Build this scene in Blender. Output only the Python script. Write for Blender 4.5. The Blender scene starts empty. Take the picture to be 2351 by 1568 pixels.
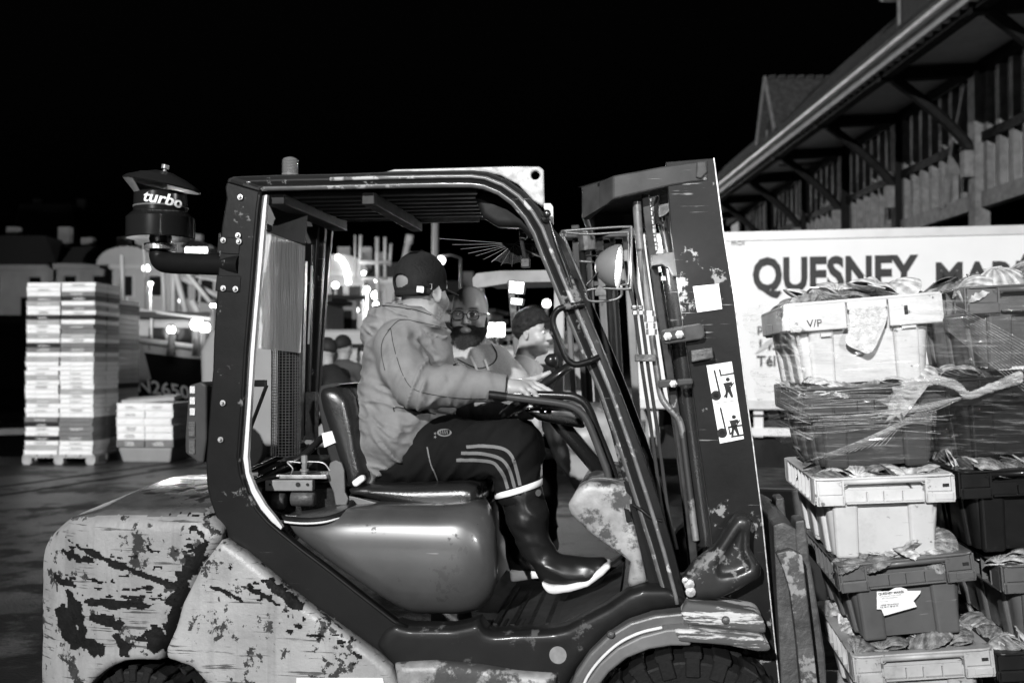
import bpy, bmesh, math, random, sys
import numpy as np
from mathutils import Vector, Matrix, Euler
R = math.radians
random.seed(7); RNG = np.random.default_rng(7)
scene = bpy.context.scene
col = scene.collection

# ---------------------------------------------------------------- camera
FPX, CX, CY = 2286.0, 1175.5, 784.0          # lens in units of a 2351 px wide frame
CAMZ, PITCH = 1.5, math.atan(46/2286)
cam_d = bpy.data.cameras.new('camera'); cam = bpy.data.objects.new('camera', cam_d); col.objects.link(cam)
cam.location = (0, 0, CAMZ); cam.rotation_euler = (math.pi/2 + PITCH, 0, 0)
cam_d.sensor_width = 36; cam_d.lens = 35; cam_d.clip_start = .05; cam_d.clip_end = 900
cam_d.dof.use_dof = True; cam_d.dof.focus_distance = 3.55; cam_d.dof.aperture_fstop = 2.6
scene.camera = cam

# ---------------------------------------------------------------- world: night sky
w = bpy.data.worlds.new('World'); scene.world = w; w.use_nodes = True
nt = w.node_tree; bg = nt.nodes['Background']
sky = nt.nodes.new('ShaderNodeTexSky'); sky.sky_type = 'NISHITA'; sky.sun_disc = False
sky.sun_elevation = R(-4); sky.sun_rotation = R(200)
bw = nt.nodes.new('ShaderNodeRGBToBW')
nt.links.new(sky.outputs[0], bw.inputs[0]); nt.links.new(bw.outputs[0], bg.inputs[0])
bg.inputs[1].default_value = 0.05
# ---------------------------------------------------------------- moonlight, an assumed floodlight, an added side lamp and an added fill spot
sd = bpy.data.lights.new('sun', 'SUN'); sd.energy = .02; sd.angle = R(.5)
sun = bpy.data.objects.new('sun', sd); col.objects.link(sun); sun.rotation_euler = (R(48), 0, R(-35))
def lamp(name, typ, loc, target, energy, size=.2, spot=60, blend=.4):
    d = bpy.data.lights.new(name, typ); d.energy = energy
    if typ in ('POINT', 'SPOT'): d.shadow_soft_size = size
    if typ == 'SPOT': d.spot_size = R(spot); d.spot_blend = blend
    if typ == 'AREA': d.size = size
    o = bpy.data.objects.new(name, d); col.objects.link(o); o.location = loc
    if target is not None:
        o.rotation_euler = (Vector(target)-Vector(loc)).to_track_quat('-Z', 'Y').to_euler()
    return o
KEY = (-12.0, -29.5, 15.4)  # unseen floodlight, its place assumed from the fall of the shadows
lamp('assumed_floodlight_beam', 'SPOT', KEY, (1.0, 8, 2), 96000, .30, 60, .6)
KEY2 = (7.2, 2.4, 4.6)  # unseen lamp added to light the bearded man's face from the right
lamp('added_side_beam', 'SPOT', KEY2, (.2, 4.6, 1.3), 1500, .12, 80, .7)
FILL = (2.2, -6.5, 3.4)  # unseen spot added as frontal fill for the bearded man's face
lamp('added_fill_beam', 'SPOT', FILL, (-.02, 4.6, 1.6), 1900, .12, 15, .6)

scene.render.engine = 'CYCLES'
scene.view_settings.view_transform = 'Standard'; scene.view_settings.look = 'None'
scene.view_settings.gamma = 1; scene.view_settings.exposure = 0
scene.view_settings.use_curve_mapping = False
cy = scene.cycles; cy.use_denoising = True
try: cy.denoiser = 'OPENIMAGEDENOISE'
except Exception: pass
cy.max_bounces = 6; cy.transparent_max_bounces = 24; cy.sample_clamp_indirect = 4; cy.caustics_reflective = False; cy.caustics_refractive = False
cy.diffuse_bounces = 3; cy.glossy_bounces = 3

# ---------------------------------------------------------------- coordinates
def ray(px, py):
    a = (px-CX)/FPX; b = (CY-py)/FPX
    return Vector((a, math.cos(PITCH)-b*math.sin(PITCH), math.sin(PITCH)+b*math.cos(PITCH)))
def at(px, py, Y):                     # the point seen at that pixel at distance Y
    d = ray(px, py); return Vector((0, 0, CAMZ)) + d*(Y/d.y)
def on_ground(px, py, z=0):
    d = ray(px, py); return Vector((0, 0, CAMZ)) + d*((z-CAMZ)/d.z)
YAW = R(8.1); O = Vector((0, 3.2, 0))  # the forklift's own frame: u forward, v away, w up
U = Vector((math.cos(YAW), -math.sin(YAW), 0)); V = Vector((math.sin(YAW), math.cos(YAW), 0))
def L(px, py, v=0.0):                  # local (u, v, w) seen at a pixel on the plane v
    d = ray(px, py); o = Vector((0, 0, CAMZ))-O
    t = (v-o.dot(V))/d.dot(V); p = o+d*t
    return Vector((p.dot(U), v, p.z))
def L2(px, py, v=0.0):
    p = L(px, py, v); return (p.x, p.z)
def toW(p): return O+U*p[0]+V*p[1]+Vector((0, 0, p[2]))

# ---------------------------------------------------------------- materials (monochrome picture: greys only)
MATS = {}
def mat(name, c, rough=.6, metal=0, var=0, vs=3.0, bump=0, bs=40., chips=None, streak=0, spec=.5, coat=0, emit=0, alpha=1, trans=0, aniso=(1, 1, 1), grime=0, scratch=None):
    if name in MATS: return MATS[name]
    m = bpy.data.materials.new(name); MATS[name] = m; m.use_nodes = True
    n = m.node_tree.nodes; l = m.node_tree.links; b = n['Principled BSDF']
    g = lambda x: (x, x, x, 1)
    b.inputs['Base Color'].default_value = g(c); b.inputs['Roughness'].default_value = rough
    if c < .06 and rough > .34 and spec == .5: spec = .14
    b.inputs['Metallic'].default_value = metal; b.inputs['Specular IOR Level'].default_value = spec
    b.inputs['Coat Weight'].default_value = coat; b.inputs['Coat Roughness'].default_value = .12
    b.inputs['Alpha'].default_value = alpha; b.inputs['Transmission Weight'].default_value = trans
    if emit: b.inputs['Emission Color'].default_value = g(1); b.inputs['Emission Strength'].default_value = emit
    tc = n.new('ShaderNodeTexCoord'); mp = n.new('ShaderNodeMapping'); l.new(tc.outputs['Object'], mp.inputs[0])
    mp.inputs['Scale'].default_value = aniso
    def noise(scale, detail=5, rgh=.6, src=None):
        t = n.new('ShaderNodeTexNoise'); t.inputs['Scale'].default_value = scale; t.inputs['Detail'].default_value = detail
        t.inputs['Roughness'].default_value = rgh; l.new((src or mp).outputs[0], t.inputs['Vector']); return t
    def ramp(src, p0, v0, p1, v1, out=0):
        r = n.new('ShaderNodeMapRange'); r.inputs[1].default_value = p0; r.inputs[2].default_value = p1
        r.inputs[3].default_value = v0; r.inputs[4].default_value = v1; r.clamp = True
        l.new(src.outputs[out], r.inputs[0]); return r
    def mixc(fac, a, bb):
        x = n.new('ShaderNodeMix'); x.data_type = 'RGBA'; l.new(fac, x.inputs['Factor'])
        for k, s in ((6, a), (7, bb)):
            if isinstance(s, float): x.inputs[k].default_value = g(s)
            else: l.new(s, x.inputs[k])
        return x.outputs[2]
    cur = None
    if var:
        t = noise(vs); r = ramp(t, .3, 0, .7, 1)
        cur = mixc(r.outputs[0], float(max(0, c*(1-var))), float(min(1, c*(1+var))))
    if streak:
        m2 = n.new('ShaderNodeMapping'); l.new(tc.outputs['Object'], m2.inputs[0]); m2.inputs['Scale'].default_value = (9, 9, .7)
        t = noise(3., 4, .6, m2); r = ramp(t, .52, 0, .72, streak)
        cur = mixc(r.outputs[0], cur if cur is not None else float(c), float(c*.25))
    rough_src = None
    if chips:
        c2, cs, thr, wid = chips
        t = noise(cs, 9, .68); t2 = noise(cs*.28, 3, .5)
        ad = n.new('ShaderNodeMath'); ad.operation = 'MULTIPLY_ADD'; ad.inputs[1].default_value = .9
        l.new(t2.outputs[0], ad.inputs[0]); l.new(t.outputs[0], ad.inputs[2])
        r = ramp(ad, thr, 0, thr+wid, 1)
        cur = mixc(r.outputs[0], cur if cur is not None else float(c), float(c2))
        rough_src = ramp(r, 0, rough, 1, min(1, rough+.25))
    if scratch:
        c3, dens = scratch
        for k, (ro, sc) in enumerate((((0, .12, 0), (1.6, 5, 42)), ((0, -.75, .1), (1.2, 5, 60)), ((0, 1.15, 0), (1.4, 5, 70)))):
            m3 = n.new('ShaderNodeMapping'); l.new(tc.outputs['Object'], m3.inputs[0])
            m3.inputs['Rotation'].default_value = ro; m3.inputs['Scale'].default_value = sc
            t = noise(2.0, 5, .62, m3); t2 = noise(4.2+k, 3)
            mu = n.new('ShaderNodeMath'); mu.operation = 'MULTIPLY_ADD'; mu.inputs[1].default_value = .7; l.new(t2.outputs[0], mu.inputs[0]); l.new(t.outputs[0], mu.inputs[2])
            r = ramp(mu, 1.09-dens, 0, 1.12-dens, .85)
            cur = mixc(r.outputs[0], cur if cur is not None else float(c), float(c3))
    if grime:
        t = noise(14, 8, .75); r = ramp(t, .5, 0, .75, grime)
        cur = mixc(r.outputs[0], cur if cur is not None else float(c), float(c*.3))
    if cur is not None: l.new(cur, b.inputs['Base Color'])
    if rough_src is None:
        t = noise(vs*2.3+2, 4); rough_src = ramp(t, .3, max(.03, rough*.75), .7, min(1, rough*1.25))
    l.new(rough_src.outputs[0], b.inputs['Roughness'])
    if bump:
        t = noise(bs, 5, .6); bp = n.new('ShaderNodeBump'); bp.inputs['Strength'].default_value = bump; bp.inputs['Distance'].default_value = .01
        l.new(t.outputs[0], bp.inputs['Height']); l.new(bp.outputs[0], b.inputs['Normal'])
    return m

# ---------------------------------------------------------------- object helpers
def tag(o, label=None, cat=None, group=None, kind=None):
    if label: o['label'] = label
    if cat: o['category'] = cat
    if group: o['group'] = group
    if kind: o['kind'] = kind
    return o
def empty(name, loc=(0, 0, 0), rz=0):
    o = bpy.data.objects.new(name, None); col.objects.link(o); o.location = loc; o.rotation_euler = (0, 0, rz)
    o.empty_display_size = .1; return o
def link(name, me, m=None, parent=None, smooth=False):
    if m is not None and not me.materials: me.materials.append(m)
    if smooth: me.polygons.foreach_set('use_smooth', [True]*len(me.polygons))
    o = bpy.data.objects.new(name, me); col.objects.link(o); o.parent = parent; return o
def pydata(name, vs, fs, m=None, parent=None, smooth=False):
    me = bpy.data.meshes.new(name); me.from_pydata([tuple(v) for v in vs], [], fs); me.update()
    return link(name, me, m, parent, smooth)
def bev(o, wd=.004, seg=2, ang=35):
    md = o.modifiers.new('bevel', 'BEVEL'); md.width = wd; md.segments = seg; md.limit_method = 'ANGLE'; md.angle_limit = R(ang)
    return o
class MB:
    """collects shapes in one mesh"""
    def __init__(s): s.v = []; s.f = []
    def add(s, vs, fs):
        k = len(s.v); s.v += [Vector(a) for a in vs]; s.f += [tuple(i+k for i in f) for f in fs]; return s
    def box(s, c, h, M=None):
        vs = [Vector((c[0]+x*h[0], c[1]+y*h[1], c[2]+z*h[2])) for x in (-1, 1) for y in (-1, 1) for z in (-1, 1)]
        if M is not None: vs = [M @ a for a in vs]
        return s.add(vs, [(0, 1, 3, 2), (4, 6, 7, 5), (0, 4, 5, 1), (2, 3, 7, 6), (0, 2, 6, 4), (1, 5, 7, 3)])
    def bar(s, a, b, wd, ht=None, up=(0, 0, 1)):
        a = Vector(a); b = Vector(b); d = (b-a).normalized(); upv = Vector(up)
        if abs(d.dot(upv)) > .98: upv = Vector((0, 1, 0))
        x = d.cross(upv).normalized(); y = x.cross(d); ht = ht or wd
        vs = [p+x*(i*wd/2)+y*(j*ht/2) for p in (a, b) for i, j in ((-1, -1), (1, -1), (1, 1), (-1, 1))]
        return s.add(vs, [(0, 1, 2, 3), (7, 6, 5, 4), (0, 4, 5, 1), (1, 5, 6, 2), (2, 6, 7, 3), (3, 7, 4, 0)])
    def tube(s, pts, r, n=10, closed=False, caps=True):
        pts = [Vector(p) for p in pts]; N = len(pts)
        rs = r if isinstance(r, (list, tuple)) else [r]*N
        vs = []; prev = None
        for i, p in enumerate(pts):
            if closed: d = pts[(i+1) % N]-pts[i-1]
            else: d = pts[min(i+1, N-1)]-pts[max(i-1, 0)]
            d.normalize()
            if prev is None:
                x = d.orthogonal().normalized()
            else:
                x = (prev-d*prev.dot(d)).normalized()
            prev = x; y = d.cross(x)
            for k in range(n):
                a = 2*math.pi*k/n; vs.append(p+(x*math.cos(a)+y*math.sin(a))*rs[i])
        fs = []
        for i in range(N if closed else N-1):
            j = (i+1) % N
            for k in range(n): fs.append((i*n+k, i*n+(k+1) % n, j*n+(k+1) % n, j*n+k))
        if caps and not closed: fs += [tuple(range(n))[::-1], tuple((N-1)*n+k for k in range(n))]
        return s.add(vs, fs)
    def lathe(s, prof, c=(0, 0, 0), n=28, M=None):
        vs = []
        for r, z in prof:
            for k in range(n):
                a = 2*math.pi*k/n; vs.append(Vector((r*math.cos(a), r*math.sin(a), z)))
        fs = [(i*n+k, i*n+(k+1) % n, (i+1)*n+(k+1) % n, (i+1)*n+k) for i in range(len(prof)-1) for k in range(n)]
        if prof[0][0] > 1e-4: fs.append(tuple(range(n))[::-1])
        if prof[-1][0] > 1e-4: fs.append(tuple((len(prof)-1)*n+k for k in range(n)))
        M = M or Matrix(); vs = [Vector(c)+(M @ a) for a in vs]
        return s.add(vs, fs)
    def prism(s, poly, v0, v1):          # poly of (u, w) in the frame's side plane, extruded across
        N = len(poly); vs = [(p[0], v0, p[1]) for p in poly]+[(p[0], v1, p[1]) for p in poly]
        return s.add(vs, [tuple(range(N)), tuple(range(2*N-1, N-1, -1))]+[(i, N+i, N+(i+1) % N, (i+1) % N) for i in range(N)])
    def build(s, name, m=None, parent=None, smooth=False, bevel=0, seg=2):
        o = pydata(name, s.v, s.f, m, parent, smooth)
        bm = bmesh.new(); bm.from_mesh(o.data); bmesh.ops.recalc_face_normals(bm, faces=bm.faces); bm.to_mesh(o.data); bm.free()
        if bevel: bev(o, bevel, seg)
        return o
def autosmooth(o, ang=40):
    me = o.data; me.polygons.foreach_set('use_smooth', [True]*len(me.polygons))
    bm = bmesh.new(); bm.from_mesh(me)
    for e in bm.edges:
        if len(e.link_faces) == 2 and e.calc_face_angle(0) > R(ang): e.smooth = False
    bm.to_mesh(me); bm.free(); return o
def curve_pts(pts, n=8):                 # Catmull-Rom through points
    P = [Vector(p) for p in pts]; out = []
    Q = [P[0]*2-P[1]]+P+[P[-1]*2-P[-2]]
    for i in range(1, len(Q)-2):
        for k in range(n):
            t = k/n; a, b, c, d = Q[i-1:i+3]
            out.append(.5*((2*b)+(c-a)*t+(2*a-5*b+4*c-d)*t*t+(3*b-a-3*c+d)*t**3))
    return out+[P[-1]]
def ptube(name, pxs, r, m, parent, n=10, sm=6):   # pxs: (px, py, v) on the forklift
    pts = [L(*p) for p in pxs]
    if len(pts) > 2 and sm: pts = curve_pts(pts, sm)
    return autosmooth(MB().tube(pts, r, n).build(name, m, parent))
def poly(pxs, v=0): return [L2(x, y, v) for x, y in pxs]
def smooth_poly(pts, n=4):
    P = [Vector((a, b)) for a, b in pts]; N = len(P); out = []
    for i in range(N):
        a, b, c, d = P[i-1], P[i], P[(i+1) % N], P[(i+2) % N]
        for k in range(n):
            t = k/n; q = .5*((2*b)+(c-a)*t+(2*a-5*b+4*c-d)*t*t+(3*b-a-3*c+d)*t**3); out.append((q.x, q.y))
    return out
def pprism(name, pxs, v0, v1, m, parent, bevel=.004, seg=2, vp=None):
    return MB().prism(poly(pxs, v0 if vp is None else vp), v0, v1).build(name, m, parent, bevel=bevel, seg=seg)
def text(name, s, size, m, parent, M, ext=.001, off=0., shear=0., align='LEFT', sx=1):
    cu = bpy.data.curves.new(name, 'FONT'); cu.body = s; cu.size = size; cu.extrude = ext; cu.offset = off; cu.shear = shear; cu.align_x = align
    cu.resolution_u = 3
    t = bpy.data.objects.new('tmp', cu); col.objects.link(t)
    dg = bpy.context.evaluated_depsgraph_get(); me = bpy.data.meshes.new_from_object(t.evaluated_get(dg)); bpy.data.objects.remove(t)
    for vtx in me.vertices: vtx.co.x *= sx
    me.transform(M); me.materials.clear(); return link(name, me, m, parent)
def side_M(u, v, w_, rot=0, scale=1):    # text standing on a side plane facing the viewer of the forklift
    return Matrix.Translation((u, v, w_)) @ Matrix.Rotation(rot, 4, 'Y') @ Matrix.Rotation(R(90), 4, 'X')
# ---------------------------------------------------------------- solid modelling with distance fields
def smin(a, b, k): h = np.clip(.5+.5*(b-a)/k, 0, 1); return b*(1-h)+a*h-k*h*(1-h)
def smax(a, b, k): return -smin(-a, -b, k)
def cap(P, a, b, ra, rb=None):
    a = np.array(a, np.float32); b = np.array(b, np.float32); rb = ra if rb is None else rb
    d = b-a; t = np.clip(((P-a)@d)/max(float(d@d), 1e-9), 0, 1); q = P-a-t[:, None]*d
    return np.sqrt((q*q).sum(1))-(ra+(rb-ra)*t)
def rotm(e): return np.array(Euler(e).to_matrix(), np.float32)
def loc(P, c, Rm=None):
    q = P-np.array(c, np.float32); return q if Rm is None else q@Rm
def ell(P, c, r, Rm=None):
    q = loc(P, c, Rm); r = np.array(r, np.float32); k0 = np.sqrt(((q/r)**2).sum(1)); k1 = np.sqrt(((q/r**2)**2).sum(1))
    return k0*(k0-1)/np.maximum(k1, 1e-6)
def rbox(P, c, h, r=.01, Rm=None):
    q = np.abs(loc(P, c, Rm))-(np.array(h, np.float32)-r)
    return np.sqrt((np.maximum(q, 0)**2).sum(1))+np.minimum(q.max(1), 0)-r
def chain(P, pts, rs, k=.02):
    d = None
    for i in range(len(pts)-1):
        e = cap(P, pts[i], pts[i+1], rs[i], rs[i+1]); d = e if d is None else smin(d, e, k)
    return d
def poly2(x, y, pts):
    d = np.full(x.shape, 1e9, np.float32); s = np.ones(x.shape, np.float32); N = len(pts)
    for i in range(N):
        ax, ay = pts[i]; bx, by = pts[i-1]; ex, ey = bx-ax, by-ay; wx, wy = x-ax, y-ay
        t = np.clip((wx*ex+wy*ey)/max(ex*ex+ey*ey, 1e-12), 0, 1)
        d = np.minimum(d, (wx-ex*t)**2+(wy-ey*t)**2)
        c1 = y >= ay; c2 = y < by; c3 = ex*wy > ey*wx
        s = np.where((c1 & c2 & c3) | (~c1 & ~c2 & ~c3), -s, s)
    return s*np.sqrt(d)
def extr(P, pts, v0, v1, r):             # rounded slab with a side outline
    d = poly2(P[:, 0], P[:, 2], pts)+r; e = np.abs(P[:, 1]-(v0+v1)/2)-(v1-v0)/2+r
    return np.minimum(np.maximum(d, e), 0)+np.sqrt(np.maximum(d, 0)**2+np.maximum(e, 0)**2)-r
def vnoise(P, f, seed=0):
    q = P*f+seed*17.3; i = np.floor(q).astype(np.int64); t = q-i; t = t*t*(3-2*t)
    def h(a): 
        n = (a[:, 0]*374761393+a[:, 1]*668265263+a[:, 2]*2147483647+seed*1442695) & 0x7fffffff
        n = ((n ^ (n >> 13))*1274126177) & 0x7fffffff; return ((n ^ (n >> 16)) & 0xffff)/65535.-.5
    r = 0
    for dx in (0, 1):
        for dy in (0, 1):
            for dz in (0, 1):
                wgt = (t[:, 0] if dx else 1-t[:, 0])*(t[:, 1] if dy else 1-t[:, 1])*(t[:, 2] if dz else 1-t[:, 2])
                r = r+wgt*h(i+np.array((dx, dy, dz)))
    return r.astype(np.float32)
def sdf(name, fn, lo, hi, h, m, parent=None, smooth=True):
    lo = np.array(lo, np.float32); n = np.ceil((np.array(hi)-lo)/h).astype(int)+1; B = 12
    nb = -(-n//B); n = nb*B
    cc = np.stack(np.meshgrid(*[np.arange(k) for k in nb], indexing='ij'), -1).reshape(-1, 3)
    dc = fn((lo+(cc*B+(B-1)/2)*h).astype(np.float32)); act = np.abs(dc) < B*h*1.15+.012
    G = np.where(np.kron((dc < 0).reshape(nb), np.ones((B, B, B), bool)), -1., 1.).astype(np.float32)
    ii = np.stack(np.meshgrid(*[np.arange(B)]*3, indexing='ij'), -1).reshape(-1, 3)
    ac = cc[act]
    for s in range(0, len(ac), 220):
        idx = (ac[s:s+220, None, :]*B+ii[None]).reshape(-1, 3)
        G[idx[:, 0], idx[:, 1], idx[:, 2]] = fn((lo+idx*h).astype(np.float32))
    I = G < 0; c = n-1
    sl = lambda d: tuple(slice(d[k], d[k]+c[k]) for k in range(3))
    cnt = sum(I[sl((x, y, z))].astype(np.int8) for x in (0, 1) for y in (0, 1) for z in (0, 1))
    A = np.argwhere((cnt > 0) & (cnt < 8)); vid = -np.ones(tuple(c), np.int64); vid[A[:, 0], A[:, 1], A[:, 2]] = np.arange(len(A))
    acc = np.zeros((len(A), 3)); num = np.zeros(len(A))
    for ax in range(3):
        o1, o2 = [k for k in range(3) if k != ax]
        for p in (0, 1):
            for q in (0, 1):
                a = np.zeros(3, int); a[o1] = p; a[o2] = q; b = a.copy(); b[ax] = 1
                ia = A+a; ib = A+b; ga = G[ia[:, 0], ia[:, 1], ia[:, 2]]; gb = G[ib[:, 0], ib[:, 1], ib[:, 2]]
                cr = (ga < 0) != (gb < 0); t = np.where(cr, ga/np.where(cr, ga-gb, 1), 0)
                pt = ia.astype(float); pt[:, ax] += t; acc += np.where(cr[:, None], pt, 0); num += cr
    V_ = lo+acc/num[:, None]*h; F = []
    for ax in range(3):
        o1, o2 = (ax+1) % 3, (ax+2) % 3
        s0 = [slice(0, c[k]+1) for k in range(3)]; s0[ax] = slice(0, c[ax]); s1 = list(s0); s1[ax] = slice(1, c[ax]+1)
        E = np.argwhere(I[tuple(s0)] != I[tuple(s1)]); ok = (E[:, o1] > 0) & (E[:, o2] > 0) & (E[:, o1] < c[o1]) & (E[:, o2] < c[o2]); E = E[ok]
        q = []
        for da, db in ((0, 0), (-1, 0), (-1, -1), (0, -1)):
            e = E.copy(); e[:, o1] += da; e[:, o2] += db; q.append(vid[e[:, 0], e[:, 1], e[:, 2]])
        q = np.stack(q, 1); fl = I[E[:, 0], E[:, 1], E[:, 2]]; q[~fl] = q[~fl][:, ::-1]; F.append(q)
    F = np.concatenate(F); F = F[(F >= 0).all(1)]
    me = bpy.data.meshes.new(name); me.vertices.add(len(V_)); me.vertices.foreach_set('co', V_.astype(np.float32).ravel())
    me.loops.add(F.size); me.loops.foreach_set('vertex_index', F.astype(np.int32).ravel())
    me.polygons.add(len(F)); me.polygons.foreach_set('loop_start', np.arange(0, F.size, 4, dtype=np.int32))
    me.polygons.foreach_set('loop_total', np.full(len(F), 4, np.int32)); me.update(calc_edges=True); me.validate()
    return link(name, me, m, parent, smooth)
def paint(me, fn, name='mask'):          # a vertex mask that follows the thing itself (beard, stripes, print)
    a = me.color_attributes.new(name, 'FLOAT_COLOR', 'POINT'); N = len(me.vertices); co = np.empty(N*3, np.float32); me.vertices.foreach_get('co', co)
    v = np.clip(fn(co.reshape(-1, 3)), 0, 1); c = np.ones((N, 4), np.float32); c[:, :3] = v[:, None]; a.data.foreach_set('color', c.ravel())
def mask_mat(name, c0, c1, rough=.7, bump=0, bs=60, var=0, r1=None, attr='mask', vs=8):
    if name in MATS: return MATS[name]
    m = mat(name, c0, rough, bump=bump, bs=bs, var=var, vs=vs); n = m.node_tree.nodes; l = m.node_tree.links; b = n['Principled BSDF']
    at_ = n.new('ShaderNodeAttribute'); at_.attribute_name = attr
    x = n.new('ShaderNodeMix'); x.data_type = 'RGBA'; l.new(at_.outputs['Fac'], x.inputs['Factor'])
    if b.inputs['Base Color'].links: l.new(b.inputs['Base Color'].links[0].from_socket, x.inputs[6])
    else: x.inputs[6].default_value = (c0, c0, c0, 1)
    x.inputs[7].default_value = (c1, c1, c1, 1); l.new(x.outputs[2], b.inputs['Base Color']); return m
# ================================================================ the forklift
FK = empty('forklift', O, -YAW)
tag(FK, 'large worn forklift with chipped pale counterweight, open cab and driver in its seat', 'forklift')
paintD = mat('dark_paint', .008, .38, var=.25, vs=5, bump=.12, bs=9, chips=(.14, 26, 1.12, .05), scratch=(.12, -.02), coat=.06, grime=.3, spec=.11)
paintM = mat('mast_paint', .010, .4, var=.3, vs=4, bump=.08, bs=22, chips=(.2, 18, 1.115, .03), scratch=(.25, .004), grime=.3, spec=.11)
paintH = mat('hood_paint', .048, .33, var=.2, vs=5, chips=(.03, 40, 1.12, .03), scratch=(.25, -.035), coat=.35, grime=.2)
paintW = mat('worn_white_paint', .25, .5, var=.28, vs=7, bump=.3, bs=45, chips=(.012, 30, 1.05, .03), streak=.3, scratch=(.012, .06), grime=.45)
paintS = mat('side_panel_paint', .29, .42, var=.25, vs=7, bump=.3, bs=45, chips=(.012, 40, 1.045, .03), streak=.3, scratch=(.012, .06), grime=.4)
topP = mat('counterweight_top', .1, .25, var=.5, vs=7, chips=(.02, 16, 1.0, .05), aniso=(1, 1.5, 3), coat=.4)
rubber = mat('rubber', .010, .55, var=.3, bump=.25, bs=60)
vinyl = mat('vinyl', .012, .3, bump=.12, bs=160, coat=.25)
blackp = mat('black_plastic', .012, .28, bump=.04, bs=30, coat=.3)
steel = mat('steel', .3, .4, .9, var=.3, vs=20, grime=.6)
rawst = mat('galvanised', .36, .5, .25, var=.4, vs=22, grime=.5, bump=.1)
dirty = mat('dirty_metal', .07, .5, .3, var=.6, vs=15, bump=.4, bs=50, grime=.7)
white = mat('white_enamel', .62, .45, var=.08, grime=.25)
scuffed = mat('scuffed_pale_paint', .24, .45, var=.5, vs=10, chips=(.035, 14, .93, .08), grime=.6, bump=.2, bs=30)
fendP = mat('fender_plastic', .09, .42, var=.25, vs=6, grime=.4)
worn = mat('scraped_fender', .46, .6, var=.25, vs=8, chips=(.07, 40, .93, .05), aniso=(.25, 1, 2.2), bump=.3)
sticker = mat('sticker_white', .78, .4, var=.06, grime=.15)
ink = mat('ink', .02, .5)
boltm = mat('bolt_steel', .42, .4, .7, var=.3, vs=30)
def fpart(name, m, mb, **k): return mb.build(name, m, FK, **k)

# -- counterweight
cw_lo, cw_hi = L(90, 1400, .2), L(520, 1235, 0)
uB = L(92, 1330, .12).x; 
def cw_fn(P):
    x, y, z = P[:, 0], P[:, 1], P[:, 2]
    pl = [(uB-.02, .40), (uB, .15), (uB+.05, .06), (uB+.14, .0), (uB+.28, -.04), (uB+.5, -.055), (hx, -.055), (hx, 1.02), (uB+.2, 1.0), (uB+.05, .93), (uB, .7)]
    plan = poly2(x, y, pl)
    bulge = .035*np.clip((z-.95)/.2, 0, 1)**2*3
    side = poly2(x, z-.07*(1-((y-.5)/.56)**2)*np.clip((z-.7)/.25, 0, 1)*np.clip((x-uB)/.3, 0, 1), top)
    d = smax(plan+bulge, side, .06)
    arch = cap(P, (ax, -.4, az), (ax, .3, az), .255); d = smax(d, -arch, .02)
    groove = np.abs(z-(az+.29)); d = d+.006*np.exp(-(groove/.006)**2)*(x < ax+.1)
    d = d+.0025*vnoise(P, 14, 3)
    return d
_t = [L2(98, 1570, 0), L2(92, 1420, 0), L2(93, 1330, 0), L2(104, 1232, 0), L2(128, 1200, .0)]
zt = L2(500, 1184, 0)[1]
hx = L2(520, 1240, -.05)[0]; ax, az = L2(335, 1690, -.03); az = L2(335, 1512, -.03)[1]-.255
top = [(uB-.02, .25), (uB-.012, L2(95, 1300, .2)[1]), (uB+.012, L2(104, 1248, .2)[1]), (uB+.07, L2(130, 1212, .2)[1]), (uB+.17, zt-.035), (uB+.30, zt-.008), (uB+.5, zt), (hx-.1, zt+.012), (hx+.0, zt-.06), (hx-.02, .9), (L2(452, 1335, -.05)[0], L2(452, 1335, -.05)[1]), (L2(398, 1450, -.05)[0], L2(398, 1450, -.05)[1]), (L2(373, 1508, -.05)[0], L2(373, 1508, -.05)[1]), (L2(368, 1560, -.05)[0], .3), (L2(368, 1560, -.05)[0], .25)]
cw = sdf('counterweight', cw_fn, (uB-.05, -.1, .24), (hx+.02, 1.06, zt+.12), .0135, paintW, FK)
cw.data.materials.append(topP)
for p in cw.data.polygons:
    if p.normal.z > .8: p.material_index = 1
# scrapes along the counterweight: dented strips of bare dark metal lie as thin flakes on its flank
def wear_strip(pxs, wd, v=-.071, name='scraped_paint'):
    mb = MB(); pts = [L(x, y, v) for x, y in pxs]; pts = curve_pts(pts, 5); up = []; dn = []
    for i, p in enumerate(pts):
        d = (pts[min(i+1, len(pts)-1)]-pts[max(i-1, 0)]).normalized(); nrm = Vector((-d.z, 0, d.x))
        taper = math.sin(math.pi*(i+.6)/(len(pts)+.2))**.5
        a = wd*taper*(.6+random.random()*.9)*.5; b_ = wd*taper*(.6+random.random()*.9)*.5
        up.append(p+nrm*a); dn.append(p-nrm*b_)
    vs = up+dn[::-1]; n = len(vs); return mb, vs, n
strips = [([(125, 1240), (200, 1275), (290, 1310), (390, 1345), (425, 1355)], .022), ([(470, 1240), (450, 1275), (425, 1310), (410, 1345), (395, 1390), (385, 1440), (380, 1500)], .045),
          ([(115, 1270), (160, 1285), (205, 1292)], .03), ([(180, 1385), (260, 1390), (350, 1392)], .03), ([(130, 1360), (160, 1420), (180, 1470)], .05),
          ([(190, 1420), (240, 1430), (280, 1440)], .035), ([(255, 1455), (275, 1490), (290, 1510)], .04), ([(360, 1440), (350, 1470), (372, 1500)], .06), ([(300, 1465), (340, 1475)], .022)]
bare = mat('bare_iron', .006, .7, var=.4, vs=20, bump=.4, bs=60)
bm = bmesh.new()
dg = bpy.context.evaluated_depsgraph_get(); dg.update()
from mathutils.bvhtree import BVHTree
def bvh(o): 
    me = o.data; return BVHTree.FromPolygons([v.co.copy() for v in me.vertices], [tuple(p.vertices) for p in me.polygons])
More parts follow.
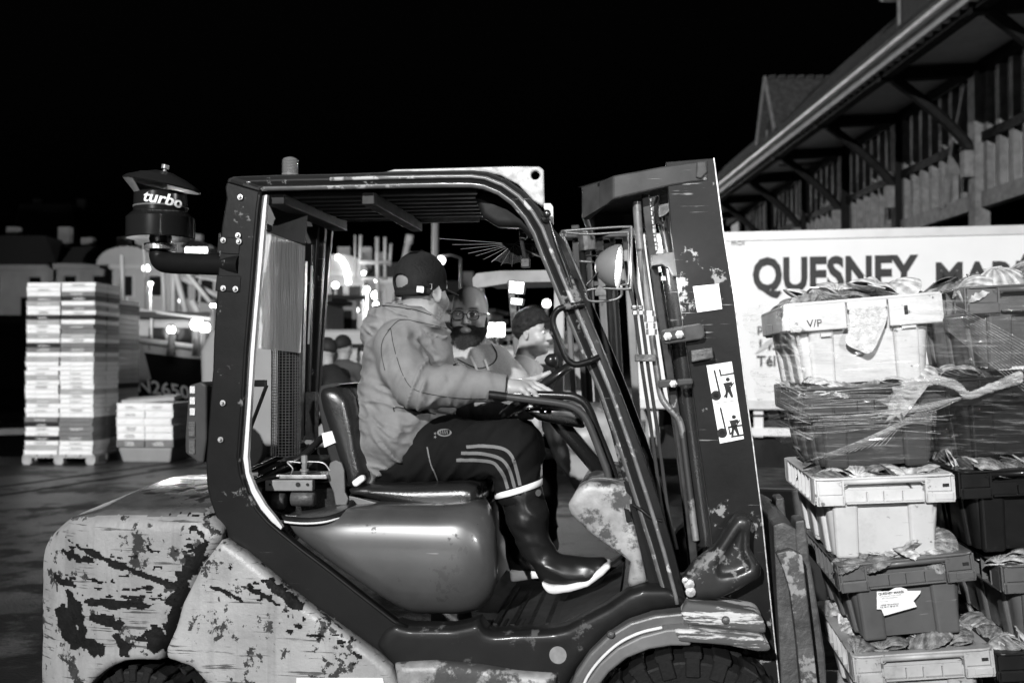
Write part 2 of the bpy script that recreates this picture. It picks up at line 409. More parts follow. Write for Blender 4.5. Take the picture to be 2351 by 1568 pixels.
cwt = bvh(cw)
def stuck(name, outlines, tree, m, parent, off=.0025, v_from=-.6, grid=.007):
    """thin flakes laid on a surface: points inside each outline are dropped onto it along v"""
    mb = MB()
    for ol in outlines:
        xs = [p[0] for p in ol]; zs = [p[1] for p in ol]
        nx = max(2, int((max(xs)-min(xs))/grid)+1); nz = max(2, int((max(zs)-min(zs))/grid)+1)
        X = np.linspace(min(xs), max(xs), nx); Z = np.linspace(min(zs), max(zs), nz); gx, gz = np.meshgrid(X, Z, indexing='ij')
        ins = poly2(gx.ravel(), gz.ravel(), ol)
        nz_ = vnoise(np.stack([gx.ravel(), gz.ravel()*1.6, gx.ravel()*0], 1).astype(np.float32), 45, 5)*.014+vnoise(np.stack([gx.ravel(), gz.ravel(), gx.ravel()*0], 1).astype(np.float32), 120, 6)*.008
        ok = (ins+nz_ < 0).reshape(nx, nz); idx = {}
        for i in range(nx):
            for j in range(nz):
                if ok[i, j]:
                    hit = tree.ray_cast(Vector((X[i], v_from, Z[j])), Vector((0, 1, 0)))
                    if hit[0] is not None: idx[i, j] = len(mb.v); mb.v.append(hit[0]+hit[1]*off if hit[1].y < 0 else hit[0]-hit[1]*off)
        for i in range(nx-1):
            for j in range(nz-1):
                k = [(i, j), (i+1, j), (i+1, j+1), (i, j+1)]
                if all(q in idx for q in k): mb.f.append(tuple(idx[q] for q in k))
    o = pydata(name, mb.v, mb.f, m, parent, True); return o
random.seed(3)
ols = []
for pxs, wd in strips:
    _, vs, _ = wear_strip(pxs, wd*1.15); ols.append([(p.x, p.z) for p in vs])
for pts, wd in [([(110, 1400), (140, 1450), (165, 1500)], .09), ([(150, 1470), (200, 1490), (230, 1505)], .05), ([(95, 1330), (120, 1345), (160, 1350)], .03), ([(240, 1370), (290, 1374), (370, 1366)], .012), ([(330, 1255), (345, 1268)], .02), ([(200, 1335), (235, 1340)], .012), ([(430, 1230), (440, 1215), (470, 1245)], .02), ([(345, 1184), (420, 1186), (520, 1190), (600, 1196)], .008), ([(210, 1360), (330, 1352), (355, 1345)], .012)]:
    _, vs, _ = wear_strip(pts, wd*1.1); ols.append([(p.x, p.z) for p in vs])
for k in range(60):
    px, py = random.uniform(110, 450), random.uniform(1230, 1500); a = random.uniform(4, 26); b_ = random.uniform(1.5, 6)
    c = L(px, py, -.07); ols.append([(c.x+a/700*math.cos(t), c.z+b_/700*math.sin(t)) for t in np.linspace(0, 6.28, 9)[:-1]])
tag(stuck('bare_patch', ols, cwt, bare, FK, grid=.004), kind='stuff')

# -- side panel in front of the counterweight
sp = poly([(508, 1238), (560, 1272), (640, 1340), (700, 1388), (790, 1453), (868, 1509), (898, 1535), (915, 1580), (925, 1700), (700, 1700), (560, 1680), (500, 1600), (440, 1532), (382, 1512), (380, 1490), (402, 1440), (418, 1385), (460, 1300)], -.05)
side = sdf('side_panel', lambda P: extr(P, sp, -.055, .02, .022)+.002*vnoise(P, 12, 9), (min(a for a, b in sp)-.03, -.09, min(b for a, b in sp)-.02), (max(a for a, b in sp)+.03, .05, max(b for a, b in sp)+.03), .0115, paintS, FK)
sidet = bvh(side)
ols = []
for pxs, wd in [([(560, 1350), (600, 1370), (640, 1392)], .02), ([(470, 1345), (530, 1370), (560, 1385)], .018), ([(690, 1360), (750, 1395), (830, 1440)], .012), ([(640, 1300), (700, 1345)], .02), ([(600, 1330), (640, 1365), (690, 1400)], .035), ([(800, 1500), (830, 1512)], .012)]:
    _, vs, _ = wear_strip(pxs, wd); ols.append([(p.x, p.z) for p in vs])
for k in range(46):
    t = random.random(); px, py = 530+t*260+random.gauss(0, 25), 1275+t*190+abs(random.gauss(0, 40)); a = random.uniform(3, 14); b_ = random.uniform(2, 7)
    c = L(px, py, -.06); ols.append([(c.x+a/700*math.cos(t2), c.z+b_/700*math.sin(t2)) for t2 in np.linspace(0, 6.28, 9)[:-1]])
tag(stuck('bare_patch', ols, sidet, bare, FK, grid=.0035), kind='stuff')
fpart('decal', sticker, MB().prism(poly([(680, 1556), (878, 1556), (890, 1600), (680, 1600)], -.06), -.0585, -.0575))
# -- rear wheel in its arch
def wheel(name, cpx, cpy, v0, v1, Rr, parent, blocks=26):
    c = L(cpx, cpy, (v0+v1)/2); c = Vector((c.x, (v0+v1)/2, c.z)); hw = (v1-v0)/2
    M = Matrix.Rotation(R(90), 4, 'X')
    ty = MB().lathe([(Rr*.55, -hw*.8), (Rr*.62, -hw), (Rr*.9, -hw), (Rr*.965, -hw*.75), (Rr*.965, hw*.75), (Rr*.9, hw), (Rr*.62, hw), (Rr*.55, hw*.8)], c, 40, M)
    for k in range(blocks):
        for s in (-1, 1):
            a = 2*math.pi*(k+(.5 if s > 0 else 0))/blocks
            T = Matrix.Translation(c) @ Matrix.Rotation(-a, 4, 'Y')
            ty.box((0, s*hw*.55, Rr*.97), (Rr*math.pi/blocks*.62, hw*.5, Rr*.035), T)
            ty.box((0, s*hw*1.0, Rr*.86), (Rr*math.pi/blocks*.5, hw*.06, Rr*.1), T)
    wroot = ty.build(name, rubber, parent, bevel=.004, seg=1)
    MB().lathe([(.001, -hw*.55), (Rr*.2, -hw*.6), (Rr*.28, -hw*.45), (Rr*.5, -hw*.5), (Rr*.57, -hw*.85), (Rr*.57, hw*.8), (.001, hw*.8)], c, 36, M).build('rim', scuffed, wroot, smooth=False)
    return wroot
rw = wheel('rear_wheel', 335, 1690, .02, .2, .235, FK); rw.location.z = .235-L(335, 1690, .11).z
front = L(1585, 1700, 0)
fw = wheel('front_wheel', 1588, 1711, -.12, .12, .315, FK, 22); fw.location.z = .315-L(1588, 1711, 0).z
wheel('front_wheel', 1588, 1711, .82, 1.02, .315, FK, 22).location = (0, 0, .315-L(1588, 1711, .92).z)

# -- overhead guard: two bent side frames
out_r = [(520, 418), (516, 430), (519, 455), (508, 520), (501, 600), (497, 680), (490, 780), (488, 850), (482, 920), (476, 1000), (472, 1060), (474, 1110), (482, 1150), (500, 1200), (525, 1240), (562, 1278), (632, 1332), (700, 1386), (790, 1452), (868, 1508), (905, 1532)]
in_r = [(596, 440), (594, 452), (590, 480), (583, 560), (577, 640), (570, 720), (563, 800), (560, 850), (556, 920), (551, 985), (546, 1050), (552, 1090), (565, 1130), (588, 1170), (612, 1198), (640, 1222), (690, 1262), (745, 1303), (830, 1370), (905, 1428), (935, 1442)]
out_t = [(520, 418), (523, 410), (535, 405), (640, 401), (760, 399), (900, 394), (1010, 392), (1085, 391), (1120, 395), (1165, 412), (1205, 440), (1240, 478), (1262, 512), (1282, 560), (1310, 628), (1350, 720), (1380, 790), (1430, 915), (1480, 1050), (1520, 1170), (1550, 1275), (1574, 1370), (1577, 1385)]
in_t = [(596, 440), (598, 433), (605, 430), (680, 429), (760, 427), (900, 424), (1010, 422), (1080, 422), (1110, 426), (1145, 440), (1178, 464), (1208, 500), (1228, 535), (1245, 580), (1272, 645), (1310, 735), (1340, 805), (1380, 895), (1420, 1010), (1465, 1150), (1500, 1260), (1528, 1360), (1532, 1385)]
def ribbon(name, a, b, v0, v1, m, parent=FK, vp=None, ridge=0, bevel=.006):
    vp = v0 if vp is None else vp
    A = [L2(x, y, vp) for x, y in a]; B = [L2(x, y, vp) for x, y in b]; mb = MB(); n = len(A)
    cols = [(0, 0), (.10, 0), (.5, ridge), (.9, 0), (1, 0)] if ridge else [(0, 0), (1, 0)]; K = len(cols)
    vs = []
    for i in range(n):
        for t, dv in cols: vs.append((A[i][0]*(1-t)+B[i][0]*t, v0-dv, A[i][1]*(1-t)+B[i][1]*t))
    for i in range(n):
        for t, dv in ((0, 0), (1, 0)): vs.append((A[i][0]*(1-t)+B[i][0]*t, v1, A[i][1]*(1-t)+B[i][1]*t))
    fs = []
    for i in range(n-1):
        for c in range(K-1): fs.append((i*K+c, i*K+c+1, (i+1)*K+c+1, (i+1)*K+c))
        o = n*K; fs.append((o+i*2, o+i*2+2, o+i*2+3, o+i*2+1)); fs.append((i*K, (i+1)*K, o+i*2+2, o+i*2)); fs.append((i*K+K-1, o+i*2+1, o+i*2+3, (i+1)*K+K-1))
    o = n*K; fs.append(tuple(range(K))[::-1]+(o, o+1)); e = (n-1)*K; fs.append(tuple(range(e, e+K))+(o+2*n-1, o+2*n-2))
    mb.add(vs, fs); ob = mb.build(name, m, parent, bevel=bevel, seg=3); return ob
def guard_side(v0, v1, near):
    vp = 0
    ribbon('guard_rear_post', out_r, in_r, v0, v1, paintD, vp=vp)
    ribbon('guard_front_rail', out_t, in_t, v0, v1, paintD, vp=vp, ridge=.006)
    # rolled lips: an inner tube along the opening and a seam line
    ptsL = [Vector((*L2(x, y, 0), 0)) for x, y in in_t[1:]]
    MB().tube([Vector((p.x, v0+.012, p.y)) for p in ptsL], .0115, 10).build('guard_lip', mat('lip_paint', .085, .33, var=.3, vs=14, chips=(.3, 30, 1.08, .05), coat=.2), FK, True)
    ptsR = [Vector((L2(x, y, 0)[0], v0+.006, L2(x, y, 0)[1])) for x, y in in_r]
    MB().tube(ptsR, .008, 8).build('guard_lip', paintD, FK, True)
guard_side(0.0, .055, True); guard_side(.745, .80, False)
mid = [((a[0]+b[0])/2, (a[1]+b[1])/2) for a, b in zip(out_t, in_t)]
MB().tube([Vector((L2(x, y, 0)[0], -.008, L2(x, y, 0)[1])) for x, y in mid[4:]], .007, 8).build('guard_ridge', mat('ridge_paint', .12, .3, var=.3, vs=20, chips=(.4, 30, 1.02, .06)), FK, True)
# white sealing strip inside the near rear post
wa = [(597, 447), (592, 500), (585, 580), (578, 660), (571, 740), (564, 820), (559, 900), (553, 980), (548, 1050), (553, 1095), (567, 1135), (590, 1175), (615, 1203), (636, 1222)]
wb = [(608, 445), (604, 500), (597, 580), (590, 660), (583, 740), (577, 820), (572, 900), (567, 980), (563, 1050), (567, 1088), (582, 1125), (604, 1162), (627, 1190), (643, 1212)]
ribbon('seal_strip', wa, wb, .02, .04, white, vp=.0, bevel=.001)
# bolts on the rear post
for x, y in [(552, 453), (547, 541), (549, 555), (513, 552), (541, 664), (513, 662), (512, 925), (507, 1009)]:
    c = L(x, y, -.004); M = Matrix.Rotation(R(90), 4, 'X')
    MB().lathe([(.0001, .0), (.0095, .0), (.0095, .004), (.0001, .0041)], c, 16, M).lathe([(.0062, .003), (.0062, .010), (.0045, .012), (.0001, .012)], c, 6, M).build('bolt', boltm, FK)
pprism('clamp_plate', [(500, 545), (552, 545), (548, 585), (497, 582)], -.003, .06, paintD, FK, .003)
pprism('clamp_plate', [(497, 632), (553, 634), (550, 672), (493, 668)], -.003, .06, paintD, FK, .003)
# roof
def roofline(n=14):
    pts = [(535, 405), (640, 401), (760, 399), (900, 394), (1010, 392), (1085, 391), (1120, 395), (1165, 412)]
    return [L2(x, y+9, 0) for x, y in pts]
rl = roofline(); mb = MB()
mb.prism(rl+[(a, b-.022) for a, b in rl[::-1]], .05, .75); mb.build('roof_panel', mat('roof_dark', .015, .6, var=.3, grime=.4, spec=.2), FK)
for k in range(7):
    vv = .12+k*.085; a = rl[1]; b_ = rl[5]
    MB().box(((a[0]+b_[0])/2, vv, b_[1]-.034), ((b_[0]-a[0])/2, .022, .010)).build('roof_rib', mat('roof_dark2', .05, .5, var=.5, grime=.6), FK, bevel=.006)
for (x0, x1) in ((596, 640), (820, 850)):
    p = L(x0, 436, 0); q = L(x1, 436, 0); MB().box(((p.x+q.x)/2, .4, p.z-.02), ((q.x-p.x)/2, .35, .022)).build('roof_crossbar', mat('roof_dark', .03, .55), FK, bevel=.004)
p = L(1005, 512, .74); MB().box((p.x, .735, p.z+.012), (.17, .006, .012)).build('roof_edge_trim', rawst, FK)
# light plates with lifting eyes standing on the rail
lp = poly([(880, 396), (905, 389), (1160, 382), (1238, 382), (1248, 390), (1250, 466), (1246, 475), (1225, 462), (1190, 425), (1150, 404), (1110, 396)], .03)
hc = L2(1229, 403, .03)
def plate_fn(P):
    d = extr(P, lp, .028, .046, .003); return smax(d, -cap(P, (hc[0], -.1, hc[1]), (hc[0], .2, hc[1]), .0135), .002)
sdf('lifting_plate', plate_fn, (lp[0][0]-.02, .02, min(b for a, b in lp)-.02), (max(a for a, b in lp)+.02, .055, max(b for a, b in lp)+.02), .0045, mat('zinc_plate', .3, .5, .2, var=.4, vs=16, grime=.5), FK)
lp2 = poly([(1250, 470), (1266, 470), (1272, 478), (1273, 520), (1262, 505), (1250, 480)], .06)
MB().prism(lp2, .03, .04).build('mounting_lug', rawst, FK, bevel=.002)
MB().lathe([(.001, 0), (.012, 0), (.012, .02), (.001, .02)], L(1257, 492, -.005), 16, Matrix.Rotation(R(90), 4, 'X')).build('lamp_knob', blackp, FK, True)
MB().lathe([(.001, 0), (.013, 0), (.013, .006), (.001, .009)], L(1252, 503, -.008), 18, Matrix.Rotation(R(90), 4, 'X') @ Matrix.Rotation(.5, 4, 'Y')).build('round_plug', paintD, FK)
# beacon
c = L(666, 401, .12); c.z -= .01
prof = [(.029, 0), (.029, .012)]
for k in range(9): prof += [(.0265, .014+k*.0052), (.0282, .0166+k*.0052)]
prof += [(.024, .064), (.015, .069), (.0001, .070)]
bc = MB().lathe(prof, c, 28).build('beacon', mat('beacon_lens', .35, .1, trans=.6, spec=.9, coat=1), FK)
MB().lathe([(.012, .01), (.012, .04), (.006, .055), (.0001, .056)], c, 14).build('bulb_reflector', mat('chrome', .7, .15, 1), bc)

# -- rear inner structure: far post panel, mesh guard, ribbed window
pprism('rear_panel', [(612, 448), (706, 478), (700, 560), (606, 540)], .30, .31, mat('rear_panel', .07, .6, var=.3, grime=.5), FK, .002, vp=.3)
for x0, x1, v in ((690, 722, .62), (722, 738, .66)):
    MB().prism(poly([(x0+8, 520), (x1+8, 520), (x1-14, 905), (x0-14, 905)], v), v, v+.03).build('rear_window_post', paintD, FK, bevel=.003)
MB().bar(L(604, 518, .25), L(700, 562, .6), .018, .02).build('window_bar', dirty, FK)
def mesh_cyl(c, r, z0, z1, name, n=26, pitch=.0105, parent=FK):
    mb = MB(); k = 0; z = z0
    while z < z1:
        pts = [Vector((c[0]+r*math.cos(a), c[1]+r*math.sin(a), z)) for a in np.linspace(0, 2*math.pi, n+1)[:-1]]
        mb.tube(pts, .0013, 3, closed=True); z += pitch
    for a in np.linspace(0, 2*math.pi, n+1)[:-1]:
        mb.bar((c[0]+r*math.cos(a), c[1]+r*math.sin(a), z0), (c[0]+r*math.cos(a), c[1]+r*math.sin(a), z1), .0022)
    return tag(mb.build(name, mat('mesh_wire', .22, .5, .2), parent), kind='stuff')
c = L(652, 780, .34); mesh_cyl((c.x, .36), .052, L(652, 1045, .36).z, L(652, 560, .36).z, 'wire_mesh')
MB().lathe([(.03, L(652, 1045, .36).z), (.03, L(652, 560, .36).z), (.001, L(652, 559, .36).z)], (c.x, .36, 0), 16).build('exhaust_pipe', mat('sooty', .03, .6, .3, grime=.5), FK, True)
win = mat('scuffed_window', .6, .45, alpha=.8, trans=.45, var=.35, vs=14, bump=1, bs=160, aniso=(1, 1, .06), spec=.7)
pprism('scratched_window', [(606, 530), (700, 565), (690, 810), (592, 800)], .29, .293, win, FK, 0, vp=.29)
MB().bar(L(700, 600, .5), L(690, 1010, .5), .012, .03).build('door_rail', steel, FK)
MB().bar(L(712, 560, .6), L(700, 1000, .6), .03, .03).build('rear_inner_post', paintD, FK, bevel=.004)
MB().bar(L(716, 610, .585), L(708, 790, .585), .007, .004).build('light_strip', white, FK)
MB().box(L(598, 880, .2), (.022, .01, .012)).build('stay_clamp', dirty, FK, bevel=.003)
MB().bar(L(612, 885, .2), L(565, 1010, .2), .022, .006).build('window_stay', dirty, FK)

# -- air pre-cleaner on its pipe
pc = L(369, 520, .10); pz = lambda y: L(369, y, .10).z; cx_, cy_ = pc.x, .10
gl = mat('precleaner_black', .012, .16, coat=.5)
dpx = 1/((L(469, 520, .1)-L(369, 520, .1)).x/100)   # px per metre there
rr = lambda px: px/dpx
bowl = MB().lathe([(rr(20), pz(566)), (rr(24), pz(548)), (rr(70), pz(549)), (rr(72), pz(547)), (rr(72), pz(502)), (rr(66), pz(495)), (rr(57), pz(487)), (rr(56), pz(447)), (rr(50), pz(443)), (.001, pz(442))], (cx_, cy_, 0), 48).build('precleaner_bowl', gl, FK); autosmooth(bowl, 30)
MB().lathe([(rr(57.5), pz(479)), (rr(57.5), pz(475))], (cx_, cy_, 0), 40).build('bowl_rim', mat('rimline', .12, .3), bowl, True)
MB().lathe([(rr(24), pz(574)), (rr(35), pz(574)), (rr(35), pz(561)), (rr(24), pz(560))], (cx_, cy_, 0), 32).build('hose_clamp', mat('bright_steel', .55, .28, .85, var=.3, vs=30), FK)
T = Matrix.Translation((cx_+rr(2), cy_, pz(425))) @ Matrix.Rotation(R(11), 4, 'Y')
lid = MB().lathe([(rr(80), -.004), (rr(82), 0), (rr(74), .012), (rr(52), .028), (rr(50), .031), (rr(38), .036), (rr(20), .046), (.001, .048)], (0, 0, 0), 48)
lid.v = [T @ a for a in lid.v]; lid = autosmooth(lid.build('precleaner_lid', mat('lid_black', .012, .4, spec=.2), FK), 25)
kb = MB().lathe([(.006, .045), (.006, .058), (.013, .058), (.013, .071), (.001, .072)], (0, 0, 0), 20); kb.v = [T @ a for a in kb.v]; kb.build('wing_knob', mat('knurled', .25, .4, .5), FK)
mb = MB()
for k in range(15):
    t = k/14; pts = [T @ Vector((rr(80-34*t)*math.cos(a), rr(80-34*t)*math.sin(a), -.002-.05*t)) for a in np.linspace(R(110), R(250), 14)]
    if k < 14: mb.tube(pts, .0016, 4)
for a in np.linspace(R(110), R(250), 26): mb.bar(T @ Vector((rr(80)*math.cos(a), rr(80)*math.sin(a), -.002)), T @ Vector((rr(46)*math.cos(a), rr(46)*math.sin(a), -.052)), .0018)
tag(mb.build('intake_screen', mat('screen', .25, .5, .5), FK), kind='stuff')
pipe = [L(369, 575, .10), L(368, 588, .10), L(374, 600, .095), L(395, 604, .085), L(450, 606, .06), L(556, 609, .02)]
autosmooth(MB().tube(curve_pts(pipe, 6), rr(23), 24).build('intake_pipe', paintD, FK))
M = Matrix.Translation((0, 0, 0))
t = text('lettering', 'turbo', .066, mat('print_white', .8, .4), FK, Matrix.Identity(4), .0005, .0016, .28)
for v_ in t.data.vertices:                    # bent round the bowl
    x, y = v_.co.x, v_.co.y; a = -math.pi/2+R(-12)+x/rr(58)*.92; v_.co = (cx_+(rr(57)+.0012+v_.co.z)*math.cos(a), cy_+(rr(57)+.0012)*math.sin(a), pz(470)+y*.82-x*.13)

# -- tail lamp cluster on the rear post
tl = pprism('tail_light', [(433, 884), (462, 876), (474, 884), (474, 1010), (467, 1063), (456, 1063), (424, 1040), (424, 1000)], -.01, .09, mat('lamp_housing', .045, .45, var=.3, grime=.4), FK, .008, 3)
lensw = mat('clear_lens', .6, .2, coat=.4, bump=.5, bs=200); lensr = mat('red_lens', .09, .25, coat=.5, bump=.8, bs=150, aniso=(.2, 1, 1.5))
for y in (895, 920, 945): MB().box(L(442, y, -.011), (.0095, .003, .0125)).build('marker_lens', lensw, tl, bevel=.002)
for y in (985, 1025): MB().box(L(441, y, -.011), (.012, .004, .026)).build('stop_lens', lensr, tl, bevel=.004, seg=3)

# -- engine hood (sculpted), seat pan area
hd = poly([(610, 1195), (660, 1190), (760, 1172), (870, 1165), (1000, 1165), (1080, 1160), (1118, 1180), (1138, 1225), (1148, 1300), (1146, 1345), (1125, 1385), (1090, 1418), (1040, 1428), (935, 1428), (905, 1410), (830, 1350), (745, 1290), (690, 1250), (640, 1215)], .06)
def hood_fn(P):
    d = extr(P, hd, .035, .80, .07)
    x = P[:, 0]; y = P[:, 1]; z = P[:, 2]
    fr = .03+2.3*np.clip(z-hz+.13, -.3, .3)**2+2.2*np.maximum(x-hxr, 0)**2+.8*np.maximum(hxl-x, 0)**2-y      # a bulging flank
    d = smax(d, fr*.85, .05); d = smax(d, x-(hxe-.34*np.maximum(y-.12, 0)), .05)
    return d+.0015*vnoise(P, 6, 2)
hz = L(900, 1190, .06).z; hxe = L(1146, 1300, .06).x; hxr = L(1030, 1300, .05).x; hxl = L(800, 1300, .05).x
hood = sdf('engine_hood', hood_fn, (min(a for a, b in hd)-.05, 0, min(b for a, b in hd)-.05), (max(a for a, b in hd)+.05, .85, max(b for a, b in hd)+.1), .0125, paintH, FK)
pprism('hood_seam', [(612, 1194), (700, 1196), (860, 1186), (1000, 1182), (1100, 1200), (1100, 1204), (1000, 1187), (860, 1191), (700, 1201), (612, 1199)], .08, .12, mat('dull_seam', .03, .6), FK, 0, vp=.1)
# round trim of the engine opening
ringp = [L(x, y, v) for x, y, v in [(612, 1130, .25), (610, 1165, .18), (640, 1188, .1), (700, 1196, .06), (760, 1190, .07), (805, 1168, .14), (806, 1140, .25)]]
MB().tube(curve_pts(ringp, 6), .012, 10).build('edge_trim', rubber, FK, True)
MB().tube(curve_pts([p+Vector((0, -.012, -.006)) for p in ringp], 6), .004, 6).build('edge_bead', white, FK, True)
# machinery behind the seat
def mbox(name, x0, y0, x1, y1, v0, v1, m, b=.003): return MB().prism(poly([(x0, y0), (x1, y0), (x1, y1), (x0, y1)], v0), v0, v1).build(name, m, FK, bevel=b)
hp_m = mat('bracket_steel', .22, .5, .2, var=.3, grime=.4)
br = mbox('hinge_bracket', 608, 1102, 717, 1127, .16, .19, hp_m)
for x, r_ in ((620, .004), (684, .008), (706, .005)): MB().lathe([(.0001, 0), (r_, 0), (r_, .002), (.0001, .0021)], L(x, 1112, .157), 14, Matrix.Rotation(R(90), 4, 'X')).build('bolt_hole', ink, br)
mbox('hinge_bracket', 640, 1090, 750, 1100, .17, .3, steel)
for z, x0, x1, r_ in ((1143, 672, 726, .028), (1150, 628, 655, .03)):
    MB().lathe([(.001, 0), (r_, .0), (r_, (x1-x0)/690), (r_*.7, (x1-x0)/690+.005), (.001, (x1-x0)/690+.006)], L(x0, z, .2), 18, Matrix.Rotation(R(90), 4, 'Y')).build('starter_housing', dirty, FK, True)
mbox('engine_block', 600, 1120, 780, 1185, .26, .6, mat('engine_black', .012, .6, bump=.8, bs=25, var=.6), .01)
mbox('engine_block', 590, 1060, 730, 1100, .4, .7, mat('engine_black', .012, .6), .01)
for pts, r_, m in ([[(560, 1085, .3), (620, 1060, .35), (700, 1020, .45)], .009, blackp], [[(590, 1105, .25), (690, 1050, .3), (740, 1005, .4)], .013, blackp], [[(575, 1110, .2), (640, 1092, .2), (730, 1096, .2)], .007, steel],
                   [[(700, 1062, .2), (695, 1060, .2), (740, 1062, .2), (758, 1080, .2)], .003, steel], [[(668, 1090, .18), (672, 1075, .18), (660, 1060, .18), (690, 1062, .18)], .0035, steel], [[(600, 1140, .16), (640, 1180, .14), (720, 1185, .14)], .006, blackp]):
    ptube('hydraulic_hose', pts, r_, m, FK)
MB().lathe([(.011, 0), (.011, .02), (.016, .02), (.016, .026), (.009, .03), (.012, .05), (.012, .075), (.001, .078)], L(699, 1095, .2), 12).build('filler_cap', hp_m, FK)
mbox('frame_member', 700, 900, 722, 1010, .55, .6, dirty)

# -- seat
bk = poly([(742, 886), (770, 880), (795, 890), (812, 912), (826, 970), (836, 1030), (848, 1085), (842, 1108), (815, 1122), (800, 1115), (785, 1070), (762, 1000), (742, 940), (735, 905)], .26)
def back_fn(P):
    d = extr(P, bk, .21, .67, .05); g = np.abs(P[:, 1]-.30); g2 = np.abs(P[:, 1]-.58)
    return d+.008*np.exp(-(g/.008)**2)+.008*np.exp(-(g2/.008)**2)
sb = sdf('seat_back', back_fn, (min(a for a, b in bk)-.02, .18, min(b for a, b in bk)-.02), (max(a for a, b in bk)+.02, .7, max(b for a, b in bk)+.02), .009, vinyl, FK)
pprism('seat_shell', [(734, 886), (750, 881), (790, 882), (770, 890), (748, 900), (752, 950), (775, 1010), (792, 1065), (803, 1118), (780, 1120), (752, 1040), (735, 960), (728, 915)], .23, .66, mat('seat_shell', .02, .5, var=.3, grime=.4), FK, .006)
MB().prism(poly([(738, 995), (768, 988), (774, 1014), (744, 1027)], .22), .222, .228).build('seat_label', sticker, FK)
cu_ = poly([(800, 1122), (830, 1112), (950, 1112), (1070, 1108), (1095, 1115), (1102, 1140), (1094, 1168), (1070, 1180), (1000, 1178), (920, 1160), (850, 1142), (808, 1136)], .22)
sdf('seat_cushion', lambda P: extr(P, cu_, .18, .69, .042)+.004*np.exp(-(np.abs(P[:, 1]-.28)/.008)**2), (min(a for a, b in cu_)-.02, .15, min(b for a, b in cu_)-.02), (max(a for a, b in cu_)+.02, .72, max(b for a, b in cu_)+.03), .009, vinyl, FK)
pprism('seat_pan', [(830, 1146), (900, 1160), (1000, 1182), (1070, 1186), (1095, 1176), (1098, 1182), (1070, 1193), (990, 1190), (890, 1170), (825, 1155)], .2, .66, dirty, FK, .003)
pprism('recliner', [(752, 1080), (757, 1062), (770, 1056), (784, 1062), (790, 1080), (792, 1130), (800, 1145), (795, 1160), (770, 1160), (765, 1130), (752, 1100)], .2, .215, mat('grey_bracket', .12, .5, .2, var=.3, grime=.5), FK, .004)
pprism('seat_bracket', [(800, 1138), (820, 1142), (868, 1155), (866, 1164), (840, 1166), (802, 1152)], .19, .2, mat('grey_bracket', .12, .5), FK, .003)
pprism('belt_buckle', [(806, 1106), (828, 1090), (836, 1093), (838, 1102), (818, 1118), (810, 1116)], .165, .19, white, FK, .006)

# -- floor, sill and steps
mat_d = mat('sill_paint', .011, .42, var=.35, vs=6, chips=(.07, 20, 1.1, .05), coat=.05, grime=.3, spec=.11)
sill = [(880, 1445), (905, 1428), (940, 1438), (1040, 1438), (1085, 1428), (1098, 1420), (1115, 1446), (1130, 1452), (1270, 1445), (1300, 1438), (1390, 1392), (1440, 1358), (1475, 1345), (1540, 1345), (1578, 1372), (1580, 1392), (1500, 1402), (1440, 1425), (1385, 1470), (1330, 1528), (1305, 1570), (1280, 1640), (1270, 1700), (930, 1700), (915, 1560), (900, 1532), (880, 1505), (860, 1480)]
sl = poly(sill, 0)
sdf('chassis_sill', lambda P: extr(P, sl, -.012, .10, .028)+.0015*vnoise(P, 9, 4), (min(a for a, b in sl)-.03, -.04, min(b for a, b in sl)-.02), (max(a for a, b in sl)+.03, .14, max(b for a, b in sl)+.03), .011, mat_d, FK)
ls = poly([(905, 1520), (1000, 1515), (1100, 1524), (1180, 1538), (1280, 1545), (1275, 1700), (930, 1700)], -.02)
sdf('lower_step', lambda P: extr(P, ls, -.045, .05, .03)+.003*vnoise(P, 9, 8), (min(a for a, b in ls)-.03, -.07, min(b for a, b in ls)-.02), (max(a for a, b in ls)+.03, .08, max(b for a, b in ls)+.03), .012, scuffed, FK)
fl = MB().prism(poly([(1080, 1425), (1118, 1448), (1275, 1440), (1390, 1390), (1420, 1380), (1420, 1420), (1280, 1500), (1080, 1500)], .05), .08, .86).build('floor_plate', mat('floor_plate', .03, .55, var=.4, grime=.6), FK)
for k, (xa, ya, xb, yb) in enumerate([(1135, 1440, 1165, 1360), (1175, 1442, 1205, 1362), (1215, 1443, 1245, 1364), (1255, 1440, 1285, 1366)]):
    p = L(xa, ya, .085); MB().box((p.x, .38, p.z+.004), (.009, .28, .006)).build('mat_rib', rubber, FK, bevel=.003)
for k in range(9):
    p = L(1140+k*15, 1446, .085); MB().box((p.x, .14, p.z+.006), (.005, .05, .006)).build('tread_lug', rubber, FK)
MB().lathe([(.0001, 0), (.0275, 0), (.0275, .0015), (.0001, .002)], L(1281, 1503, -.0135), 30, Matrix.Rotation(R(90), 4, 'X')).build('round_decal', mat('dusty_reflector', .2, .6, var=.2, vs=40), FK)
# pedals
for x, y, v in ((1390, 1305, .5), (1360, 1325, .66)): MB().prism(poly([(x-20, y+18), (x+40, y-25), (x+46, y-18), (x-14, y+26)], v), v, v+.08).build('pedal', rubber, FK, bevel=.003)
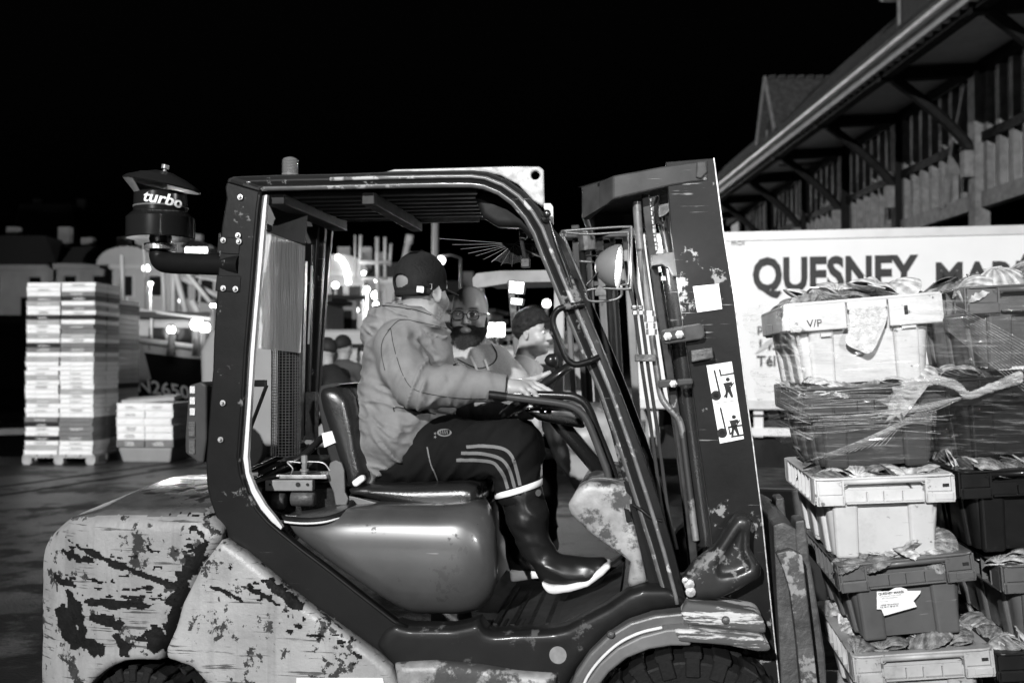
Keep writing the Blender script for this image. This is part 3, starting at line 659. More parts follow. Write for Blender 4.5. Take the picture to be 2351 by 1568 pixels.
# -- dash cowl
cwl = poly([(1303, 1158), (1326, 1120), (1352, 1106), (1400, 1108), (1457, 1120), (1472, 1163), (1450, 1172), (1462, 1222), (1487, 1336), (1438, 1351), (1448, 1290), (1416, 1265), (1360, 1227), (1308, 1178)], .06)
cowl = sdf('dash_cowl', lambda P: extr(P, cwl, .045, .76, .016)+.002*vnoise(P, 12, 5), (min(a for a, b in cwl)-.03, .02, min(b for a, b in cwl)-.03), (max(a for a, b in cwl)+.03, .8, max(b for a, b in cwl)+.03), .0115, scuffed, FK)
ribbon('front_pillar_web', [(1372, 900), (1400, 985), (1425, 1080), (1450, 1180), (1475, 1280), (1490, 1345)], [(1400, 900), (1432, 985), (1466, 1080), (1492, 1180), (1520, 1280), (1540, 1345)], .045, .06, paintD, bevel=.002)
for x, y in ((1424, 989), (1433, 1015), (1448, 1059), (1457, 1083)): MB().lathe([(.0001, 0), (.006, 0), (.006, .002), (.0001, .0021)], L(x, y, .042), 14, Matrix.Rotation(R(90), 4, 'X')).build('bolt_hole', ink, FK)
MB().prism(poly([(1432, 1168), (1444, 1172), (1452, 1200), (1438, 1202)], .0), .02, .026).build('hook_tab', paintD, FK, bevel=.002)
ptube('door_edge', [(1455, 1160, .01), (1475, 1172, .0), (1495, 1188, -.004), (1520, 1196, .0)], .006, paintD, FK)
# cable gaiters on the cowl
ptube('cable_gaiter', [(1335, 1118, .2), (1355, 1106, .2), (1390, 1100, .3)], .014, rubber, FK)
ptube('dash_rim', [(1342, 1112, .15), (1360, 1099, .15), (1400, 1100, .15), (1450, 1112, .15)], .006, dirty, FK)
# -- steering gear
whc = L(1229, 898, .43); tilt = math.atan2(110, 147)
axn = Vector((-math.sin(tilt), -.03, math.cos(tilt))).normalized(); ex = Vector((math.cos(tilt), 0, math.sin(tilt))); ey = axn.cross(ex)
rw_ = .15; pts = [whc+ex*(rw_*math.cos(a))+ey*(rw_*math.sin(a)) for a in np.linspace(0, 2*math.pi, 41)[:-1]]
sw = MB().tube(pts, .0155, 12, closed=True).build('steering_wheel', blackp, FK, True)
for a in (.5, 2.6, 4.7): MB().bar(whc-axn*.03, whc+(ex*math.cos(a)+ey*math.sin(a))*rw_, .022, .01).build('spoke', blackp, sw, bevel=.003)
MB().tube([whc-axn*.03, whc-axn*.12, whc-axn*.45+Vector((.03, 0, 0))], [.04, .028, .03], 14).build('steering_column', blackp, FK, True)
kp = L(1284, 851, .43); hb = MB().tube([kp, kp+axn*.02, kp+axn*.03, kp+axn*.045, kp+axn*.062, kp+axn*.07], [.009, .008, .018, .026, .022, .008], 16); hb.build('spinner_knob', blackp, FK, True)
ptube('assist_grip', [(1125, 906, .16), (1140, 908, .16), (1215, 917, .16), (1290, 927, .16), (1322, 938, .16), (1345, 960, .16), (1365, 1005, .16), (1383, 1052, .16), (1395, 1085, .16), (1400, 1120, .16)], .0125, mat('bar_paint', .045, .4, var=.3, grime=.3), FK, 14, 8)
ptube('grip_sleeve', [(1123, 906, .16), (1130, 906.5, .16), (1150, 909, .16), (1164, 911, .16)], [.014]*19, rubber, FK, 16)
ptube('assist_grip', [(1180, 905, .22), (1290, 908, .22), (1325, 914, .22), (1350, 935, .22), (1372, 990, .22), (1398, 1055, .22), (1412, 1095, .22), (1412, 1120, .22)], .014, blackp, FK, 14, 8)
cb = poly([(1235, 935), (1290, 925), (1330, 945), (1345, 985), (1300, 978), (1235, 965), (1200, 940)], .34)
sdf('instrument_binnacle', lambda P: extr(P, cb, .33, .62, .02), (cb[-1][0]-.04, .3, min(b for a, b in cb)-.03), (max(a for a, b in cb)+.03, .65, max(b for a, b in cb)+.03), .012, blackp, FK)
# grab handle on the front pillar
ptube('grab_handle', [(1342, 699, -.02), (1310, 703, -.03), (1285, 709, -.035), (1272, 724, -.035), (1270, 745, -.035), (1282, 778, -.035), (1298, 818, -.035), (1310, 832, -.035), (1326, 837, -.035), (1355, 829, -.03), (1376, 820, -.02)], .0105, paintD, FK, 12, 8)
# -- mirror inside the guard, with loom
mr = poly([(1100, 462), (1112, 449), (1160, 452), (1215, 480), (1240, 540), (1230, 560), (1200, 530), (1150, 528), (1118, 508)], .2)
sdf('interior_mirror', lambda P: extr(P, mr, .10, .17, .012), (mr[0][0]-.03, .06, min(b for a, b in mr)-.03), (max(a for a, b in mr)+.02, .2, max(b for a, b in mr)+.02), .008, mat('mirror_back', .008, .5, spec=.1), FK)
ptube('wiring_loom', [(1196, 515, .2), (1196, 540, .2), (1199, 560, .2), (1206, 595, .2)], .007, mat('loom', .03, .5, bump=1, bs=160, aniso=(.1, .1, 1)), FK)
for p_, h_ in ((L(1202, 540, .19), (.012, .01, .014)), (L(1207, 604, .19), (.015, .01, .016))): MB().box(p_, h_).build('loom_connector', blackp, FK, bevel=.003)
# -- front fender and scraped planks over the wheel
fo = [(1300, 1600), (1320, 1548), (1352, 1500), (1395, 1458), (1445, 1428), (1500, 1412), (1578, 1404)]
fi_ = [(1330, 1600), (1349, 1556), (1380, 1512), (1420, 1478), (1470, 1452), (1530, 1438), (1582, 1434)]
ribbon('fender', fo, fi_, -.055, .1, fendP, vp=-.05, bevel=.01)
ribbon('fender_lip', [(1328, 1600), (1345, 1556), (1378, 1510), (1418, 1474), (1470, 1448), (1530, 1432), (1582, 1429)], [(1350, 1620), (1370, 1570), (1400, 1530), (1440, 1498), (1490, 1478), (1540, 1470), (1585, 1470)], -.11, .08, mat('fender_grey', .13, .45, var=.2, vs=6, grime=.3, chips=(.5, 10, 1.05, .04)), vp=-.05, bevel=.008)
MB().tube(curve_pts([L(x, y, -.113) for x, y in [(1332, 1590), (1352, 1548), (1384, 1508), (1424, 1474), (1470, 1452), (1520, 1440)]], 5), .005, 8).build('fender_edge', white, FK, True)
f1 = poly([(1575, 1382), (1640, 1390), (1690, 1398), (1740, 1408), (1752, 1420), (1758, 1440), (1757, 1450), (1740, 1452), (1650, 1440), (1570, 1432), (1563, 1404)], -.05)
sdf('fender_flap', lambda P: extr(P, f1, -.062, .1, .009), (min(a for a, b in f1)-.02, -.08, min(b for a, b in f1)-.02), (max(a for a, b in f1)+.02, .12, max(b for a, b in f1)+.02), .008, worn, FK)
f2 = poly([(1545, 1440), (1620, 1445), (1700, 1455), (1748, 1460), (1760, 1475), (1768, 1484), (1766, 1491), (1740, 1492), (1680, 1480), (1620, 1474), (1560, 1470)], -.1)
sdf('fender_flap', lambda P: extr(P, f2, -.12, .1, .009), (min(a for a, b in f2)-.02, -.14, min(b for a, b in f2)-.02), (max(a for a, b in f2)+.02, .12, max(b for a, b in f2)+.02), .008, worn, FK)
for x, y in ((1666, 1423), (1402, 1456)): MB().lathe([(.0001, .0), (.013, 0), (.009, .008), (.0001, .01)], L(x, y, -.064), 14, Matrix.Rotation(R(90), 4, 'X')).build('fender_bolt', dirty, FK)

# ================================================================ mast
mast = empty('mast'); mast.parent = FK
def mpart(name, mb, m, **k): return mb.build(name, m, mast, **k)
near_e = [(1640, 363), (1650, 440), (1662, 533), (1687, 688), (1711, 885), (1730, 1020), (1750, 1180), (1765, 1330), (1790, 1568), (1800, 1680)]
near_w = [(1528, 372), (1534, 440), (1541, 533), (1560, 688), (1589, 885), (1606, 1020), (1628, 1180), (1645, 1330), (1672, 1568), (1684, 1680)]
ribbon('mast_upright', near_e, near_w, .09, .105, paintM, mast, vp=.09, bevel=.003)
ribbon('mast_upright', near_e, near_w, .86, .875, paintM, mast, vp=.09, bevel=.003)
edge = [(x-10, y) for x, y in near_e]
ribbon('upright_flange', near_e, edge, .105, .15, mat('flange_edge', .1, .4, var=.4, vs=20, chips=(.4, 40, 1.0, .06)), mast, vp=.09, bevel=.003)
edge = [(x+10, y) for x, y in near_w]
ribbon('upright_flange', edge, near_w, .105, .17, mat('flange_grey', .16, .35, var=.3, vs=20, grime=.4), mast, vp=.09, bevel=.003)
# worn light edge
MB().tube([L(x-1, y, .09) for x, y in near_e], .0022, 5).build('worn_edge', mat('worn_metal', .5, .4, .3, var=.5, vs=60), mast)
inner = [(1490, 440), (1500, 533), (1522, 688), (1552, 885), (1572, 1020), (1592, 1180), (1608, 1330), (1632, 1568)]
inner2 = [(x-18, y) for x, y in inner]
for v0 in (.17, .76): ribbon('inner_upright', inner, inner2, v0, v0+.04, mat('inner_channel', .03, .4, var=.5, vs=15, chips=(.25, 14, 1.1, .04)), mast, vp=.12, bevel=.003)
inner3 = [(x+52, y) for x, y in inner]; inner4 = [(x+44, y) for x, y in inner]
for v0 in (.2, .72): ribbon('inner_upright', inner3, inner4, v0, v0+.04, mat('inner_channel', .03, .4), mast, vp=.12, bevel=.003)
# lift cylinders, chain, hoses, pipes
cylm = mat('cylinder_black', .02, .25, coat=.4, var=.3, scratch=(.2, -.01))
for v0 in (.2, .74): autosmooth(MB().tube([L(1537, 590, .2)+Vector((0, v0-.2, 0)), L(1553, 700, .2)+Vector((0, v0-.2, 0)), L(1586, 960, .2)+Vector((0, v0-.2, 0)), L(1625, 1250, .2)+Vector((0, v0-.2, 0))], .034, 20).build('lift_cylinder', cylm, mast))
autosmooth(MB().tube([L(1512, 470, .22), L(1537, 600, .22)], .014, 14).build('piston_rod', mat('rod_chrome', .5, .2, .9), mast))
MB().tube([L(x, y, .2) for x, y in ((1520, 584), (1527, 622))], .0125, 12).build('anchor_bolt', mat('thread', .5, .5, .6, bump=1, bs=300, aniso=(.1, .1, 1)), mast, True)
for y in (578, 588, 640): 
    c = L(1516+(y-578)*.13, y, .19); MB().lathe([(.0001, -.007), (.017, -.007), (.017, .007), (.0001, .007)], c, 6).build('anchor_nut', boltm, mast)
hosem = mat('braided_hose', .33, .35, .35, var=.4, vs=50, bump=.5, bs=220)
autosmooth(MB().tube(curve_pts([L(x, y, .16) for x, y in ((1462, 464), (1464, 500), (1470, 570), (1482, 660), (1490, 715))], 6), .0145, 14).build('hydraulic_hose', mat('worn_hose', .12, .35, var=.5, vs=18), mast))
for y, x, r_ in ((720, 1491, .017), (733, 1493, .02), (748, 1494, .016), (762, 1496, .018)): MB().lathe([(.0001, -.009), (r_, -.009), (r_, .009), (.0001, .009)], L(x, y, .16), 6).build('hose_fitting', mat('brass_nut', .5, .35, .6, grime=.3), mast)
autosmooth(MB().tube(curve_pts([L(x, y, .16) for x, y in ((1497, 770), (1508, 850), (1517, 905), (1530, 930), (1556, 958), (1566, 985), (1570, 1020), (1580, 1100), (1590, 1180), (1598, 1240))], 6), .0115, 12).build('oil_pipe', mat('pipe_worn', .2, .35, .3, var=.6, vs=8, chips=(.03, 8, .95, .05)), mast))
for dx in (0, 14):
    autosmooth(MB().tube(curve_pts([L(x+dx, y, .14) for x, y in ((1436, 600), (1446, 660), (1455, 700), (1459, 730), (1466, 780), (1475, 850), (1490, 950), (1505, 1060), (1520, 1170), (1540, 1260))], 5), .006, 8).build('thin_pipe', mat('pipe_dark', .05, .3, .3), mast))
    for y in (706, 718): MB().lathe([(.0001, -.006), (.010, -.006), (.010, .006), (.0001, .006)], L(1456+dx+(y-706)*.15, y, .14), 6).build('pipe_nut', boltm, mast)
MB().box(L(1482, 822, .13), (.035, .012, .012), None).build('pipe_clamp', dirty, mast, bevel=.003)
# leaf chain of separate links
cm = mat('chain_steel', .25, .35, .7, var=.4, vs=60, grime=.5)
p0, p1 = L(1488, 462, .19), L(1504, 582, .19)
for k in range(13):
    p = p0.lerp(p1, k/12); MB().box(p, (.013, .018 if k % 2 else .013, .0115)).build('chain_link', cm, mast, bevel=.005, seg=1)
autosmooth(MB().tube(curve_pts([L(x, y, .17) for x, y in ((1512, 452), (1506, 480), (1510, 505), (1522, 515))], 5), .007, 8).build('hydraulic_hose', blackp, mast))
for v0 in (.2, .3): MB().lathe([(.012, -.02), (.045, -.02), (.045, -.014), (.036, -.012), (.036, .012), (.045, .014), (.045, .02), (.012, .02)], L(1510, 470, v0)+Vector((.0, 0, .0)), 28, Matrix.Rotation(R(90), 4, 'X')).build('chain_wheel', dirty, mast)
# clamps and brackets on the near upright
def plate(name, pxs, v0, v1, m=paintM, b=.005): return pprism(name, pxs, v0, v1, m, mast, b, 3)
bp = mat('bracket_paint', .05, .38, var=.3, vs=16, grime=.4, coat=.15)
plate('cylinder_bracket', [(1493, 585), (1556, 576), (1560, 634), (1545, 634), (1534, 614), (1522, 607), (1495, 611)], .10, .17, bp)
a = plate('cylinder_clamp', [(1519, 758), (1530, 755), (1606, 742), (1616, 748), (1618, 772), (1612, 779), (1528, 791), (1521, 784)], .055, .09, bp)
plate('clamp_plate', [(1521, 759), (1570, 752), (1574, 776), (1524, 784)], .045, .055, bp)
for x, y in ((1533, 772), (1560, 768)): MB().lathe([(.0001, 0), (.014, 0), (.014, .003), (.010, .003), (.010, .012), (.0001, .013)], L(x, y, .045), 6, Matrix.Rotation(R(90), 4, 'X')).build('clamp_bolt', boltm, mast)
plate('pipe_bracket', [(1511, 872), (1553, 870), (1554, 886), (1512, 892)], .1, .12, bp)
MB().lathe([(.0001, 0), (.013, 0), (.013, .003), (.009, .003), (.009, .011), (.0001, .012)], L(1546, 881, .1), 6, Matrix.Rotation(R(90), 4, 'X')).build('clamp_bolt', boltm, mast)
plate('stop_block', [(1586, 804), (1636, 798), (1639, 822), (1588, 832)], .05, .09, dirty, .004)
plate('pipe_bracket', [(1555, 870), (1590, 868), (1592, 882), (1556, 886)], .06, .09, bp)
# stickers
plate('service_label', [(1591, 658), (1650, 652), (1658, 709), (1601, 717)], .087, .0885, sticker, 0)
wl = plate('warning_sticker', [(1622, 839), (1680, 830), (1708, 1007), (1653, 1018)], .087, .0885, sticker, 0)
def onst(pxs, name='pictogram'): MB().prism(poly(pxs, .0855), .0862, .0868).build(name, ink, wl)
def ring(x, y, r0, r1, name='pictogram'):
    c = L(x, y, .0865); k = 1/690
    MB().lathe([(r0*k, 0), (r1*k, 0), (r1*k, .0006), (r0*k, .0006), (r0*k, 0)], c, 22, Matrix.Rotation(R(90), 4, 'X')).build(name, ink, wl)
def pic(dx, dy, load):
    q = lambda *P: [(x+dx, y+dy) for x, y in P]
    onst(q((1638, 850), (1642, 849), (1655, 905), (1651, 906))); ring(1644+dx, 908+dy, 6, 11)
    ring(1671+dx, 871+dy, 0, 4.5)
    onst(q((1660, 880), (1680, 876), (1682, 884), (1676, 886), (1680, 898), (1684, 912), (1679, 913), (1672, 900), (1670, 914), (1665, 914), (1666, 898), (1663, 886)))
    for a, b in (((1656, 882), (1688, 908)), ((1684, 878), (1662, 912))):
        onst(q((a[0], a[1]-1), (a[0]+2, a[1]+1), (b[0]+1, b[1]+1), (b[0]-1, b[1]-1)))
    if load: onst(q((1650, 848), (1654, 847), (1657, 860), (1684, 855), (1685, 859), (1654, 864)))
    else:
        onst(q((1657, 893), (1690, 888), (1691, 892), (1661, 897), (1664, 912), (1661, 913)))
        onst(q((1664, 915), (1694, 910), (1695, 914), (1665, 919)))
pic(0, 0, True); pic(14, 86, False)
onst([(1640, 926), (1695, 918), (1695, 919), (1640, 927)])
# top tie beam: bulges back over the cylinders
tb = [L(x, y, v) for x, y, v in ((1622, 392, .10), (1560, 402, .10), (1480, 413, .10), (1430, 424, .12))]
zc = lambda p, h: Vector((p.x, p.y, p.z+h))
path = [(1625, 388, .095), (1540, 400, .095), (1410, 424, .095), (1343, 448, .20)]
p3 = [L(*p) for p in path]; back = p3[-1]
far = Vector((back.x-.01, .78, back.z)); path3 = p3+[far, Vector((p3[2].x, .865, p3[2].z)), Vector((p3[0].x, .865, p3[0].z))]
hs = [.038, .04, .05, .082, .082, .05, .038]
mb = MB(); vs = []
for i, p in enumerate(path3):
    d = (path3[min(i+1, len(path3)-1)]-path3[max(i-1, 0)]).normalized(); nr = Vector((d.y, -d.x, 0)).normalized()*.011
    if nr.y > 0 and i < 3: nr = -nr
    top_ = .0; h = hs[i]
    vs += [p+nr+Vector((0, 0, top_+.028)), p-nr+Vector((0, 0, top_+.028)), p-nr+Vector((0, 0, -h)), p+nr+Vector((0, 0, -h))]
fs = [(0, 1, 2, 3)]
for i in range(len(path3)-1):
    for k in range(4): fs.append((i*4+k, i*4+(k+1) % 4, (i+1)*4+(k+1) % 4, (i+1)*4+k))
n = (len(path3)-1)*4; fs.append((n+3, n+2, n+1, n)); mb.add(vs, fs); tie = mb.build('tie_beam', mat('tie_paint', .04, .36, var=.35, vs=9, chips=(.3, 16, 1.13, .03), scratch=(.25, -.01), coat=.2), mast, bevel=.006)
# cover plate of the tie beam
cvr = [Vector((p.x, p.y, p.z+.012)) for p in path3]
MB().add([v+Vector((0, 0, d)) for d in (0, .012) for v in cvr], [tuple(range(7)), tuple(range(13, 6, -1))]+[(i, 7+i, 7+(i+1) % 7, (i+1) % 7) for i in range(7)]).build('tie_beam_cover', paintM, mast)
pprism('near_beam_end', [(1600, 372), (1621, 370), (1624, 395), (1610, 410), (1598, 408)], .075, .09, bp, mast, .004)
# far-left drop of the tie beam
# side bracket (tilt cylinder cover) low on the mast
sb_ = poly([(1565, 1330), (1592, 1292), (1640, 1255), (1672, 1205), (1690, 1182), (1712, 1180), (1728, 1192), (1722, 1225), (1722, 1260), (1748, 1300), (1746, 1325), (1700, 1352), (1650, 1375), (1610, 1378), (1580, 1378)], .0)
si = poly([(1652, 1282), (1685, 1235), (1700, 1212), (1708, 1222), (1706, 1262), (1722, 1302), (1690, 1316), (1652, 1322), (1645, 1300)], .0)
def sb_fn(P):
    d = extr(P, sb_, -.02, .07, .028); g = extr(P, si, -.08, -.002, .014); return smax(d, -g, .012)
sdf('mast_support', sb_fn, (min(a for a, b in sb_)-.03, -.05, min(b for a, b in sb_)-.03), (max(a for a, b in sb_)+.03, .1, max(b for a, b in sb_)+.03), .0085, mat('cast_paint', .018, .36, var=.4, vs=10, chips=(.16, 34, 1.08, .04), coat=.1, spec=.3, grime=.5), FK)
for x, y, r_ in ((1582, 1338, .016), (1573, 1330, .01), (1585, 1355, .016)): MB().lathe([(.0001, .0), (r_, 0), (r_, .02), (.0001, .022)], L(x, y, -.02), 10, Matrix.Rotation(R(90), 4, 'X')).build('pivot_pin', boltm, FK)
# fork carriage on the far side of the mast
cr = [(1800, 1195), (1836, 1195), (1850, 1260), (1862, 1268), (1895, 1440), (1915, 1568), (1925, 1700), (1850, 1700), (1835, 1480), (1800, 1330), (1790, 1262)]
carm = mat('carriage_iron', .06, .5, .1, var=.5, vs=12, bump=.4, bs=40, grime=.6, chips=(.25, 22, 1.1, .05))
pprism('fork_carriage', [(1775, 1205), (1800, 1198), (1830, 1215), (1832, 1262), (1850, 1300), (1850, 1700), (1800, 1700), (1780, 1300)], .1, .8, carm, mast, .006)
pprism('fork_shank', [(1835, 1205), (1858, 1202), (1868, 1290), (1890, 1420), (1905, 1520), (1915, 1700), (1868, 1700), (1858, 1480), (1838, 1300)], .1, .22, carm, mast, .006, vp=.02)
pprism('fork_shank', [(1835, 1205), (1858, 1202), (1868, 1290), (1890, 1420), (1905, 1520), (1915, 1700), (1868, 1700), (1858, 1480), (1838, 1300)], .62, .74, carm, mast, .006, vp=.02)
pprism('load_backrest', [(1782, 1270), (1815, 1262), (1842, 1275), (1850, 1340), (1866, 1470), (1880, 1600), (1885, 1700), (1850, 1700), (1830, 1480), (1815, 1360), (1800, 1310)], -.03, .02, carm, mast, .004)
fz = .10; fu = L(1890, 1500, .15).x
for v0 in (.1, .62): MB().box((fu+.5, v0+.06, fz+.06), (.55, .06, .018)).build('fork', carm, mast, bevel=.004)
# -- work lamp and its cage on the guard
wlr = empty('work_lamp'); wlr.parent = FK
lc = L(1408, 612, .03); d_ = Vector((math.cos(R(10)), -.12, -.10)).normalized()
e1 = d_.cross(Vector((0, 0, 1))).normalized(); e2 = e1.cross(d_); Ml = Matrix((e1, e2, d_)).transposed().to_4x4()
k = rr(1)*.98
autosmooth(MB().lathe([(.001, -38*k), (12*k, -36*k), (26*k, -28*k), (38*k, -12*k), (45*k, 2*k), (46*k, 12*k), (43*k, 12*k), (40*k, 0*k), (24*k, -20*k), (.001, -28*k)], lc, 36, Ml).build('lamp_bowl', mat('lamp_grey', .17, .35, coat=.2, grime=.2), wlr), 50)
MB().lathe([(.001, 14*k), (20*k, 13*k), (36*k, 9*k), (43*k, 4*k)], lc, 36, Ml).build('lamp_glass', mat('lit_glass', .9, .3, emit=9), wlr, True)
for pts in ([(1290, 531, .0), (1340, 527, .0), (1440, 521, .0), (1449, 530, .0), (1450, 600, .0), (1450, 652, .0), (1440, 664, .0), (1380, 662, .0), (1340, 668, .0)], [(1290, 533, .1), (1350, 538, .1), (1436, 534, .1), (1442, 545, .1), (1444, 640, .1), (1430, 655, .1), (1352, 664, .1)],
            [(1293, 540, .03), (1310, 580, .03), (1330, 625, .03), (1345, 665, .03), (1352, 690, .03), (1400, 690, .03), (1425, 680, .03), (1427, 655, .03)], [(1330, 600, .05), (1365, 602, .05), (1395, 600, .05)]):
    MB().tube(curve_pts([L(*p) for p in pts], 5), .0042, 8).build('cage_rod', mat('cage_rod', .12, .3, .4), wlr, True)
MB().bar(L(1300, 560, -.01), L(1348, 672, -.01), .018, .006).build('lamp_mount', dirty, wlr, bevel=.002)
MB().prism(poly([(1366, 668), (1376, 652), (1392, 668), (1392, 680), (1366, 680)], .0), -.01, -.004).build('lamp_mount', dirty, wlr, bevel=.002)
ptube('lamp_cable', [(1345, 590, .0), (1370, 588, .02), (1380, 610, .0), (1360, 640, .0), (1345, 655, .0)], .003, blackp, wlr)
wp = toW(lc+d_*.03); dw = U*d_.x+V*d_.y+Vector((0, 0, d_.z))
lamp('work_lamp_beam', 'SPOT', wp, wp+dw, 26, .04, 120, .6)
# small cable/knob on the pillar
ptube('pillar_cable', [(1262, 505, .0), (1278, 560, -.012), (1300, 620, -.014), (1312, 660, -.012)], .004, blackp, FK)
# spider web between roof and pillar
mb = MB(); wc = Vector(L(1180, 560, .3)); sp_ = [(1008, 548), (1038, 562), (1058, 572), (1075, 582), (1092, 588), (1110, 596), (1128, 602), (1150, 610), (1175, 612), (1205, 606), (1235, 590), (1262, 600), (1275, 560), (1262, 530), (1235, 520)]
rays_ = [L(x, y, .3+.04*math.sin(i)) for i, (x, y) in enumerate(sp_)]
for p in rays_: mb.tube([wc, p], .00035, 3)
for k in range(1, 20):
    t = .18+k*.038
    for i in range(6, len(rays_)-1):
        a = wc.lerp(rays_[i], t); b_ = wc.lerp(rays_[i+1], t); m_ = (a+b_)/2.; m_ = m_.lerp(wc, .05); mb.tube([a, m_, b_], .00028, 3)
web = mb.build('spider_web', mat('silk', .22, .4), None); web.location = O; web.rotation_euler = (0, 0, -YAW)
tag(web, 'fine spider web strung under the forklift roof beside the front pillar', 'spider web')
# ================================================================ people
skin = mat('skin', .3, .5, var=.12, vs=30, bump=.12, bs=120)
skin_b = mat('skin_b', .27, .5, var=.15, vs=30, bump=.15, bs=120)
stub = mask_mat('stubbled_skin', .33, .07, .6, bump=.35, bs=300, var=.12)
def head_T(c, heading, pitch=0, roll=0, s=1.0):
    """head frame: x = face, y = its left, z = up; heading measured from +u towards +v"""
    M = Matrix.Translation(c) @ Matrix.Rotation(heading, 4, 'Z') @ Matrix.Rotation(pitch, 4, 'Y') @ Matrix.Rotation(roll, 4, 'X') @ Matrix.Scale(s, 4); return M
def in_frame(P, M):
    A = np.array(M.inverted(), np.float32); return P@A[:3, :3].T+A[:3, 3]
def head_core(q, young=0, fat=0):
    a = np.abs(q[:, 1]); qs = np.stack([q[:, 0], a, q[:, 2]], 1)
    d = ell(q, (-.012, 0, .048), (.098, .076+fat*.004, .094))
    d = smin(d, ell(q, (.022, 0, -.015), (.072, .064+fat*.006, .098)), .03)
    d = smin(d, ell(q, (.034, 0, -.072), (.052, .048+fat*.01, .04)), .03)
    d = smin(d, cap(qs, (.082, .004, .034), (.068, .046, .033), .011, .009), .014)      # brow
    d = smin(d, ell(qs, (.062, .042, -.022), (.026, .024, .024)), .02)                   # cheek
    d = smax(d, -ell(qs, (.098, .031, .014), (.020, .017, .013)), .010)                  # socket
    d = smin(d, cap(q, (.088, 0, .022), (.112, 0, -.018), .007, .0115), .008)            # nose
    d = smin(d, ell(qs, (.098, .012, -.022), (.012, .008, .008)), .006)
    d = smin(d, ell(q, (.088, 0, -.052), (.016, .024, .010)), .01)
    d = smin(d, cap(qs, (.0985, 0, -.0475), (.090, .020, -.050), .0048, .003), .004)
    d = smin(d, cap(qs, (.0975, 0, -.0575), (.090, .018, -.054), .0058, .003), .004)
    d = smax(d, -cap(qs, (.106, 0, -.0525), (.094, .020, -.0525), .0018, .001), .003)
    d = smin(d, ell(q, (.078, 0, -.090), (.020, .02, .016)), .015)
    e = ell(qs, (-.004, .079, .0), (.020, .007, .032), rotm((0, -.2, .35)))
    e = smax(e, -ell(qs, (-.002, .087, .002), (.012, .006, .021), rotm((0, -.2, .35))), .004)
    e = smin(e, ell(qs, (.0, .078, -.024), (.009, .006, .009)), .006)
    return smin(d, e, .008)
def eyes(M, parent, off, look=(0, 0)):
    for s in (-1, 1):
        c = M @ Vector((.0775, s*.031, .014)); k = M.to_scale().x
        bpy_m = MB().lathe([(.0001, -.0125), (.009, -.009), (.0125, 0), (.009, .009), (.0001, .0125)], (0, 0, 0), 16); bpy_m.v = [v*k+c for v in bpy_m.v]
        e = bpy_m.build('eye', mat('eye_white', .6, .2, coat=.5), parent, True); e.location = off
        ir = M @ Vector((.0892, s*.031+look[0], .014+look[1])); ib = MB().lathe([(.0001, -.0052), (.0052, 0), (.0001, .0052)], (0, 0, 0), 12); ib.v = [Vector((v.x*.5, v.y, v.z))*k for v in ib.v]
        R3 = M.to_3x3().normalized(); ib.v = [R3 @ v+ir for v in ib.v]
        ib.build('iris', mat('iris', .015, .1, coat=1), e, True)
def eyelids(M, parent, off):
    for s in (-1, 1):
        for up, h in ((1, .0085), (-1, .0075)):
            pts = [M @ Vector((.0900-abs(t)*.010, s*.031+t*.015, .014+up*h*(1-t*t)+.0006)) for t in np.linspace(-1, 1, 9)]
            o = MB().tube(pts, [.0015, .0026, .003, .0032, .0032, .0032, .003, .0026, .0015], 6).build('eyelid', skin_b, parent, True); o.location = off
def hand(parent, off, wrist, palm_dir, up, fingers, thumb, m, name='hand', h=.0052, pr=.024):
    """fingers: four lists of joints from knuckle to tip; thumb: one list"""
    k = [np.array(f[0]) for f in fingers]; W_ = np.array(wrist)
    allp = np.array([p for f in fingers+[thumb] for p in f]+[wrist])
    def fn(P):
        d = None
        for i in range(4):
            e = cap(P, W_+(k[i]-W_)*.08, k[i], pr*.98, .0125); d = e if d is None else smin(d, e, .022)
        for i, f in enumerate(fingers):
            r = [.0125, .0102, .0092, .0075] if i < 3 else [.011, .009, .008, .0065]
            d = smin(d, chain(P, f, r[:len(f)], .004), .006)
            for j in f[1:-1]: d = smin(d, ell(P, j, (.0098, .0098, .0098)), .004)
        d = smin(d, chain(P, thumb, [.019, .0145, .0115, .0088][:len(thumb)], .008), .014)
        return d
    o = sdf(name, fn, allp.min(0)-.04, allp.max(0)+.035, h, m, parent); o.location = off
    for f in fingers+[thumb]:
        t = Vector(f[-1]); p = Vector(f[-2]); d_ = (t-p).normalized(); n_ = (Vector(up)-d_*Vector(up).dot(d_)).normalized(); x = d_.cross(n_)
        c = t+n_*.0062+d_*.001
        nm = MB().add([c+x*a*.0045+d_*b*.0055+n_*(.0008-.0012*abs(a)) for a in (-1, 0, 1) for b in (-1, 1)], [(0, 1, 3, 2), (2, 3, 5, 4)]).build('fingernail', mat('nail', .5, .3), o, True)
    return o

# ---------------------------------------------------------------- the driver
base = Vector((L(930, 1120, .45).x, .45, .98)); DR = empty('person', toW(base), -YAW); off = -base
tag(DR, 'seated driver in grey hooded jacket and black cap', 'person')
DR['label'] = 'seated driver in grey hooded jacket, striped trousers and black cap, head turned away'
def K(px, py, v): return np.array(L(px, py, v), np.float32)
jackm = mat('jacket_cloth', .175, .85, var=.22, vs=7, bump=.35, bs=420, spec=.2)
n_sh, n_el, n_wr = K(912, 796, .27), K(955, 888, .19), K(1168, 890, .245)
f_sh, f_el, f_wr = K(975, 800, .63), K(1040, 925, .70), K(1168, 945, .60)
tors = [K(922, 1040, .45), K(925, 985, .45), K(926, 900, .45), K(932, 820, .45), K(950, 778, .45)]
trr = [.125, .142, .140, .132, .10]
hA, hB = K(846, 1110, .3), K(1052, 968, .3); hd_ = (hB-hA)/np.linalg.norm(hB-hA); hn = np.array([hd_[2], 0, -hd_[0]], np.float32)
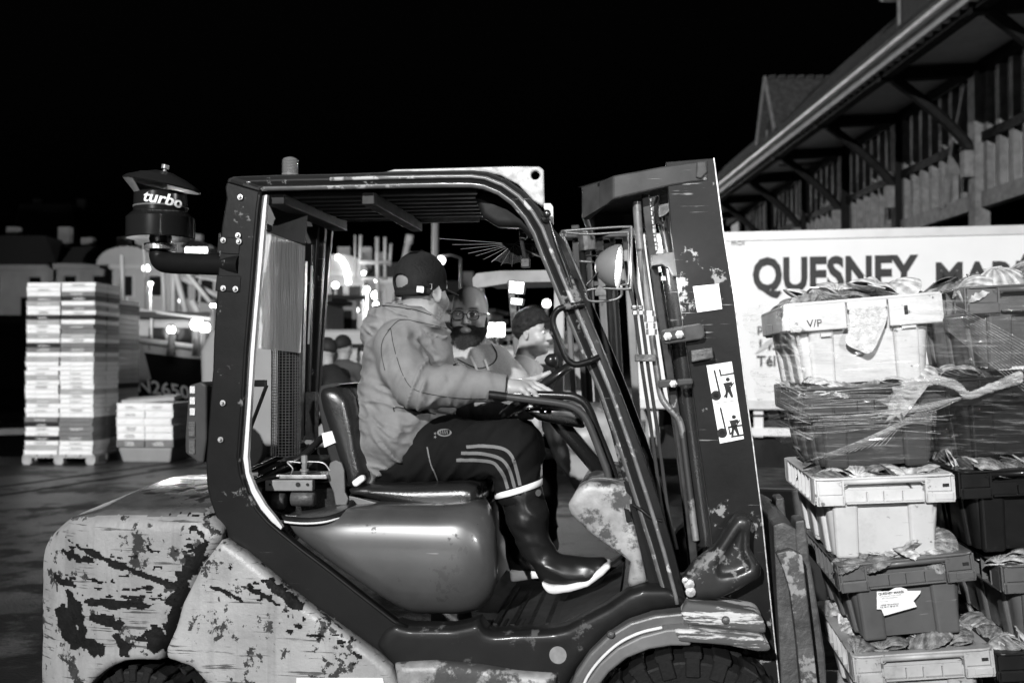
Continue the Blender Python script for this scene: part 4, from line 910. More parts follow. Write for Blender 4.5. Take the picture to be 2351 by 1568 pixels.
def folds(P, fx, fz, s, amp, seed):
    q = np.stack([P[:, 0]*fx+P[:, 2]*fz, P[:, 1]*.4+P[:, 0]*.15, P[:, 2]*fx*.25-P[:, 0]*fz*.25], 1); n = vnoise(q, s*1.25, seed)+.35*vnoise(q, s*2.6, seed+9)
    return amp*1.6*(1-np.minimum(np.abs(n)*4.6, 1))**1.3
def jacket(P):
    q = P.copy(); q[:, 1] = (q[:, 1]-.45)*.70+.45
    t = chain(q, tors, trr, .06)
    t = smin(t, cap(q, K(912, 1015, .45), K(893, 1090, .45), .156, .118), .05)
    t = smin(t, ell(P, K(985, 830, .45), (.085, .15, .12)), .06)
    t = smin(t, ell(P, K(985, 930, .45), (.10, .15, .07)), .06)
    t = smin(t, cap(P, K(925, 786, .30), K(958, 772, .58), .075), .05)
    t = smax(t, (P-hA)@hn, .012)
    t = t-folds(P, 1., .9, 12, .009, 1)*np.clip(((P[:, 2]-K(0, 990, .4)[2])*-1+.22)/.2, 0, 1)-folds(P, .3, 1.3, 16, .005, 4)
    # arms
    a = chain(P, [n_sh, n_sh*.5+n_el*.5+np.array([-.012, -.01, 0]), n_el, n_el*.6+n_wr*.4+np.array([0, 0, .008]), n_wr], [.084, .076, .070, .062, .046], .03)
    a = a-folds(P, 1.2, -.5, 17, .010, 2)*np.clip(1-np.abs(P[:, 0]-n_el[0]-.05)/.17, 0, 1)-folds(P, 1.0, .2, 14, .004, 3)
    a = smax(a, (P-n_wr)@(np.array([1., 0, .03], np.float32)), .004)
    # cuff hem
    b_ = chain(P, [f_sh, f_el, f_wr], [.08, .066, .045], .03)-folds(P, 1.1, .4, 16, .006, 5)
    d = smin(smin(t, a, .018), b_, .02)
    # hood bunched behind the neck
    hd2 = chain(P, [K(1012, 772, .40), K(985, 742, .33), K(950, 728, .315), K(905, 722, .35), K(868, 735, .43), K(880, 725, .52), K(930, 712, .58), K(985, 728, .57), K(1022, 765, .5)], [.018, .028, .032, .036, .038, .036, .03, .025, .018], .02)
    bag = ell(P, K(893, 750, .45), (.082, .125, .058), rotm((0, -.45, 0))); bag = smin(bag, ell(P, K(862, 775, .45), (.042, .085, .052)), .03)
    hd2 = smin(hd2, bag, .025)-folds(P, .5, 1.2, 22, .008, 8)
    hd2 = smax(hd2, -ell(P, K(958, 705, .45), (.072, .08, .075)), .012)
    return smin(d, hd2, .012)
jk = sdf('jacket', jacket, K(815, 1120, .45)+np.array([-.02, -.40, -.03]), K(1180, 690, .45)+np.array([.03, .42, .03]), .0066, jackm, DR); jk.location = off
jkt = bvh(jk)
seamm = mat('seam_thread', .03, .8)
def on_surface(name, pxs, wd, tree, m, parent, v=-.3, off_=.0016, sm=5):
    pts = curve_pts([Vector(L(x, y, .25)) for x, y in pxs], sm) if len(pxs) > 2 else [L(*p, .25) for p in pxs]
    mb = MB(); cam_l = Vector(((Vector((0, 0, CAMZ))-O).dot(U), (Vector((0, 0, CAMZ))-O).dot(V), CAMZ))
    hit = []
    for i, p in enumerate(pts):
        d = (pts[min(i+1, len(pts)-1)]-pts[max(i-1, 0)]).normalized(); nr = Vector((-d.z, 0, d.x))*wd/2; row = []
        for s in (-1, 0, 1):
            h_ = tree.ray_cast(cam_l, (p+nr*s-cam_l).normalized())
            row.append(h_[0]+h_[1]*(off_ if h_[1].dot(cam_l-h_[0]) > 0 else -off_) if h_[0] else None)
        hit.append(row)
    for i in range(len(hit)-1):
        for s in (0, 1):
            q = [hit[i][s], hit[i+1][s], hit[i+1][s+1], hit[i][s+1]]
            if all(a is not None for a in q) and (q[0]-q[1]).length < .08: mb.add(q, [(0, 1, 2, 3)])
    if not mb.v: return None
    return mb.build(name, m, parent, True)
on_surface('seam', [(897, 754), (905, 800), (925, 860), (950, 893), (1000, 907), (1060, 914), (1140, 915)], .0022, jkt, seamm, jk)
on_surface('seam', [(897, 754), (880, 780), (876, 810), (884, 850)], .002, jkt, seamm, jk)
on_surface('seam', [(1028, 755), (1000, 748), (965, 740), (920, 735), (890, 760)], .002, jkt, seamm, jk)
on_surface('cuff_edge', [(1163, 866), (1161, 890), (1157, 922)], .003, jkt, seamm, jk)
on_surface('pocket', [(905, 945), (908, 935), (960, 945), (1000, 950)], .004, jkt, seamm, jk)
on_surface('hood_hem', [(858, 705), (885, 703), (930, 708), (960, 714), (990, 724)], .003, jkt, seamm, jk)
sn = MB().tube([L(1042, 838, .19), L(1050, 834, .18)], [.004, .002], 8).build('zip_pull', blackp, jk, True)
# head under a cap
phi = R(58); HM = head_T(L(969, 676, .45), phi, R(4), 0, 1.04)
nk = (K(962, 705, .45), K(946, 775, .45))
def drv_head(P): return smin(head_core(in_frame(P, HM)), cap(P, nk[0], nk[1], .058, .064), .03)
hc_ = np.array(HM.translation)
hdm = sdf('head', drv_head, hc_-[.14, .14, .2], hc_+[.15, .15, .17], .0058, stub, DR); hdm.location = off
def beardmask(P):
    q = in_frame(P, HM); a = np.clip((.0-q[:, 2]-.012+q[:, 0]*.15+vnoise(P, 90, 2)*.03)/.012, 0, 1)*np.clip((q[:, 0]-.0)/.015, 0, 1)*np.clip((q[:, 2]+.115)/.02, 0, 1)
    hair = np.clip((q[:, 2]+.045)/.05, 0, 1)*.55*np.clip((.01-q[:, 0])/.02, 0, 1); return np.maximum(a*.65, hair)
paint(hdm.data, beardmask)
rng = random.Random(4); sm_ = MB(); ht = bvh(hdm)
for _ in range(900):                                   # short beard bristles
    q = Vector((rng.uniform(.02, .1), rng.choice((-1, 1))*rng.uniform(.03, .09), rng.uniform(-.115, -.02))); p = HM @ q; o_ = HM @ Vector((.02, 0, -.04))
    h_ = ht.ray_cast(p+(p-o_).normalized()*.1, (o_-p).normalized())
    if h_[0]:
        t_ = h_[0]+(h_[0]-o_).normalized()*rng.uniform(.003, .008)+Vector((0, 0, -rng.uniform(.001, .005))); s_ = Vector((.0005, .0005, 0)); sm_.add([h_[0]-s_, h_[0]+s_, t_], [(0, 1, 2)])
bo = tag(sm_.build('beard', mat('beard_grey', .28, .6), DR), kind='stuff'); bo.location = off
capc = (.0, 0, .052)
def cap_fn(P):
    q = in_frame(P, HM); s = ell(q, (-.014, 0, .050), (.107, .086, .104)); inn = ell(q, (-.014, 0, .050), (.1, .079, .097))
    low = (.004-q[:, 2])+q[:, 0]*.16; d = smax(np.maximum(s, -inn), low, .003)
    hole = ell(q, (-.12, 0, .034), (.06, .036, .022)); d = smax(d, -hole, .003)
    strap = np.maximum(np.maximum(ell(q, (-.012, 0, .050), (.111, .089, .12)), -ell(q, (-.012, 0, .050), (.104, .083, .115))), np.abs(q[:, 2]-.000-q[:, 0]*.1)-.0085)
    strap = np.maximum(strap, q[:, 0]+.03)
    seam = np.minimum(np.abs(q[:, 1]), np.abs(q[:, 1])*0+9); d = np.minimum(d, strap)-.0012*np.exp(-(q[:, 1]/.003)**2)
    br_o = ell(q, (.085, 0, .030), (.070, .074, .2)); zc_ = .030-((q[:, 1]/.08)**2)*.028-(q[:, 0]-.1)*.22
    br_ = smax(np.maximum(br_o, .055-q[:, 0]), np.abs(q[:, 2]-zc_)-.0032, .003)
    but = ell(q, (-.014, 0, .156), (.008, .008, .004)); return np.minimum(np.minimum(d, br_), but)
cp = sdf('cap', cap_fn, hc_-[.15, .15, .05], hc_+[.19, .21, .18], .0052, mat('cap_black', .008, .8, bump=.3, bs=300, spec=.3), DR); cp.location = off
bk_ = MB().box((0, 0, 0), (.003, .0125, .0115)); ang = R(128); cc2 = Vector((-.012+.115*math.cos(ang), -.0935*math.sin(ang), .004)); Mb = HM @ Matrix.Translation(cc2) @ Matrix.Rotation(math.atan2(-math.sin(ang), math.cos(ang)), 4, 'Z'); bk_.v = [Mb @ v for v in bk_.v]
b = bk_.build('strap_buckle', mat('satin_metal', .35, .45, .5), cp, bevel=.001); 
ang = R(108); cc2 = Vector((-.012+.115*math.cos(ang), -.0925*math.sin(ang), .018)); Mb = HM @ Matrix.Translation(cc2) @ Matrix.Rotation(math.atan2(-math.sin(ang), math.cos(ang)), 4, 'Z')
MB().tube([Mb @ Vector(p) for p in ((0, -.004, .009), (0, .004, .010), (0, .0055, 0), (0, .004, -.010), (0, -.002, -.008))], .0011, 5).build('strap_clip', mat('satin_metal', .35, .45, .5), cp)
# trousers
pm = mat('tracksuit', .008, .85, var=.2, bump=.2, bs=300, spec=.05)
hipn, knn, hemn = K(905, 1046, .37), K(1176, 1031, .32), K(1190, 1120, .33)
hipf, knf, hemf = K(905, 1040, .54), K(1192, 1025, .57), K(1185, 1130, .53)
def trousers(P):
    d = chain(P, [hipn, hipn*.5+knn*.5+np.array([0, 0, .012]), knn, hemn], [.118, .108, .092, .073], .03)
    e = chain(P, [hipf, knf, hemf], [.115, .09, .07], .03)
    d = smin(smin(d, e, .02), ell(P, K(915, 1030, .455), (.13, .19, .12)), .04)
    return d-folds(P, .9, -.7, 13, .006, 6)-folds(P, 1., .9, 20, .006, 7)*np.clip(1-np.abs(P[:, 0]-knn[0]+.03)/.1, 0, 1)*(P[:, 2] < knn[2])
tr = sdf('trousers', trousers, np.array([hipn[0]-.16, .16, hemn[2]-.06]), np.array([knn[0]+.12, .76, knn[2]+.14]), .007, pm, DR); tr.location = off
trt = bvh(tr); strm = mat('stripe_grey', .12, .8)
for pts in ([(1071, 1026), (1110, 1024), (1148, 1028), (1170, 1040), (1182, 1065), (1194, 1114)], [(1059, 1040), (1105, 1041), (1141, 1049), (1160, 1062), (1172, 1085), (1182, 1119)], [(1048, 1056), (1095, 1056), (1131, 1061), (1146, 1075), (1158, 1095), (1166, 1122)]):
    on_surface('stripe', pts, .0115, trt, strm, tr, off_=.0022)
on_surface('piping', [(981, 1026), (988, 1060), (1000, 1090), (1008, 1110)], .005, trt, strm, tr, off_=.0022)
def disc_on(name, cx0, cy0, r_, m, n=16, stretch=1, rot=0, star=False, off_=.0024):
    mb = MB(); cam_l = Vector(((Vector((0, 0, CAMZ))-O).dot(U), (Vector((0, 0, CAMZ))-O).dot(V), CAMZ)); vs = []
    for k in range(n):
        a = 2*math.pi*k/n; rk = r_*(.45 if star and k % 2 else 1)
        p = L(cx0+rk*stretch*math.cos(a+rot), cy0+rk*math.sin(a+rot), .25); h_ = trt.ray_cast(cam_l, (p-cam_l).normalized())
        if h_[0]: vs.append(h_[0]+(cam_l-h_[0]).normalized()*off_)
    if len(vs) > 3: return mb.add(vs, [tuple(range(len(vs)))]).build(name, m, tr)
disc_on('crest', 1020, 993, 9, strm, stretch=1.9, rot=0)
disc_on('crest', 1020, 993, 6.2, pm, stretch=1.9, off_=.003)
for dx in (-7, -2, 3, 8): on_surface('crest_bar', [(1019+dx, 989), (1020+dx, 997)], .003, trt, strm, tr, off_=.0036)
for x, y in ((999, 995), (999, 1003)): disc_on('star', x, y, 4, strm, 10, star=True)
# boots
bm_ = mat('rubber_boot', .01, .34, coat=0, var=.2, spec=.3); solem = mat('boot_sole', .6, .6, var=.15, vs=12, grime=.5)
def boot(name, shaft, rs, footp, fr, soles, v0, v1, band):
    def fn(P):
        d = chain(P, shaft, rs, .03); f = chain(P, footp, fr, .03); d = smin(d, f, .035)
        return d-folds(P, .4, 1.2, 15, .004, 9)
    al = np.array(shaft+footp); o = sdf(name, fn, al.min(0)-.1, al.max(0)+.09, .0085, bm_, DR); o.location = off
    sp2 = poly(soles, v0); s = sdf('boot_sole', lambda P: smax(extr(P, sp2, v0, v1, .01), .0, .001) if False else extr(P, sp2, v0, v1, .012), (min(a for a, b in sp2)-.02, v0-.02, min(b for a, b in sp2)-.02), (max(a for a, b in sp2)+.02, v1+.02, max(b for a, b in sp2)+.02), .0065, solem, o)
    c, r_, tilt_ = band; pts = [Vector(c)+Vector((r_*math.cos(a)*math.cos(tilt_), r_*math.sin(a), r_*math.cos(a)*math.sin(tilt_))) for a in np.linspace(0, 2*math.pi, 33)[:-1]]
    mb = MB()
    for i in range(32):
        p = pts[i]; n_ = (p-Vector(c)).normalized()*.004; mb.v += [p+Vector((0, 0, .012)), p+n_+Vector((0, 0, .010)), p+n_-Vector((0, 0, .010)), p-Vector((0, 0, .012))]
    for i in range(32):
        for k in range(4): mb.f.append((i*4+k, i*4+(k+1) % 4, ((i+1) % 32)*4+(k+1) % 4, ((i+1) % 32)*4+k))
    mb.build('boot_band', mat('boot_white', .7, .5, var=.06), o, True); return o
boot('rubber_boot', [K(1197, 1130, .33), K(1211, 1190, .33), K(1227, 1248, .33), K(1260, 1298, .33)], [.073, .068, .050, .047], [K(1272, 1310, .33), K(1300, 1312, .33), K(1350, 1312, .33), K(1376, 1302, .33)], [.05, .05, .045, .034],
     [(1241, 1336), (1262, 1344), (1300, 1343), (1340, 1334), (1388, 1296), (1400, 1296), (1402, 1304), (1385, 1322), (1350, 1348), (1310, 1360), (1270, 1366), (1256, 1362), (1246, 1350)], .275, .385, (K(1191, 1121, .33), .085, R(17)))
boot('rubber_boot', [K(1178, 1130, .52), K(1188, 1200, .52), K(1195, 1265, .52), K(1203, 1292, .52)], [.068, .060, .048, .044], [K(1203, 1290, .52), K(1240, 1300, .52), K(1290, 1298, .52)], [.045, .042, .035],
     [(1168, 1310), (1226, 1306), (1300, 1304), (1302, 1326), (1228, 1330), (1172, 1338)], .465, .57, (K(1176, 1130, .52), .078, R(10)))
disc = MB().lathe([(.0001, 0), (.012, 0), (.0001, .0006)], K(1236, 1131, .265), 12, Matrix.Rotation(R(90), 4, 'X') @ Matrix.Rotation(R(35), 4, 'Y')).build('boot_badge', mat('badge', .06, .6), DR); disc.location = off
# hands
F = lambda *p: [K(*q) for q in p]
hand(DR, off, K(1163, 891, .245), None, (0, -.3, 1), [F((1222, 880, .275), (1243, 888, .272), (1258, 896, .268), (1270, 903, .262)), F((1216, 884, .250), (1236, 894, .245), (1248, 902, .24), (1258, 911, .232)),
     F((1206, 890, .228), (1226, 900, .215), (1232, 911, .20), (1233, 928, .195)), F((1196, 894, .21), (1210, 904, .195), (1216, 915, .185), (1217, 930, .185))],
     F((1180, 886, .265), (1208, 876, .30), (1236, 867, .315), (1261, 856, .32)), skin)
hand(DR, off, K(1165, 946, .60), None, (0, -.3, 1), [F((1205, 945, .62), (1225, 935, .60), (1232, 925, .59)), F((1205, 950, .60), (1227, 942, .58), (1236, 930, .57)), F((1203, 955, .58), (1225, 949, .56), (1236, 938, .55)), F((1200, 960, .565), (1220, 957, .545), (1230, 947, .54))],
     F((1185, 945, .60), (1200, 930, .57), (1215, 922, .56)), skin_b)

# ---------------------------------------------------------------- bearded man in glasses
vB = 1.28; feet = L(1095, 1100, vB); feet.z = 0; BM = empty('person', toW(feet), -YAW); off = -feet
tag(BM, 'bald bearded man in round-cornered glasses and grey hoodie standing behind the driver', 'person')
KB = lambda px, py, v=vB: K(px, py, v)
bphi = R(-89); BH = head_T(L(1078, 730, vB), bphi, R(2), R(0), 1.03)
bskin = mask_mat('bearded_skin', .36, .03, .5, bump=.15, bs=120, var=.15)
bh = sdf('head', lambda P: smin(head_core(in_frame(P, BH), fat=1), cap(P, KB(1078, 760), KB(1084, 835, vB+.02), .068, .078), .03), np.array(BH.translation)-[.14, .15, .23], np.array(BH.translation)+[.14, .15, .17], .0055, bskin, BM); bh.location = off
def bm2(P):
    q = in_frame(P, BH); a = np.abs(q[:, 1]); n = vnoise(P, 110, 3)*.35
    brow = np.exp(-((q[:, 2]-.040+(a-.03)**2*6)/.005)**2)*np.exp(-((a-.032)/.02)**4)*(q[:, 0] > .03)
    hair = np.clip((q[:, 2]-.03)/.02, 0, 1)*np.clip((-q[:, 0]+.035)/.03, 0, 1)*.5
    lip = -.0
    return np.maximum(np.maximum(brow*1.3, hair)+n*.15, 0)
paint(bh.data, bm2)
def beard(P):
    q = in_frame(P, BH); a = np.abs(q[:, 1]); core = head_core(q, fat=1)
    blob = smin(ell(q, (.045, 0, -.095), (.062, .058, .052)), ell(q, (.03, 0, -.06), (.075, .072, .05)), .03)
    d = smax(core-.011, blob-.004, .006); d = smin(d, ell(q, (.062, 0, -.115), (.042, .045, .038)), .02)
    d = smin(d, cap(np.stack([q[:, 0], a, q[:, 2]], 1), (.103, .004, -.037), (.086, .030, -.052), .0065, .006), .006)
    sb2 = cap(np.stack([q[:, 0], a, q[:, 2]], 1), (.01, .073, .0), (.02, .068, -.06), .008, .014); d = smin(d, sb2, .012)
    d = smax(d, -ell(q, (.106, 0, -.0525), (.022, .022, .0095)), .004); d = smax(d, -ell(q, (.1, 0, .03), (.09, .045, .062)), .01)
    d = smax(d, q[:, 2]-(-.034+np.maximum(0, a-.032)*1.05+.012*vnoise(P, 60, 7)), .006); d = smax(d, -ell(q, (.105, 0, -.0535), (.05, .026, .0125)), .003)
    return d-.004*vnoise(P, 160, 1)-.005*vnoise(P, 70, 2)
bd = sdf('beard', beard, np.array(BH.translation)-[.13, .14, .18], np.array(BH.translation)+[.13, .14, .05], .0048, mat('beard_dark', .03, .6, var=.6, vs=120, bump=1, bs=400), BM); bd.location = off
rng = random.Random(9); sm_ = MB(); bt = bvh(bd)
for _ in range(2600):
    q = Vector((rng.uniform(-.02, .11), rng.uniform(-.09, .09), rng.uniform(-.15, .0))); o_ = BH @ Vector((.02, 0, -.05)); p = BH @ q
    if (p-o_).length < .02: continue
    dr = (p-o_).normalized(); h_ = bt.ray_cast(o_+dr*.2, -dr)
    if h_[0]:
        t_ = h_[0]+dr*rng.uniform(.004, .012)+Vector((rng.gauss(0, .003), rng.gauss(0, .003), -rng.uniform(.002, .010))); s_ = Vector((.0006, .0, .0)); sm_.add([h_[0]-s_, h_[0]+s_, t_], [(0, 1, 2)])
bo = tag(sm_.build('beard_hair', mat('beard_hair', .035, .5), BM), kind='stuff'); bo.location = off
eyes(BH, BM, off, (.003, .001)); eyelids(BH, BM, off)
gm = mat('spectacle_frame', .012, .2, coat=.5)
gl_ = empty('glasses'); gl_.parent = BM; gl_.location = off
for s in (-1, 1):
    pts = []
    for a in np.linspace(0, 2*math.pi, 25)[:-1]:
        ca, sa = math.cos(a), math.sin(a); y = .0255*math.copysign(abs(ca)**.7, ca); z = .0195*math.copysign(abs(sa)**.75, sa)
        pts.append(BH @ Vector((.112-abs(s*.033+y)*.10, s*.033+y, .010+z)))
    MB().tube(pts, .0019, 6, closed=True).build('glasses_rim', gm, gl_, True)
    MB().add(pts, [tuple(range(24))]).build('lens', mat('lens', .3, .05, alpha=.10, spec=.8), gl_)
    MB().tube([BH @ Vector(p) for p in ((.106, s*.058, .018), (.095, s*.076, .018), (.0, s*.086, .016))], .0017, 6).build('temple', gm, gl_, True)
MB().tube([BH @ Vector(p) for p in ((.110, -.008, .014), (.113, 0, .018), (.110, .008, .014))], .0018, 6).build('bridge', gm, gl_, True)
er = BH @ Vector((.002, .084, -.034)); MB().lathe([(.0001, -.005), (.004, 0), (.0001, .005)], er, 10).build('earring', steel, BM, True).location = off
hoodm = mat('hoodie_marl', .36, .9, var=.14, vs=160, bump=.3, bs=300, spec=.15)
def hoodie(P):
    q = P.copy(); q[:, 0] = (q[:, 0]-feet.x)*.78+feet.x
    t = chain(q, [KB(1098, 1040), KB(1098, 960), KB(1096, 880), KB(1090, 850)], [.19, .20, .17, .11], .06)
    t = smin(t, cap(P, KB(1000, 862, vB+.02), KB(1160, 872, vB+.02), .072), .05)
    a = chain(P, [KB(985, 872, vB+.02), KB(972, 960, vB), KB(985, 1085, vB-.03)], [.072, .06, .045], .03)
    b_ = chain(P, [KB(1163, 878, vB+.02), KB(1205, 960, vB), KB(1222, 1085, vB-.03)], [.074, .062, .045], .03)
    d = smin(t, smin(a, b_, .03), .03)-folds(P, .6, 1., 10, .008, 2)
    hd2 = chain(P, [KB(1020, 815, vB-.06), KB(1050, 838, vB-.12), KB(1090, 852, vB-.13), KB(1122, 838, vB-.10), KB(1132, 815, vB-.02), KB(1110, 800, vB+.08), KB(1060, 797, vB+.1), KB(1030, 803, vB+.05), KB(1020, 815, vB-.05)], [.022, .026, .028, .026, .026, .04, .045, .04, .024], .02)
    hd2 = smax(hd2-folds(P, 1., .6, 18, .006, 5), -ell(P, KB(1083, 808, vB-.01), (.065, .08, .1)), .008)
    return smin(smax(d, KB(0, 1075)[2]-P[:, 2], .02), hd2, .016)
ho = sdf('hoodie', hoodie, (feet.x-.38, vB-.3, KB(0, 1085)[2]), (feet.x+.34, vB+.27, KB(0, 775)[2]), .0115, hoodm, BM); ho.location = off
hot = bvh(ho)
for pts in ([(1081, 818), (1087, 832), (1093, 845), (1100, 868)], [(1113, 826), (1118, 842), (1124, 862), (1130, 885)]): on_surface('drawstring', pts, .0075, hot, mat('cord', .6, .8), ho, off_=.004)
on_surface('seam', [(1128, 790), (1140, 812), (1136, 830), (1118, 842), (1100, 846), (1080, 840), (1050, 825)], .004, hot, seamm, ho, off_=.002)
def legs(P, c, z0, z1, sp, r0, r1):
    d = None
    for s in (-1, 1):
        e = chain(P, [np.array((c[0]+s*sp*.8, c[1], z1)), np.array((c[0]+s*sp, c[1]-.02, (z0+z1)/2)), np.array((c[0]+s*sp, c[1], z0))], [r0, (r0+r1)/2, r1], .03); d = e if d is None else smin(d, e, .02)
    return d-folds(P, .4, 1.1, 9, .008, 4)
lz = KB(0, 1050)[2]
tb_ = sdf('trousers', lambda P: legs(P, (feet.x, vB, 0), .07, lz, .12, .12, .075), (feet.x-.3, vB-.2, .0), (feet.x+.3, vB+.2, lz+.1), .016, mat('pale_trousers', .22, .85, var=.2), BM); tb_.location = off
for s in (-1, 1):
    o = sdf('shoe', lambda P: smax(chain(P, [np.array((feet.x+s*.12, vB+.04, .055)), np.array((feet.x+s*.13, vB-.16, .045))], [.055, .045], .02), -P[:, 2], .005), (feet.x+s*.12-.1, vB-.25, -.02), (feet.x+s*.12+.1, vB+.13, .14), .012, mat('dark_shoe', .02, .6), BM); o.location = off
for s, w_, e_ in ((-1, KB(985, 1085, vB-.03), 20), (1, KB(1222, 1085, vB-.03), -20)):
    def hk(dx, dz, dv): return w_+np.array((dx, dv, dz), np.float32)
    hand(BM, off, w_, None, (0, -1, .3), [[hk(0, -.085, -.03+i*.02), hk(.01*-s, -.12, -.032+i*.02), hk(.02*-s, -.145, -.03+i*.018)] for i in range(4)], [hk(.012*-s, -.03, -.03), hk(.02*-s, -.06, -.05), hk(.025*-s, -.085, -.052)], skin_b, h=.008)

# ---------------------------------------------------------------- young man in profile
vY = 2.25; yf = L(1207, 1000, vY); yf.z = 0; BY = empty('person', toW(yf), -YAW); off = -yf
tag(BY, 'young man in pale T-shirt seen in profile, carrying a dark checked backpack', 'person')
KY = lambda px, py, v=vY: K(px, py, v)
YH = head_T(L(1224, 768, vY), R(-22), R(3), 0, .98)
bs_ = mat('young_skin', .38, .5, var=.08, vs=30)
yh = sdf('head', lambda P: smin(head_core(in_frame(P, YH)), cap(P, KY(1212, 790), KY(1203, 835), .05, .058), .025), np.array(YH.translation)-[.13, .13, .2], np.array(YH.translation)+[.14, .13, .16], .0062, bs_, BY); yh.location = off
def yhair(P):
    q = in_frame(P, YH); d = smax(ell(q, (-.016, 0, .054), (.112, .088, .102)), -(q[:, 2]-.018+q[:, 0]*-.62), .008)
    d = smin(d, ell(q, (-.072, 0, .022), (.045, .07, .05)), .02)
    st = vnoise(np.stack([q[:, 0]*.35, q[:, 1]*1.2, q[:, 2]*.5], 1), 90, 3)*.009+vnoise(q, 50, 5)*.006
    return d-st
yr = sdf('hair', yhair, np.array(YH.translation)-[.15, .13, .05], np.array(YH.translation)+[.14, .13, .19], .006, mat('brown_hair', .022, .6, var=.6, vs=60, bump=.8, bs=150), BY); yr.location = off
mb = MB(); rng = random.Random(2)
for k in range(500):
    a = rng.uniform(0, 6.28); t = rng.uniform(0, 1.2); p = Vector((-.016+.108*math.cos(a)*math.sin(t), .086*math.sin(a)*math.sin(t), .056+.1*math.cos(t))); t_ = p+Vector((rng.uniform(.0, .035), rng.gauss(0, .012), rng.uniform(-.004, .02)))
    mb.add([YH @ (p-Vector((0, .0008, 0))), YH @ (p+Vector((0, .0008, 0))), YH @ t_], [(0, 1, 2)])
for k in range(110):
    y = rng.uniform(-.06, .06); p = Vector((.07, y, .088)); m_ = Vector((.102, y*.95, .062)); t_ = Vector((.098+rng.gauss(0, .004), y*.95+rng.gauss(0, .004), .034+rng.gauss(0, .006)))
    for a, b in ((p, m_), (m_, t_)): mb.add([YH @ (a-Vector((0, .003, 0))), YH @ (a+Vector((0, .003, 0))), YH @ (b+Vector((0, .0015, 0))), YH @ (b-Vector((0, .0015, 0)))], [(0, 1, 2, 3)])
hs_ = tag(mb.build('hair_strands', mat('hair_strand', .04, .5, spec=.3), BY), kind='stuff'); hs_.location = off
eyes(YH, BY, off)
def tee(P):
    q = P.copy(); q[:, 1] = (q[:, 1]-vY)*.62+vY
    t = chain(q, [KY(1203, 1010), KY(1204, 930), KY(1204, 860)], [.10, .105, .10], .05); t = smin(t, cap(P, KY(1203, 850, vY-.15), KY(1203, 845, vY+.15), .055), .05)
    for s in (-1, 1): t = smin(t, cap(P, KY(1203, 856, vY+s*.18), KY(1200, 905, vY+s*.21), .058, .055), .03)
    t = smax(t, -ell(P, KY(1206, 826), (.06, .065, .035)), .01)
    return smax(t-folds(P, .3, 1.1, 10, .008, 3), KY(0, 1040)[2]-P[:, 2], .01)
te = sdf('t_shirt', tee, (yf.x-.2, vY-.33, KY(0, 1045)[2]), (yf.x+.2, vY+.33, KY(0, 815)[2]), .0115, mat('tee_cloth', .62, .9, var=.06), BY); te.location = off
for s in (-1, 1):
    a_, b_, c_ = KY(1200, 890, vY+s*.21), KY(1202, 990, vY+s*.22), KY(1245, 1040, vY+s*.2)
    o = sdf('arm', lambda P: chain(P, [a_, b_, c_], [.045, .04, .03], .02), np.minimum(np.minimum(a_, b_), c_)-.06, np.maximum(np.maximum(a_, b_), c_)+.06, .011, bs_, BY); o.location = off
    hand(BY, off, c_, None, (0, 0, 1), [[c_+np.array((.06, i*.015-.02, -.01)), c_+np.array((.085, i*.015-.02, -.022)), c_+np.array((.10, i*.014-.02, -.036))] for i in range(4)], [c_+np.array((.01, -.02*1, 0)), c_+np.array((.045, -.04, -.002)), c_+np.array((.065, -.045, -.01))], bs_, h=.008)
lz2 = KY(0, 1020)[2]
o = sdf('trousers', lambda P: legs(P, (yf.x, vY, 0), .07, lz2, .09, .10, .06), (yf.x-.25, vY-.2, 0), (yf.x+.25, vY+.2, lz2+.1), .016, mat('dark_jeans', .025, .85), BY); o.location = off
for s in (-1, 1):
    o = sdf('shoe', lambda P: smax(chain(P, [np.array((yf.x-.04+s*.09, vY, .05)), np.array((yf.x+.15+s*.09, vY, .04))], [.05, .04], .02), -P[:, 2], .005), (yf.x+s*.09-.14, vY-.1, -.02), (yf.x+s*.09+.25, vY+.1, .13), .012, mat('dark_shoe', .02, .6), BY); o.location = off
bp_ = empty('backpack', toW(yf), -YAW); tag(bp_, 'dark checked backpack on the back of the young man in profile', 'backpack')
chk = mat('checked_cloth', .03, .85, var=.8, vs=14)
o = sdf('bag', lambda P: rbox(P, KY(1166, 905), (.075, .15, .2), .06)-folds(P, .4, 1, 10, .006, 2), KY(1166, 905)-np.array((.11, .19, .24)), KY(1166, 905)+np.array((.11, .19, .24)), .013, chk, bp_); o.location = off
for s in (-1, 1): MB().tube(curve_pts([Vector(KY(1170, 850, vY+s*.1)), Vector(KY(1190, 833, vY+s*.12)), Vector(KY(1212, 840, vY+s*.13)), Vector(KY(1226, 880, vY+s*.14))], 4), .014, 8).build('strap', chk, bp_, True).location = off

